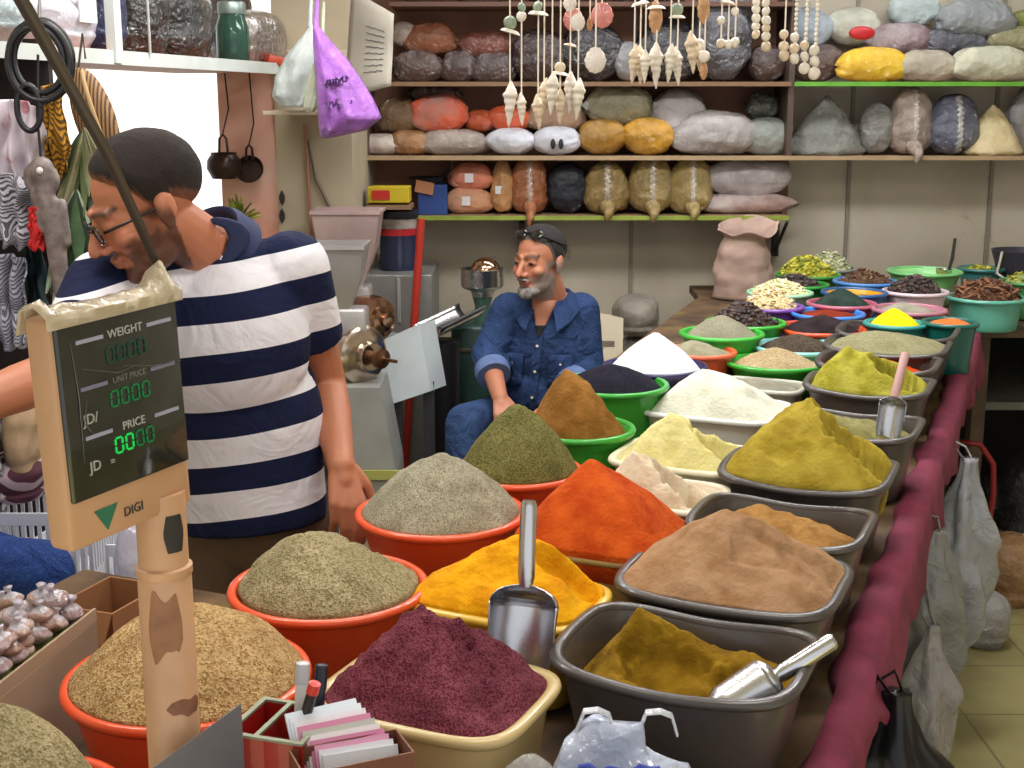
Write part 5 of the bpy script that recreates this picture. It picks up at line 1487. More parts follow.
put('foot', MB().box((po.x - .05, po.y - .05, zb_ - .0), (po.x + .05, po.y + .05, zb_ + .012), bev=.004), beige, root)
# loose grey metal sheet at its foot
a_, b_ = at_y(141, 776, 1.20), at_y(241, 703, 1.30)
m = MB()
tn = Vector((.0, -.004, 0))
P4 = [Vector((a_.x, a_.y, a_.z)), b_, Vector((b_.x + .003, b_.y, zt(1.30) + .002)), Vector((a_.x, a_.y, zt(1.2) + .002))]
m.rings([[p for p in P4], [p + tn for p in P4]])
o = put('metal_sheet', m, plain('#76747a', .5, .2, var=.15), smooth=False); tag(o, 'grey metal sheet with a slanting edge at the foot of the scale pole', 'metal sheet')
# dark bar from the ceiling to the scale
tp = at_y(18, -6, 1.15); bt = at_y(166, 286, 1.325); d = (tp - bt) / (tp.z - bt.z)
ptz = [bt + Vector((.004, 0, -.012)), bt + d * .06 + Vector((.004, 0, 0)), bt.lerp(tp, .5) + Vector((.008, 0, 0)), tp, bt + d * (H - bt.z) * .98]
o = put('hanging_bar', MB().tube(ptz, [.005, .0065, .0075, .0085, .009], 8, flat=.45), plain('#3b2f2b', .4, .3, var=.2), angle=40)
tag(o, 'thin dark metal bar slanting from the ceiling down to the scale', 'bar')

# ------------------------------------------------------------------ near corner of the counter
C0, C1 = Vector((-.650, 1.50, 0)), Vector((-.603, 1.775, 0))
zc = zt(1.6) + .003; zcT = .975
cx_ = (C1 - C0).normalized(); cn = Vector((cx_.y, -cx_.x, 0)); CW = (C1 - C0).length
MC_ = T((C0 + C1) / 2) @ Matrix((cn, cx_, Vector((0, 0, 1)))).transposed().to_4x4()     # x out to the right, y along
root = empty('carton', (MC_ @ Vector((-.2, 0, zc)))); tag(root, 'shallow beige carton with a green top holding the little wrapped bundles', 'box')
put('box_side', MB().box((-.40, -CW / 2, zc), (0, CW / 2, zcT - .006), MC_, bev=.002), plain('#a08a74', .7, var=.2, vs=5), root, smooth=False)
put('green_top', MB().box((-.397, -CW / 2 + .003, zcT - .006), (-.004, CW / 2 - .003, zcT), MC_), plain('#6a7a34', .6, var=.3, vs=12), root, smooth=False)
put('raised_edge', MB().box((-.004, -CW / 2, zcT - .006), (.0, CW / 2, zcT + .012), MC_), plain('#a88f78', .7), root, smooth=False)
def bundle(p, s, seed):
    r_ = random.Random(seed); rs = []
    for i in range(15):
        t = i / 14
        k = math.sin(min(1, t / .62) * PI * .80 + .12) if t < .62 else .62 * (1 - (t - .62) / .14) if t < .74 else .13 + .9 * (t - .74)
        k = max(k, .13)
        rs.append([Vector((s * k * math.cos(a) * (1 + .10 * math.sin(5 * a + seed) * (1 if t > .5 else .3)), s * k * math.sin(a), s * 1.9 * t)) for a in [2 * PI * j / 18 for j in range(18)]])
    MM = T(p) @ RZ(r_.uniform(0, 6)) @ Matrix.Rotation(r_.uniform(-.35, .35), 4, 'X')
    return MB().rings(rs[:9], True, False, M=MM).rings(rs[8:], False, True, 1, M=MM)
bmat = [plasticbag('#8a5e4c', 0, '#a88a80', .9, .1), plasticbag('#95705c', 0, '#b49a94', .9, .1), plasticbag('#a0868a', 0, '#7c5a50', .9, .1)]
bl_spots = [(14, 600), (40, 598), (58, 600), (68, 636), (40, 664), (2, 650), (20, 642), (44, 630), (12, 618), (60, 616), (6, 668), (24, 672), (14, 650), (34, 652), (50, 658), (8, 630), (28, 634), (46, 638), (62, 644), (20, 616), (38, 618), (55, 624), (72, 626), (30, 604), (48, 608), (64, 610), (76, 612), (4, 606)]
for i, (px, py) in enumerate(bl_spots):
    lay = .026 if i < 10 else (.012 if i % 3 == 0 else 0)
    p = at_z(px, py + 8, zcT + .002 + lay)
    q = MC_.inverted() @ p; q.x = min(q.x, -.028); q.x = max(q.x, -.37); q.y = max(min(q.y, CW / 2 - .03), -CW / 2 + .03); p = MC_ @ q
    o = put('spice_bundle', bundle(p, .0175 + .003 * ((i * 7) % 3) / 2, i), [bmat[i % 3], film('#d4ccd8', .8, .1)], angle=180)
    tag(o, 'little clear plastic bundle of brown spice in the pile on the green topped carton', 'bundle', 'little wrapped bundles on the green carton')
# brown carton behind
ca = at_y(110, 618, 2.00)
root = empty('carton', (ca.x, ca.y, zt(2.0) + .003)); tag(root, 'open brown carton with a green print behind the tan grain', 'box')
Mb = T((ca.x, ca.y, 0)) @ RZ(-.35); z0, z1 = zt(2.0) + .012, at_y(110, 594, 2.0).z
brn = plain('#9a6a44', .8, var=.2, vs=5)
m = MB().box((-.05, -.07, z0), (.06, .07, z0 + .005), Mb)
for lo, hi in (((-.05, -.07), (.06, -.066)), ((-.05, .066), (.06, .07)), ((-.05, -.066), (-.046, .066)), ((.056, -.066), (.06, .066))): m.box((lo[0], lo[1], z0), (hi[0], hi[1], z1), Mb)
put('box_body', m, brn, root, smooth=False)
put('flap', MB().box((-.05, 0, 0), (.06, .003, .05), Mb @ T((0, -.07, z1)) @ Matrix.Rotation(-.5 + PI, 4, 'X')), plain('#8a5c38', .8), root, smooth=False)
put('green_print', MB().box((-.02, -.0715, z0 + .03), (.02, -.0702, z0 + .09), Mb), plain('#2f7a44', .6), root, smooth=False)

# pen organiser, pens, cards
pr = at_y(283, 742, 1.36); zo = zt(1.36) + .003; ztop = at_y(283, 722, 1.36).z
Mo = T((pr.x, 1.36, 0)) @ RZ(-.30)
root = empty('pen_organiser', (pr.x, 1.36, zo)); tag(root, 'red plastic organiser holding the markers at the front of the table', 'organiser')
redp = plain('#a8241c', .3, coat=.4)
m = MB().box((-.046, -.045, zo), (.046, .045, zo + .004), Mo)
for lo, hi in (((-.046, -.045), (.046, -.042)), ((-.046, .042), (.046, .045)), ((-.046, -.042), (-.043, .042)), ((.043, -.042), (.046, .042)), ((-.012, -.042), (-.0095, .042))): m.box((lo[0], lo[1], zo), (hi[0], hi[1], ztop), Mo)
put('tray', m, redp, root, smooth=False)
put('rim', MB().box((-.048, -.047, ztop), (.048, -.041, ztop + .003), Mo).box((-.048, .041, ztop), (.048, .047, ztop + .003), Mo).box((-.048, -.041, ztop), (-.042, .041, ztop + .003), Mo).box((.042, -.041, ztop), (.048, .041, ztop + .003), Mo).box((-.0135, -.041, ztop), (-.008, .041, ztop + .003), Mo), plain('#8c9078', .5), root, smooth=False)
def marker(px0, py0, px1, py1, Y0, Y1, r, body, cap, capf, label):
    lo, hi = at_y(px0, py0, Y0), at_y(px1, py1, Y1)
    o = put('marker_pen', MB().tube([lo, hi.lerp(lo, capf)], r, 14), body); tag(o, label, 'marker', 'markers in the red organiser')
    put('cap', MB().tube([hi.lerp(lo, capf), hi.lerp(lo, capf * .05), hi], [r * 1.12, r * 1.08, r * .8], 14), cap, o)
marker(300, 732, 303, 662, 1.375, 1.385, .0075, plain('#d8d8d4', .4), plain('#b9bcc0', .3), .3, 'white marker standing upright in the red organiser')
marker(298, 742, 315, 683, 1.355, 1.345, .0065, plain('#1c1a1c', .35), plain('#c8382c', .35), .16, 'black marker with a red end leaning in the red organiser')
marker(316, 735, 322, 664, 1.375, 1.395, .0068, plain('#141a30', .35), plain('#15182a', .35), .35, 'dark navy marker in the red organiser beside the sumac')
# card box
cr_ = at_y(352, 770, 1.30); Mk = T((cr_.x, 1.30, 0)) @ RZ(.42); zk = zt(1.3) + .003; zkt = at_y(300, 760, 1.28).z
root = empty('card_box', (cr_.x, 1.30, zk)); tag(root, 'small brown open box holding pink and white cards', 'box')
m = MB().box((-.062, -.03, zk), (.062, .03, zk + .003), Mk)
for lo, hi in (((-.062, -.03), (.062, -.028)), ((-.062, .028), (.062, .03)), ((-.062, -.028), (-.060, .028)), ((.060, -.028), (.062, .028))): m.box((lo[0], lo[1], zk), (hi[0], hi[1], zkt), Mk)
put('box_body', m, plain('#7a4a34', .6, var=.15), root, smooth=False)
cols = ['#dfe2ea', '#e4e4ea', '#d89ab8', '#d084a8', '#e2e2e0', '#b9b8b0', '#d488a8', '#e6e6ea', '#e0e4ec', '#dfe6ee']
for i, hxc in enumerate(cols):
    yv = -.026 + .0046 * i
    o = put('card', MB().box((-.048, -.0021, 0), (.036, .0021, .098), Mk @ T((.016 - .0022 * i, yv, zkt - .098 + .0046 * i)) @ RZ(-.1 + .02 * i) @ Matrix.Rotation(-.42 - .02 * i, 4, 'X')), plain(hxc, .6), smooth=False)
    lb = {2: 'pale pink card in the brown box', 3: 'deep pink card between the pale ones in the brown box', 6: 'deep pink card nearer the sumac in the brown box'}.get(i, 'white card standing among the others in the small brown box')
    tag(o, lb, 'card', 'cards in the small brown box')
# carrier bag at the front edge
cb = at_y(618, 755, 1.45); YCB = 1.45
rs = []
for i in range(19):
    t = i / 18; row = []
    for j in range(44):
        a = 2 * PI * j / 44
        k = (1 - (2 * t - 1) ** 4 * .5) * (1 - .35 * t)
        x, y, z = .092 * k * math.cos(a), .045 * k * math.sin(a), .172 * t
        n = nz(x, y, z, 16, 3) * .035 + nz(x, y, z, 40, 4) * .012
        row.append(Vector((cb.x + x + n * math.cos(a), YCB + y + n * math.sin(a) * .6, zt(YCB) + .003 + z + (n * .8 if i else 0))))
    rs.append(row)
o = put('carrier_bag', MB().rings(rs), plasticbag('#c8d0e4', .1, '#a2aec8', .9, .12), angle=180)
tag(o, 'crumpled white carrier bag with blue print in front of the nearest grey tub', 'bag')
tpz = zt(YCB) + .172
for dx, h2 in ((-.03, .022), (.045, .020)):
    put('handle', MB().tube([(cb.x + dx - .022, YCB, tpz - .015), (cb.x + dx - .012, YCB - .005, tpz + h2 * .8), (cb.x + dx + .004, YCB - .01, tpz + h2), (cb.x + dx + .018, YCB - .005, tpz + h2 * .6), (cb.x + dx + .026, YCB, tpz - .015)], .006, 8, flat=.35), film('#dfe4ee', .75, .15), o)
m = MB()
for k in range(3):
    m.tube([Vector((cb.x - .05 + .012 * q, YCB - .052 + .010 * abs(q - 4) / 4, tpz - .035 - .022 * k + .004 * math.sin(q * 2.3 + k))) for q in range(9)], .0028 if k == 0 else .0016, 6)
put('blue_print', m, plain('#3a4aa8', .5), o)
cp = at_y(530, 760, 1.42)
o = put('clear_wrapper', MB().rings([[Vector((cp.x + .05 * math.cos(a) * k + .008 * nz(a, z, 0, 2, 1), 1.41 + .03 * math.sin(a) * k, zt(1.41) + .003 + z)) for a in [2 * PI * j / 24 for j in range(24)]] for z, k in ((0, 1), (.05, 1.05), (.10, .85), (.135, .5), (.15, .1))]), film('#c8c4c0', .5, .12), angle=180)
tag(o, 'small crumpled clear wrapper beside the carrier bag', 'wrapper')

# ------------------------------------------------------------------ long shelf at the left with its load
LA, LB = at_y(0, 42, 3.10), at_y(287, 66, 4.78)
LA = LA - (LB - LA) * .35; zl = LB.z + .004
dl = Vector((LB.x - LA.x, LB.y - LA.y, 0)).normalized(); nl = Vector((dl.y, -dl.x, 0)); Ll = Vector((LB.x - LA.x, LB.y - LA.y, 0)).length
ML = T((LA.x, LA.y, 0)) @ Matrix((dl, -nl, Vector((0, 0, 1)))).transposed().to_4x4()   # x along, +y to the left
root = empty('hanging_shelf', ML @ Vector((Ll / 2, .2, zl - .03))); tag(root, 'long white edged shelf hung from the ceiling at the left', 'shelf')
put('board', MB().box((0, .006, zl - .028), (Ll, .42, zl), ML), plain('#a8674a', .6, var=.2), root, smooth=False)
put('edge_strip', MB().box((0, 0, zl - .034), (Ll, .006, zl + .004), ML), plain('#c9cfcc', .5, var=.1), root, smooth=False)
def shx(px, y=0.0):
    """distance along the shelf at which pixel column px meets its line"""
    u = (px - 512) / F
    # X = u * depth; solve on the line
    lo, hi = 0.0, Ll + .6
    for _ in range(40):
        mid = (lo + hi) / 2; p = ML @ Vector((mid, y, zl))
        if proj(p)[0] < px: lo = mid
        else: hi = mid
    return lo
post = shx(117)
put('post', MB().box((post - .018, -.008, zl - .03), (post + .018, .02, H), ML), plain('#d2d8d4', .5), root, smooth=False)
put('wire', MB().tube([ML @ Vector((shx(149), -.004, zl)), ML @ Vector((shx(149), -.004, H))], .004, 6), plain('#a8a8a4', .4), root)
put('wire', MB().tube([ML @ Vector((Ll - .05, .38, zl)), ML @ Vector((Ll - .05, .38, H))], .004, 6), plain('#a8a8a4', .4), root)
def lump(name, label, px0, px1, py0, mat, cat, dpt=.14, y0=.03, seed=1, z=None, group='load on the long left shelf', fold=.10, sq=1.0):
    a, b_ = shx(px0, y0 + dpt * .5), shx(px1, y0 + dpt * .5)
    c = ML @ Vector(((a + b_) / 2, y0 + dpt, zl)); dep = proj(c)[2]
    hh = max(.05, (proj(c)[1] - py0) * dep / F)
    rs = []
    w = (b_ - a) / 2
    for i in range(21):
        t = i / 20; k = max(.04, (1 - abs(2 * t - 1) ** 3) ** .6) if t > .25 else .8 + .2 * t / .25
        row = []
        for j in range(34):
            th = 2 * PI * j / 34; x, y, zz = w * k * math.cos(th), dpt * k * math.sin(th), hh * t
            n = 1 + nz(x, y, zz, 9, seed) * fold * 1.6 + nz(x, y, zz, 24, seed) * fold * .8
            row.append(ML @ Vector(((a + b_) / 2 + x * n, y0 + dpt + y * min(n, 1.05), zl + .001 + zz * (.9 + .1 * n))))
        rs.append(row)
    o = put(name, MB().rings(rs), mat, angle=180)
    return tag(o, label, cat, group)
lump('plastic_bag', 'pale blue grey bag at the left end of the long shelf', -40, 34, -30, plasticbag('#8fa0a4', 0, '#a8b4b4'), 'bag', seed=2)
lump('plastic_bag', 'white plastic bag on the long shelf left of the white post', 32, 94, -8, plasticbag('#d4d6e2', 0, '#b6bccc', .6), 'bag', seed=3)
lump('backpack', 'dark navy bag with an orange patch beside the white post', 84, 122, -20, plasticbag('#1c2450', 0, '#101630', .3), 'bag', seed=4, dpt=.12)
lump('bin_bag', 'black shiny bin bag right of the white post', 124, 164, -20, plasticbag('#0d0c0e', 0, '#070608', 1.0, .1), 'bag', seed=5, fold=.16)
lump('bin_bag', 'larger black shiny bin bag next to the glass jar', 158, 212, -20, plasticbag('#0e0d0f', 0, '#070608', 1.0, .1), 'bag', seed=6, fold=.16)
j0, j1 = shx(213, .12), shx(243, .12); rj = (j1 - j0) / 2 * .55
pj = ML @ Vector(((j0 + j1) / 2, .10, zl + .001))
gm, _nt, _b = newmat('green_glass'); setp(_b, Base_Color=lin('#5a8a78'), Roughness=.08, Transmission_Weight=.75, IOR=1.4)
rj = .055
root = empty('glass_jar', pj); tag(root, 'greenish glass jar on the long shelf beside the bin bags', 'jar')
put('jar_body', MB().lathe([(.001, 0), (rj * .9, 0), (rj, .012), (rj, .12), (rj * .8, .15), (rj * .78, .165), (rj * .74, .165), (rj * .76, .148), (rj * .95, .118), (rj * .95, .014), (.001, .006)], 32, T(pj), cap=False), gm, root)
put('lid', MB().lathe([(rj * .84, .160), (rj * .86, .164), (rj * .86, .195), (.8 * rj, .20)], 32, T(pj)), plain('#8a9a94', .35, .5), root)
put('contents', MB().ell(pj + Vector((0, 0, .055)), (rj * .88, rj * .88, .045)), powder('#3c5a48', 'big'), root)
fo = plain('#b0a8a4', .25, .8, var=.5, vs=60, bs=1.0, bsc=70)
lump('foil_bag', 'glittering silver wrapped bag at the end of the long shelf', 244, 292, 12, fo, 'bag', seed=8, dpt=.08)
lump('plastic_bag', 'dark brown bag behind the glittering bag', 226, 254, -30, plasticbag('#4a3a34', 0, '#2c2420'), 'bag', seed=9, dpt=.07, y0=.20)
pr_ = ML @ Vector((shx(278), .03, zl + .001))
o = put('packet', MB().box((-.02, -.03, 0), (.05, .03, .03), T(pr_) @ RZ(.6) @ Matrix.Rotation(.2, 4, 'Y'), bev=.006), plain('#b0402c', .4)); tag(o, 'small red packet at the end of the long shelf', 'packet')
p_ = ML @ Vector((shx(97), .02, zl + .10))
o = put('card_label', MB().box((-.03, -.003, -.03), (.03, .003, .04), T(p_) @ RZ(1.1)), plain('#e0dcdc', .5), smooth=False); tag(o, 'white price card on the navy bag on the long shelf', 'card')
put('card_label_top', MB().box((-.03, -.0035, .04), (.03, .0035, .055), T(p_) @ RZ(1.1)), plain('#e05a2c', .5), o, smooth=False)

# ------------------------------------------------------------------ wares hanging at the left edge
YH = 3.05
pn = put('display_panel', MB().box((at_y(-60, 200, 3.3).x, 3.30, 0), (at_y(58, 200, 3.3).x, 3.33, 1.86)), plain('#241c1c', .8, var=.3), smooth=False)
tag(pn, 'dark standing panel with scarves and trinkets hung on it', 'panel')
def scarf(label, px0, px1, py0, py1, mat, Y=YH, folds=5, depth=.03, seed=1, hem=.03, name='hanging_scarf', cat='scarf', taper=0.0, group='wares hanging at the left edge'):
    a, b_ = at_y(px0, py0, Y), at_y(px1, py1, Y); rows = []
    for i in range(31):
        t = i / 30; row = []
        for j in range(41):
            u = j / 40
            ww = (b_.x - a.x) * (1 - taper * t); xx = (a.x + b_.x) / 2 + (u - .5) * ww
            y = Y + depth * (math.sin(u * folds * 2 * PI + seed + 1.2 * t) * .6 + nz(u, t, 0, 3.5, seed)) 
            z = a.z + (b_.z - a.z) * t + hem * t * nz(u, 0, 0, 6, seed + 3) + .02 * math.sin(u * PI) * (1 - t)
            row.append(Vector((xx + .015 * nz(t, u, 0, 4, seed), y, z)))
        rows.append(row)
    o = put(name, MB().rings(rows, False, False, closed=False), mat, angle=180)
    s = o.modifiers.new('s', 'SOLIDIFY'); s.thickness = .004
    return tag(o, label, cat, group)
def patterned(h1, h2, sc, kind='checker'):
    m, nt, b = newmat('cloth_pattern')
    tc = nt.nodes.new('ShaderNodeTexCoord'); mp = nt.nodes.new('ShaderNodeMapping'); mp.inputs['Rotation'].default_value = (.5, .3, .8); nt.links.new(tc.outputs['Object'], mp.inputs[0])
    if kind == 'checker':
        n = tex(nt, 'Wave', sc, 2, mp.outputs[0], Distortion=3); f = ramp(nt, n.outputs['Fac'], [(.55, (0, 0, 0)), (.62, (1, 1, 1))])
    else:
        n = tex(nt, 'Noise', sc, 4, mp.outputs[0]); f = ramp(nt, n.outputs['Fac'], [(.56, (0, 0, 0)), (.62, (1, 1, 1))])
    nt.links.new(mixcol(nt, f, lin(h1), lin(h2)), b.inputs['Base Color']); setp(b, Roughness=.9)
    return m
scarf('white and pink printed scarf hanging highest at the left edge', -30, 46, 108, 186, patterned('#cfc4cc', '#c07a88', 16, 'noise'), folds=4, seed=2)
scarf('black and white checked scarf hanging under the pink one', -24, 42, 182, 246, patterned('#bcb8c0', '#4a4852', 62), folds=3, seed=3, Y=YH - .03, taper=.2)
scarf('grey white patterned scarf hanging low at the left edge', -26, 32, 262, 345, patterned('#b0b0be', '#5c5a68', 55), folds=4, seed=4, taper=.0)
scarf('white scarf with grey print at the very left edge, lowest', -30, 10, 395, 520, patterned('#c4c4c8', '#7a7a84', 24), folds=2, seed=5, Y=2.95)
scarf('dark teal cloth behind the carved figure', 24, 48, 235, 312, plain('#1c3438', .9), folds=2, seed=6, Y=YH + .08, depth=.015)
scarf('dark red cloth strip hanging beside the green leaves', 54, 74, 236, 315, plain('#5a2226', .9, var=.3), folds=2, seed=7, Y=YH + .06, depth=.015)
scarf('golden yellow fringed strap under the coiled cable', 41, 66, 92, 172, patterned('#b88420', '#5a3a14', 40), folds=3, seed=8, Y=YH + .02, depth=.012, name='hanging_strap', cat='strap')
scarf('red tassel in front of the checked scarf', 28, 42, 215, 244, plain('#b81c1c', .8), folds=2, seed=9, Y=YH - .08, depth=.01, name='hanging_tassel', cat='tassel')
# coiled black cable
cc = at_y(42, 62, 2.98); m = MB()
pts = []
for i in range(170):
    a = i / 170 * 2 * PI * 4.3; k = 1 + .12 * math.sin(a * .37 + .5) + .05 * math.sin(a * .9)
    pts.append(cc + Vector((.064 * k * math.cos(a), .012 * math.sin(a * .31) - .004 * i / 40, .078 * k * math.sin(a))))
m.tube(pts, .0075, 8)
pts = [cc + Vector((-.03 + .022 * math.cos(a) * 1.2, -.02, -.10 + .05 * math.sin(a))) for a in [i / 60 * 2 * PI * 2.2 for i in range(60)]]
m2 = MB().tube(pts, .007, 8)
o = put('cable_coil', m, plain('#1b1a1e', .4), angle=180); tag(o, 'black coiled cable hanging from the long shelf', 'cable')
put('loose_loop', m2, plain('#1b1a1e', .4), o, angle=180)
put('hanging_hook', MB().tube([cc + Vector((0, 0, .078)), cc + Vector((0, .01, .12)), cc + Vector((0, .03, .2))], .004, 6), plain('#8a8a8a', .4, 1), o)
# brown woven fan
cf = at_y(95, 118, 3.25); R_ = Matrix.Rotation(-.28, 3, 'Y')
fm, _nt, _b = newmat('woven_brown'); _w = tex(_nt, 'Wave', 38, 2, Distortion=1.2)
_nt.links.new(ramp(_nt, _w.outputs['Fac'], [(.2, lin('#4a3020')), (.8, lin('#9a7448'))]), _b.inputs['Base Color']); setp(_b, Roughness=.7)
root = put('woven_basket', MB().ell(cf, (.050, .035, .125), R=R_, seg=28, rg=18), fm, angle=180); tag(root, 'brown oval woven basket hanging above the standing man', 'basket')
put('spine', MB().tube([cf + R_ @ Vector((.012, -.036 * math.sqrt(max(0, 1 - t * t)) - .002, .12 * t)) for t in [-.95 + 1.9 * k / 12 for k in range(13)]], .005, 8), plain('#c0a070', .6), root)
put('hanging_loop', MB().tube([cf + R_ @ Vector((0, 0, .12)), cf + Vector((-.02, .01, .2)), Vector((cf.x - .02, cf.y + .02, zl - .03))], .003, 6), plain('#4a3a2c', .6), root)
# feathers and leaves
def blades(label, px, py, n, L, w, hexes, spread, seed, Y, name, cat, down=True):
    r_ = random.Random(seed); c = at_y(px, py, Y)
    root = MB()
    for i in range(n):
        a = r_.uniform(-spread, spread); b2 = r_.uniform(-.5, .5); l = L * r_.uniform(.55, 1)
        dirv = Vector((math.sin(a), .5 * math.sin(b2), -math.cos(a) if down else math.cos(a))).normalized()
        sdv = Vector((math.cos(a), r_.uniform(-.4, .4), math.sin(a))).normalized()
        rows = []
        for k in range(7):
            t = k / 6; ww = w * math.sin(PI * min(1, t * .92 + .06)) + .001
            p = c + dirv * l * t + Vector((0, -.03 * t * t, -.25 * l * t * t * abs(math.sin(a))))
            nn = dirv.cross(sdv).normalized() * .002
            rows.append([p - sdv * ww - nn, p - sdv * ww + nn, p + nn * 2.5, p + sdv * ww + nn, p + sdv * ww - nn])
        root.rings(rows, mi=i % len(hexes))
    o = put(name, root, [plain(h, .7, var=.3, vs=30) for h in hexes], angle=50)
    return tag(o, label, cat, 'wares hanging at the left edge')
blades('bunch of green and brown feathers hanging behind the man\'s head', 84, 128, 60, .28, .010, ['#4a5a2c', '#6a6a44', '#8a8060', '#2c3a20'], .55, 3, 3.12, 'feather_bunch', 'feathers')
blades('long green and white leaf blades hanging below the feathers', 76, 190, 14, .34, .016, ['#3a5a30', '#9aa890', '#22301c'], .30, 5, 3.06, 'leaf_bunch', 'leaves')
# carved figure
m = MB(); c1 = at_y(42, 172, 2.98)
m.ell(c1, (.030, .026, .036)); m.ell(c1 + Vector((.028, 0, -.018)), (.012, .012, .026)); m.ell(c1 + Vector((-.03, 0, -.012)), (.014, .012, .03))
m.cap(c1 + Vector((.0, 0, -.03)), .020, c1 + Vector((.018, 0, -.12)), .026); m.cap(c1 + Vector((.018, 0, -.12)), .026, c1 + Vector((.026, 0, -.31)), .016)
m.cap(c1 + Vector((-.02, 0, -.05)), .012, c1 + Vector((-.005, -.01, -.13)), .010); m.cap(c1 + Vector((.04, 0, -.07)), .012, c1 + Vector((.05, -.01, -.16)), .010)
o = put('carved_figure', remesh(m, .006, 2, 'carved'), plain('#7d706c', .5, var=.45, vs=40, bs=.5, bsc=50), angle=180); tag(o, 'greyish carved figure hanging on a black cord', 'figure')
put('hanging_cord', MB().tube([c1 + Vector((0, 0, .03)), c1 + Vector((-.005, .01, .12)), c1 + Vector((0, .03, zl - .03 - c1.z))], .003, 6), plain('#16141a', .6), o)
put('eye', MB().ell(c1 + Vector((.004, -.026, .004)), (.008, .005, .008), seg=12, rg=8), plain('#d8d4cc', .4), o)
# bags and crates low at the left
def lowlump(name, label, px0, py0, px1, py1, Y, mat, cat, dep=.12, zb=None, seed=1, fold=.1):
    a, b_ = at_y(px0, py1, Y), at_y(px1, py0, Y); z0 = zb if zb is not None else a.z
    cx0, w = (a.x + b_.x) / 2, (b_.x - a.x) / 2; hh = b_.z - z0; rs = []
    for i in range(23):
        t = i / 22; k = max(.05, (1 - abs(2 * t - 1) ** 3) ** .55) if t > .2 else .85 + .15 * t / .2; row = []
        for j in range(36):
            th = 2 * PI * j / 36; x, y, z = w * k * math.cos(th), dep * k * math.sin(th), hh * t
            n = 1 + nz(x, y, z, 8, seed) * fold * 1.6 + nz(x, y, z, 22, seed) * fold
            row.append(Vector((cx0 + x * n, Y + y * n, z0 + z)))
        rs.append(row)
    return tag(put(name, MB().rings(rs), mat, angle=180), label, cat)
wht = plain('#d6d6dc', .4, coat=.2)
def crate_mesh(w, d, h):
    body, bars = MB(), MB()
    body.box((-w, -d, 0), (w, d, .008))
    for z0, z1 in ((0, .045), (h - .03, h)):
        for lo, hi in (((-w, -d), (w, -d + .006)), ((-w, d - .006), (w, d)), ((-w, -d + .006), (-w + .006, d - .006)), ((w - .006, -d + .006), (w, d - .006))):
            body.box((lo[0], lo[1], z0), (hi[0], hi[1], z1))
    n = int(2 * w / .020)
    for i in range(n + 1):
        x = -w + .006 + (2 * w - .012) * i / n
        for y in (-d + .003, d - .003): bars.box((x - .0045, y - .0025, .045), (x + .0045, y + .0025, h - .03))
    n = int(2 * d / .020)
    for i in range(n + 1):
        y = -d + .006 + (2 * d - .012) * i / n
        for x in (-w + .003, w - .003): bars.box((x - .0025, y - .0045, .045), (x + .0025, y + .0045, h - .03))
    return body, bars
pk = at_y(44, 520, 3.0)
crh = at_y(44, 497, 3.0).z / 4 - .001
first = None
for i in range(4):
    if first is None:
        b1, b2_ = crate_mesh(.17, .13, crh - .002)
        r = empty('plastic_crate', (pk.x - .03, 3.02, 0))
        for nm, mm in (('tray', b1), ('slotted_wall', b2_)):
            mm.xf(T((pk.x - .03, 3.02, 0)))
            put(nm, mm, wht, r, smooth=False)
        first = r; rr_ = r
    else:
        rr_ = first.copy(); C.objects.link(rr_)
        for ch in first.children:
            c = ch.copy(); C.objects.link(c); c.parent = rr_
        rr_.location = (pk.x - .03 + (.01 if i % 2 else 0), 3.02, i * (crh))
    tag(rr_, ['white slotted plastic crate on the floor, lowest of the stack', 'white slotted crate second from the floor in the stack', 'white slotted crate under the topmost one', 'white slotted plastic crate, topmost of the stack behind the blue jeans'][i], 'crate', 'white slotted crates')
pk2 = at_y(88, 562, 2.98)
rr_ = first.copy(); C.objects.link(rr_)
for ch in first.children:
    c = ch.copy(); C.objects.link(c); c.parent = rr_
rr_.location = (pk2.x + .035, 3.12, at_y(88, 545, 2.98).z - crh); rr_.rotation_euler = (0, 0, -.15)
tag(rr_, 'white slotted crate half hidden behind the bottom of the scale head', 'crate', 'white slotted crates')
zc2 = rr_.location.z
o = put('wooden_box', MB().box((pk2.x - .12, 2.98, 0), (pk2.x + .19, 3.26, zc2 - .002), bev=.004), plain('#5a2a3c', .7, var=.2), smooth=False); tag(o, 'dark purple box under the half hidden crate', 'box')
lowlump('tan_bag', 'crumpled tan paper bag on the stacked crates', 8, 402, 40, 470, 3.02, plain('#a08464', .8, var=.3, vs=14, bs=.5, bsc=40), 'bag', .08, 4 * crh + .001 + .05, 3, .16)
lowlump('maroon_bag', 'dark maroon bag with a pale stripe on the crates', -16, 452, 50, 500, 3.03, patterned('#4a2230', '#a8949c', 8), 'bag', .10, 4 * crh + .001, 4)
lowlump('plastic_sack', 'white plastic sack behind the scale pole', 117, 505, 158, 640, 2.86, plasticbag('#e2dcea', 0, '#d0c8de', .6), 'bag', .07, 0.0, 5)
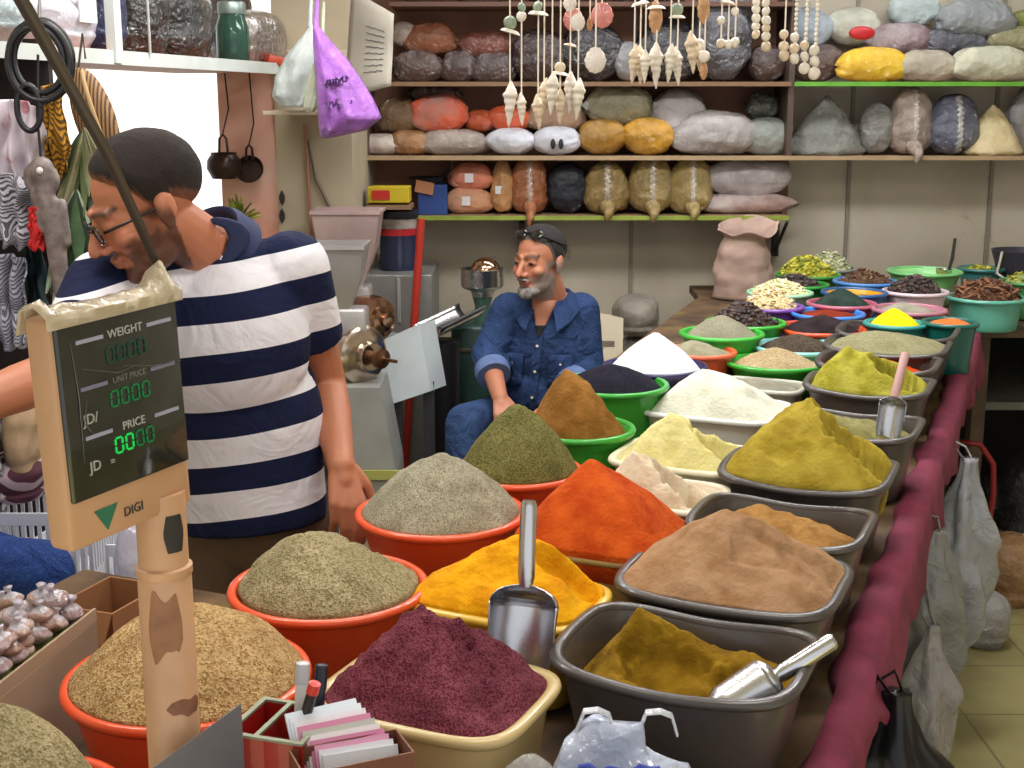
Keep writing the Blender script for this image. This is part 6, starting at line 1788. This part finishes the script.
# ------------------------------------------------------------------ on the door and the pillar
def pot(px, py, w, Y, label, pan=False):
    c = at_y(px, py, Y); s = w / 2 * Y / F; k = plain('#3a2620', .35, .4, var=.4, vs=20)
    root = empty('copper_pot' if not pan else 'small_pan', c - Vector((0, 0, s * .8)))
    tag(root, label, 'pot' if not pan else 'pan', 'pots hanging on the pink door')
    if not pan:
        put('pot_body', MB().lathe([(.001, -s * .8), (s * .7, -s * .78), (s, -s * .2), (s * .95, s * .3), (s * .72, s * .62), (s * .78, s * .72), (s * .70, s * .72), (s * .66, s * .60), (s * .88, s * .25), (.001, -s * .6)], 30, T(c), cap=False), k, root)
    else:
        Mp = T(c) @ Matrix.Rotation(1.25, 4, 'X')
        put('pan_body', MB().lathe([(.001, -s * .25), (s * .8, -s * .25), (s, s * .25), (s * .95, s * .25), (s * .76, -s * .18), (.001, -s * .18)], 30, Mp, cap=False), k, root)
    put('hanging_handle', MB().tube([c + Vector((-s * .25, 0, s * .7)), c + Vector((-s * .2, 0, s * 1.5)), c + Vector((0, 0, s * 1.75)), c + Vector((s * .2, 0, s * 1.5)), c + Vector((s * .25, 0, s * .7))], .005, 8), k, root)
    put('hanging_cord', MB().tube([c + Vector((0, 0, s * 1.75)), Vector((c.x + .01, 4.955, c.z + s * 3.2)), Vector((c.x + .0, 4.955, 1.84))], .003, 6), plain('#2a2220', .6), root)
pot(224, 165, 34, 4.88, 'round dark copper pot hanging at the edge of the doorway')
pot(250, 170, 28, 4.90, 'small dark pan hanging beside the round pot', True)
o = blades('small yellow green plant at the foot of the door post', 238, 222, 40, .11, .007, ['#8a9a3c', '#b0b050', '#6a7a2c'], 1.2, 8, 4.93, 'potted_herb', 'plant', False)
o['group'] = 'plants'
p0 = at_y(238, 226, 4.93)
q = put('wall_bracket', MB().lathe([(.03, -.09), (.042, 0), (.038, 0), (.028, -.085)], 20, T((p0.x, 4.925, p0.z))).box((p0.x - .012, 4.93, p0.z - .05), (p0.x + .012, 4.968, p0.z - .03)), plain('#b8845c', .7)); tag(q, 'small clay pot fixed to the pink door', 'pot')
hg = MB()
for py in (198, 216):
    c = at_y(282, py, 4.94); hg.rings([[c + Vector((s * .011 * math.sin(PI * t) , y, .03 - .06 * t)) for s, y in ((-1, -.003), (1, -.003), (1, .004), (-1, .004))] for t in [.03 + .94 * k / 8 for k in range(9)]])
o = put('door_hinge', hg, plain('#2a201c', .5)); tag(o, 'dark iron strap hinge on the pink door edge', 'hinge')
# little pillar shelf and the carrier bags
ps0, ps1 = at_y(270, 97, 4.55), at_y(320, 125, 4.35)
o = put('wall_shelf', MB().box((ps0.x, 4.40, ps0.z - .06), (ps1.x + .04, 4.945, ps0.z - .045), bev=.003), plain('#b9a890', .5), smooth=False)
tag(o, 'little pale shelf board fixed to the pillar under the carrier bags', 'shelf')
def carrier(label, cx, cy0, pts, Y, mat, seed, handles):
    """pts: pixel outline rows (y, x0, x1)"""
    rs = []
    for (py, a, b_) in pts:
        A_, B_ = at_y(a, py, Y), at_y(b_, py, Y); c = (A_ + B_) / 2; w = (B_.x - A_.x) / 2
        row = []
        for j in range(40):
            th = 2 * PI * j / 40
            n = nz(math.cos(th), math.sin(th), py * .02, 1.6, seed) * .16 + nz(math.cos(th) * 2, math.sin(th) * 2, py * .04, 2.2, seed) * .12 + .2 * (.25 - abs(nz(math.cos(th) * 2, math.sin(th) * 2, py * .06, 2.0, seed + 4)))
            row.append(Vector((c.x + w * math.cos(th), Y + min(.075, w * .75 + .006) * math.sin(th) * (1 + 2.2 * n) + .012 * n, c.z + .012 * n)))
        rs.append(row)
    fine = []
    for i in range(len(rs) - 1):
        for k in range(4): fine.append([rs[i][j].lerp(rs[i + 1][j], k / 4) for j in range(40)])
    fine.append(rs[-1])
    o = put('carrier_bag', MB().rings(fine), mat, angle=180); tag(o, label, 'bag', 'carrier bags hanging by the pillar')
    tp = at_y(handles[0], handles[1], Y)
    put('hanging_handle', MB().tube([rs[0][0].lerp(rs[0][20], .5), tp, tp + Vector((0, .06, .12))], [.012, .008, .006], 8), mat, o)
    return o
pm = plasticbag('#a060c0', 0, '#84489e', .5, .25)
o = carrier('purple carrier bag with dark writing hanging by the pillar', 345, 25, [(27, 313, 319), (40, 313, 330), (60, 314, 348), (80, 316, 362), (100, 317, 374), (118, 318, 382), (130, 319, 366), (138, 321, 332)], 4.25, pm, 3, (316, 24))
m = MB()
for k, (cx0, cy0) in enumerate(((331, 84), (341, 82), (332, 106), (344, 106))):
    L = []
    for q in range(14):
        t = q / 13
        px = cx0 - 6 + 13 * t + 1.5 * math.sin(q * 1.9 + k); py = cy0 + 4 * math.sin(q * 1.3 + k * 2) * (1 - .3 * t) - 4 * t
        p = at_y(px, py, 4.25 - .072); L.append(p)
    m.tube(L, .0035 if k < 2 else .002, 6)
put('dark_writing', m, plain('#3c1a54', .5), o)
wm = plasticbag('#d4dcdc', .1, '#b0bab8', .6, .2)
carrier('white carrier bag hanging left of the purple one', 300, 30, [(28, 308, 318), (40, 299, 322), (58, 285, 324), (78, 275, 324), (96, 272, 318), (107, 280, 308)], 4.40, wm, 5, (310, 26))
carrier('small pale bag squeezed between white and purple bags', 318, 50, [(52, 318, 330), (70, 310, 328), (90, 305, 322), (108, 303, 318), (112, 306, 314)], 4.31, plasticbag('#c8ccb4', 0, '#a8ac98', .6, .2), 6, (322, 40))
# paper list
A_, B_, C_, D_ = at_y(352, -10, 4.75), at_y(394, 14, 4.60), at_y(391, 86, 4.60), at_y(343, 100, 4.78)
rows = []
for i in range(13):
    t = i / 12; l, r = A_.lerp(D_, t), B_.lerp(C_, t)
    rows.append([l.lerp(r, u / 8) + Vector((0, -.03 * math.sin(PI * u / 8) - .008 * math.sin(t * 9), 0)) for u in range(9)])
o = put('paper_list', MB().rings(rows, False, False, closed=False), plain('#b6b0a4', .8, var=.12, vs=6), angle=180); tag(o, 'curled paper list of handwritten lines hanging by the pillar', 'paper')
s_ = o.modifiers.new('s', 'SOLIDIFY'); s_.thickness = .002
m = MB()
for k in range(8):
    t = .28 + .07 * k; l, r = A_.lerp(D_, t), B_.lerp(C_, t)
    m.tube([l.lerp(r, .42 + .05 * q) + Vector((0, -.03 * math.sin(PI * (.42 + .05 * q)) - .008 * math.sin(t * 9) - .003, .002 * math.sin(q * 2.1 + k))) for q in range(9)], .0011, 5)
put('writing', m, plain('#55505a', .7), o)
put('hanging_string', MB().tube([A_.lerp(B_, .4) + Vector((0, -.02, 0)), Vector((A_.lerp(B_, .4).x, 4.7, H))], .002, 6), cordm, o)
# cables on the pillar
for pts, l in (([(305, 125), (307, 160), (309, 200), (311, 240)], 'thin pale pink cable running down the pillar'), ([(308, 140), (316, 180), (328, 204), (332, 214)], 'grey cable curving down the pillar')):
    o = put('cord', MB().tube([Vector((at_y(x, y, 4.93).x, 4.937, at_y(x, y, 4.93).z)) for x, y in pts], .006, 8), plain('#a8765c' if 'pink' in l else '#6a5c4c', .5)); tag(o, l, 'cable', 'cables on the pillar')
o, *_ = box_thing('carton', 'yellow box with red print on the machine top by the shelf', 'box', 368, 187, 409, 203, 5.25, '#c8b01c', None, .12)
p = at_y(381, 195, 5.245); put('red_print', MB().box((p.x - .035, p.y - .003, p.z - .018), (p.x + .035, p.y + .003, p.z + .018)), plain('#c0281c', .5), o, smooth=False)
yb = o
# ------------------------------------------------------------------ grinders
st_ = plain('#b4b0ae', .35, .5, var=.1); stb = steel(.18, '#c8b8a8'); dk = plain('#26262c', .5, var=.2)
def hopper(name_root, x0, x1, y0, y1, Y, dep, mat, tap=.35):
    a, b_ = at_y(x0, y1, Y), at_y(x1, y0, Y); cx0, w = (a.x + b_.x) / 2, (b_.x - a.x) / 2
    sec = [(a.z, tap), (a.z + (b_.z - a.z) * .55, .86), (b_.z - .012, 1.0), (b_.z - .012, 1.06), (b_.z, 1.06), (b_.z, .98), (b_.z - .03, .96), (a.z + (b_.z - a.z) * .55, .82), (a.z + .01, tap * .9)]
    return MB().rings([[Vector((cx0 + sx * w * k, Y + sy * dep * k, z)) for sx, sy in ((-1, -1), (1, -1), (1, 1), (-1, 1))] for z, k in sec])
# front grinder
YB = 4.30
g = at_y(352, 360, YB)
root = empty('spice_grinder', (g.x, YB + .1, 0)); tag(root, 'front steel spice grinder with a square hopper and a round polished face', 'grinder', 'steel spice grinders')
put('hopper', hopper('h', 311, 366, 243, 312, YB + .05, .10, st_), st_, root, angle=30)
zc_ = at_y(340, 350, YB).z
ax = Vector((.72, -.69, 0)).normalized()
def drum(c, r, prof, mat, nm, par):
    return put(nm, MB().lathe(prof, 36, T(c) @ frame(ax, (0, 0, 1))), mat, par, angle=40)
c = Vector((g.x + .0, YB + .05, zc_ - .02))
drum(c, .1, [(.085, -.10), (.092, -.09), (.092, .03), (.10, .035), (.10, .055), (.085, .065), (.05, .072), (.046, .10), (.001, .10)], stb, 'grinding_head', root)
drum(c + ax * .10, .03, [(.020, 0), (.020, .03), (.034, .032), (.034, .05), (.012, .055), (.006, .06), (.006, .12), (.001, .121)], plain('#6a4a34', .3, .8), 'adjusting_knob', root)
put('throat', MB().box((c.x - .07, c.y - .05, c.z + .06), (c.x + .05, c.y + .06, at_y(340, 310, YB + .05).z + .01), bev=.01), st_, root)
zs = c.z - .09
put('stand', MB().rings([[Vector((c.x + sx * k, c.y + sy * .14, z)) for sx, sy in ((-1, -1), (1, -1), (1, 1), (-1, 1))] for z, k in ((0, .17), (zs * .62, .15), (zs, .10))]), plain('#8c8c88', .5, var=.15), root, smooth=False)
put('stand_edge', MB().box((c.x - .16, c.y - .152, zs * .60), (c.x + .17, c.y - .141, zs * .64)), plain('#9a9a50', .6), root, smooth=False)
# back grinder
YA = 4.75
g2 = at_y(352, 318, YA)
root = empty('spice_grinder', (g2.x, YA + .1, 0)); tag(root, 'rear steel spice grinder with a taller pinkish grey hopper', 'grinder', 'steel spice grinders')
pg_ = plain('#b8a09c', .4, .2, var=.15)
put('hopper', hopper('h', 318, 381, 209, 290, YA + .02, .10, pg_), pg_, root, angle=30)
c2 = at_y(370, 318, YA - .06)
drum(c2, .1, [(.075, -.12), (.085, -.10), (.085, .02), (.078, .05), (.050, .06), (.045, .075), (.022, .08), (.022, .10), (.001, .102)], steel(.2, '#b08a70'), 'grinding_head', root)
put('stand', MB().box((c2.x - .14, YA - .05, 0), (c2.x + .08, YA + .14, c2.z - .085), bev=.006), plain('#7c7c7c', .5, var=.15), root, smooth=False)
put('throat', MB().box((c2.x - .09, YA - .06, c2.z - .02), (c2.x + .0, YA + .06, at_y(350, 285, YA).z), bev=.01), st_, root)
# galvanised chute box
A_ = [at_y(374, 344, 4.46), at_y(419, 324, 4.56), at_y(431, 391, 4.56), at_y(380, 408, 4.46)]
bk = Vector((.05, .10, .0))
root = put('chute_box', MB().rings([A_, [p + bk for p in A_]]), plain('#c0c8cc', .45, .1, var=.15, vs=5), smooth=False)
tag(root, 'tilted galvanised sheet box in front of the grinders', 'box')
put('box_leg', MB().box((A_[2].x - .03, 4.58, 0), (A_[2].x + .01, 4.62, A_[2].z + .03)), dk, root, smooth=False)
put('box_leg', MB().box((A_[3].x + .03, 4.52, 0), (A_[3].x + .07, 4.56, A_[3].z + .01)), dk, root, smooth=False)
# grey cabinet, blue jar, red pole
Yc = 5.22
a, b_ = at_y(366, 330, Yc), at_y(432, 275, Yc)
o = put('metal_cabinet', MB().box((a.x, Yc, 0), (b_.x, 5.70, b_.z), bev=.005), plain('#8d8c88', .45, .4, var=.15), smooth=False); tag(o, 'grey metal cabinet under the blue jar', 'cabinet')
p = at_y(399, 300, Yc - .004); put('handle', MB().box((p.x - .006, Yc - .012, p.z - .09), (p.x + .006, Yc - .001, p.z + .09)), plain('#c4c4c0', .3, .5), o, smooth=False)
cj = Vector((at_y(399, 250, 5.42).x, 5.42, b_.z + .001)); hj = at_y(399, 209, 5.42).z - cj.z; rj = (at_y(418, 250, 5.42).x - at_y(380, 250, 5.42).x) / 2
root = empty('storage_jar', cj); tag(root, 'navy blue storage jar with a red band by the shelf end', 'jar')
put('jar_body', MB().lathe([(rj * 1.05, 0), (rj * 1.08, .03), (rj, .05), (rj, hj * .62)], 32, T(cj)), plain('#1a2440', .3, coat=.4), root)
put('red_band', MB().lathe([(rj * 1.01, hj * .58), (rj * 1.02, hj * .68), (rj * .9, hj * .69)], 32, T(cj)), plain('#b0242c', .35), root)
put('clear_band', MB().lathe([(rj * .97, hj * .69), (rj * .97, hj * .86)], 32, T(cj)), plain('#a89c94', .2, coat=.6, var=.4, vs=30), root)
put('lid', MB().lathe([(rj * 1.02, hj * .85), (rj * 1.05, hj * .87), (rj * 1.02, hj * .98), (rj * .8, hj)], 32, T(cj)), plain('#22222e', .4), root)
sb_ = put('pillar_bracket', MB().box((at_y(366, 204, 5.25).x, 5.24, at_y(366, 204, 5.25).z - .022), (at_y(411, 204, 5.25).x, 5.40, at_y(366, 204, 5.25).z - .004)), shm, smooth=False); tag(sb_, 'small board carrying the yellow box beside the pillar', 'shelf')
pA, pB = at_y(421, 219, 5.15), at_y(407, 436, 5.15)
d_ = (pB - pA); pA2 = pA; pB2 = pA + d_ * ((pA.z - .0) / (pA.z - pB.z))
o = put('red_pole', MB().tube([pA2, pB2], .016, 12), plain('#b83428', .4)); tag(o, 'slim red pole leaning by the grey cabinet', 'pole')
# green grinder by the seated man
YG = 4.98
gx = at_y(482, 300, YG).x
root = empty('green_mill', (gx, YG, 0)); tag(root, 'dark green mill with a steel funnel bowl beside the seated man', 'mill')
a, b_ = at_y(452, 404, YG), at_y(500, 326, YG)
grn = plain('#1f4038', .45, var=.2, coat=.2)
put('body', MB().box((a.x, YG - .02, 0), (b_.x - .01, YG + .22, b_.z), bev=.012), grn, root)
put('body_top', MB().box((a.x - .01, YG - .03, b_.z - .10), (b_.x - .005, YG + .23, b_.z - .085), bev=.003), plain('#5a4a38', .5), root, smooth=False)
fc_ = Vector((gx, YG + .08, 0)); zt1 = at_y(482, 272, YG).z; zt0 = at_y(482, 322, YG).z; rr0 = (at_y(504, 270, YG).x - at_y(460, 270, YG).x) / 2
put('neck', MB().lathe([(.032, zt0 - .03), (.030, zt0 + .05), (.04, zt0 + .09)], 24, T(fc_)), plain('#4a6a5c', .4, .3), root)
put('funnel_bowl', MB().lathe([(.036, zt0 + .08), (rr0 * .55, zt0 + .11), (rr0 * .93, zt1 - .07), (rr0, zt1 - .06), (rr0, zt1), (rr0 * 1.04, zt1 + .004), (rr0 * .96, zt1 + .004), (rr0 * .94, zt1 - .05), (.03, zt0 + .10)], 36, T(fc_), cap=False), steel(.25), root)
put('dome_lid', MB().ell(fc_ + Vector((.012, 0, zt1 - .01)), (rr0 * .72, rr0 * .72, .058)), steel(.1, '#c0a088'), root, angle=180)
tr0, tr1 = at_y(427, 340, 4.75), at_y(472, 318, 4.93)
dv = (tr1 - tr0).normalized(); sv = Vector((dv.y, -dv.x, 0)).normalized()
rs = []
for i in range(9):
    p = tr0.lerp(tr1, i / 8)
    rs.append([p + sv * .07 * math.cos(b2) + Vector((0, 0, .05 * (1 - math.sin(b2)))) for b2 in [PI * k / 12 for k in range(13)]])
o = put('spout', MB().rings(rs, False, False, closed=False), steel(.2), root, angle=60); s_ = o.modifiers.new('s', 'SOLIDIFY'); s_.thickness = .003
put('spout_rim', MB().tube([tr0.lerp(tr1, t) + sv * .07 + Vector((0, 0, .05)) for t in (0, .5, 1)], .008, 8), plain('#2c2c30', .4), root)
bc = at_y(443, 395, 4.80)
o = put('black_bin', MB().lathe([(.055, 0), (.06, .01), (.065, at_y(443, 343, 4.8).z), (.06, at_y(443, 343, 4.8).z + .004)], 28, T((bc.x, 4.85, 0))), plain('#17171c', .5)); tag(o, 'narrow black bin under the spout of the green mill', 'bin')
# ------------------------------------------------------------------ chair and sacks behind the seated man
crm = plain('#cfc2a8', .35, coat=.3)
chx, chy = .25, 4.80
root = empty('plastic_chair', (chx, chy, 0)); tag(root, 'cream plastic chair under the seated man, its back showing beside him', 'chair')
Mch = T((chx, chy, 0)) @ RZ(.12)
put('seat', MB().box((-.22, -.21, .405), (.22, .21, .43), Mch, bev=.01), crm, root)
bk_ = MB()
def bpt(u, v):   # u -1..1 across, v 0..1 up
    return Mch @ Vector((u * (.21 + .02 * v), .20 + .09 * v - .03 * (1 - u * u) * -1 * v, .43 + .44 * v + .03 * (1 - u * u) * (v > .9)))
def strip(u0, u1, v0, v1, n=8):
    rs = []
    for i in range(n + 1):
        u = u0 + (u1 - u0) * i / n
        rs.append([bpt(u, v0), bpt(u, v1), bpt(u, v1) + Mch.to_3x3() @ Vector((0, .014, 0)), bpt(u, v0) + Mch.to_3x3() @ Vector((0, .014, 0))])
    bk_.rings(rs)
strip(-1, 1, .80, 1.0); strip(-1, 1, 0, .12); strip(-1, -.62, .12, .74, 4); strip(.62, 1, .12, .74, 4); strip(-1, -.86, .74, .80, 2); strip(.86, 1, .74, .80, 2); strip(-.40, .40, .12, .74, 4)
put('backrest', bk_, crm, root, angle=40)
for sx, sy in ((-1, -1), (1, -1), (-1, 1), (1, 1)):
    put('leg', MB().tube([Mch @ Vector((sx * .20, sy * .19, .41)), Mch @ Vector((sx * .24, sy * .24, 0))], [.026, .02], 8), crm, root)
lowlump('grain_sack', 'grey sack on top of another sack behind the plastic chair', 612, 294, 660, 332, 5.52, plasticbag('#968c80', 0, '#7c746a', .4), 'sack', .14, None, 31, .06)
lowlump('grain_sack', 'dark grey lower sack behind the plastic chair', 606, 331, 668, 470, 5.50, plasticbag('#5c5852', 0, '#494540', .4), 'sack', .16, 0, 32, .06)
# brown sack on the far end of the table
sk = at_y(742, 300, 5.35); zs = zt(5.35) + .004
tops = at_y(742, 226, 5.35).z
rs = []
for i in range(25):
    t = i / 24; z = zs + (tops - zs) * t
    w = .118 * (1 + .06 * math.sin(t * 7)) * (1 - .25 * sm(.6, .85, t) + .30 * sm(.85, 1, t)); row = []
    for j in range(44):
        th = 2 * PI * j / 44; x, y = w * math.cos(th), w * .85 * math.sin(th)
        n = 1 + .16 * nz(x, y, z, 11, 4) + .08 * nz(x, y, z, 30, 5)
        row.append(Vector((sk.x + x * n + .02 * sm(.7, 1, t), 5.36 + y * n, z + (.035 * nz(x, y, 0, 12, 8) + .03 * math.sin(th) if i > 19 else 0) * sm(.75, 1, t))))
    rs.append(row)
inn = [[p.lerp(Vector((sk.x, 5.36, p.z)), .06) for p in r] for r in reversed(rs[12:])]
o = put('paper_sack', MB().rings(rs + inn), plain('#b4988a', .75, var=.25, vs=8, bs=.5, bsc=18), angle=180); tag(o, 'crumpled brown paper sack with an open top by the wall', 'sack')
# dark bin at the far right
pb = at_y(1030, 272, 5.30)
o = put('dark_bin', MB().lathe([(.09, zt(5.3) + .003), (.11, pb.z + .02), (.13, at_y(1030, 252, 5.3).z), (.12, at_y(1030, 252, 5.3).z), (.10, pb.z), (.08, zt(5.3) + .01)], 30, T((pb.x, 5.38, 0)), cap=True), plain('#33323a', .5)); tag(o, 'dark grey bin by the wall behind the bark basin', 'bin')
put('handle', MB().tube([(pb.x - .12, 5.30, at_y(1030, 252, 5.3).z), (pb.x - .15, 5.26, pb.z), (pb.x - .10, 5.22, pb.z - .04)], .006, 8), plain('#b8b0a4', .4), o)
# ------------------------------------------------------------------ below the table's open edge
def edge_at(Y): return E0.x + (Y - E0.y) * ED.x / ED.y
def hang(label, Y, off, zt0, zb0, w, mat, seed, d=.05, tail=True):
    c = Vector((edge_at(Y) + off, Y, 0)); rs = []
    for i in range(51):
        t = i / 50; z = zt0 + (zb0 - zt0) * t
        k = .25 + .75 * sm(0, .45, t) if t < .7 else 1.0 * (1 - .85 * ((t - .7) / .3) ** 2) if tail else (1 - .5 * ((t - .7) / .3) ** 3)
        row = []
        for j in range(64):
            th = 2 * PI * j / 64
            n = 1 + .34 * nz(math.cos(th) * 1.2, math.sin(th) * 1.2, z * 9, 1.0, seed) + .14 * math.sin(5 * th + z * 16 + seed) * (1 - .4 * t) + .12 * nz(math.cos(th) * 3, math.sin(th) * 3, z * 24, 1.0, seed + 2)
            row.append(c + Vector((w * k * n * math.cos(th), d * k * n * math.sin(th), z)))
        rs.append(row)
    o = put('hanging_bag', MB().rings(rs), mat, angle=180)
    for sg in (-1, 1): put('handle', MB().tube([c + Vector((sg * w * .12, 0, zt0 - .01)), c + Vector((sg * w * .2 - off * .4, sg * .01, zt0 + .03)), Vector((edge_at(Y) + .004, Y + sg * .012, zt(Y) - .040))], .006, 8, flat=.5), mat, o)
    return tag(o, label, 'bag', 'plastic bags hanging under the table edge')
hang('big white translucent bag hanging highest under the table edge', 3.42, .07, .76, .18, .085, film('#a9abb0', .82, .12), 2, .07)
hang('long grey plastic bag hanging with its corner down', 2.80, .04, .76, .34, .075, film('#83837f', .85, .2), 3, .05)
hang('crumpled white bag low beside the table leg', 2.74, .05, .56, .16, .06, film('#a09c9a', .82, .12), 4, .05)
hang('black plastic bag hanging at the cloth\'s near end', 1.95, .055, .775, .40, .085, plain('#0a0a0c', .3, spec=.4), 5, .06)
lowlump('plastic_bag', 'small clear bag lying on the floor beside the hanging bags', 958, 590, 1010, 640, 3.95, plasticbag('#8c8a86', .2, '#a8a6a4', .9, .12), 'bag', .09, .001, 41)
lowlump('plastic_bag', 'amber brown bag on the floor beyond the clear bag', 966, 535, 1060, 590, 4.35, plasticbag('#8a6238', .1, '#a67c4a', .7, .2), 'bag', .14, .001, 42)
ph = at_y(985, 480, 4.35)
o = put('red_hose', MB().tube([(ph.x - .10, 4.34, ph.z + .14), (ph.x - .03, 4.34, ph.z + .13), (ph.x + .02, 4.34, ph.z + .06), (ph.x + .03, 4.34, ph.z - .05), (ph.x + .02, 4.35, .20), (ph.x - .02, 4.36, .010)], .010, 10), plain('#8a1c20', .4), angle=180); tag(o, 'dark red hose curving under the side table', 'hose')
for i, (px0, px1, py, Y, hx, l) in enumerate(((1000, 1060, 452, 5.0, '#26242a', 'dark sack under the side table'), (975, 1010, 470, 5.2, '#1e2024', 'black sack under the side table behind the hose'))):
    lowlump('grain_sack', l, px0, py, px1, 560, Y, plasticbag(hx, 0, '#121216', .5), 'sack', .14, .001, 50 + i)
# ------------------------------------------------------------------ light and camera
cam = bpy.data.cameras.new('camera'); co = bpy.data.objects.new('camera', cam); C.objects.link(co)
cam.sensor_width = 36; cam.lens = F / 1024 * 36; co.location = (0, 0, CZ); co.rotation_euler = (PI / 2 - TILT, 0, 0)
bpy.context.scene.camera = co

def area(name, loc, sx, sy, power, rot=(0, 0, 0), col=(1, 1, 1)):
    l = bpy.data.lights.new(name, 'AREA'); l.shape = 'RECTANGLE'; l.size = sx; l.size_y = sy; l.energy = power; l.color = col
    o = bpy.data.objects.new(name, l); C.objects.link(o); o.location = loc; o.rotation_euler = rot
    return o
area('ceiling_lamp_or_fill', (.3, 1.7, 2.70), 1.3, .25, 19, (0, 0, .4), (1, .97, .92))
area('ceiling_lamp_or_fill', (.9, 3.6, 2.70), 1.3, .25, 36, (0, 0, .4), (.97, .98, 1))
area('ceiling_lamp_or_fill', (-.5, 3.6, 2.70), 1.0, .25, 26, (0, 0, .4), (1, .97, .92))
area('ceiling_lamp_or_fill', (.9, 5.0, 2.70), 2.4, .2, 22, (0, 0, 0), (.95, .98, 1))
area('ceiling_lamp_or_fill', (-1.1, 2.2, 2.70), 1.0, .25, 18, (0, 0, .4), (1, .97, .94))  # fill added to brighten the left side; no such lamp is known
sun = bpy.data.lights.new('sun', 'SUN'); sun.energy = 12; sun.angle = .01
so = bpy.data.objects.new('sun', sun); C.objects.link(so)
so.rotation_euler = Vector((-.25, -.42, .87)).to_track_quat('Z', 'Y').to_euler()
w = bpy.data.worlds.new('world'); bpy.context.scene.world = w; w.use_nodes = True
bg = w.node_tree.nodes['Background']; bg.inputs[0].default_value = (.93, .96, 1, 1); bg.inputs[1].default_value = .95
vs_ = bpy.context.scene.view_settings
vs_.view_transform = 'Standard'; vs_.look = 'None'; vs_.gamma = 1; vs_.exposure = .12; vs_.use_curve_mapping = False
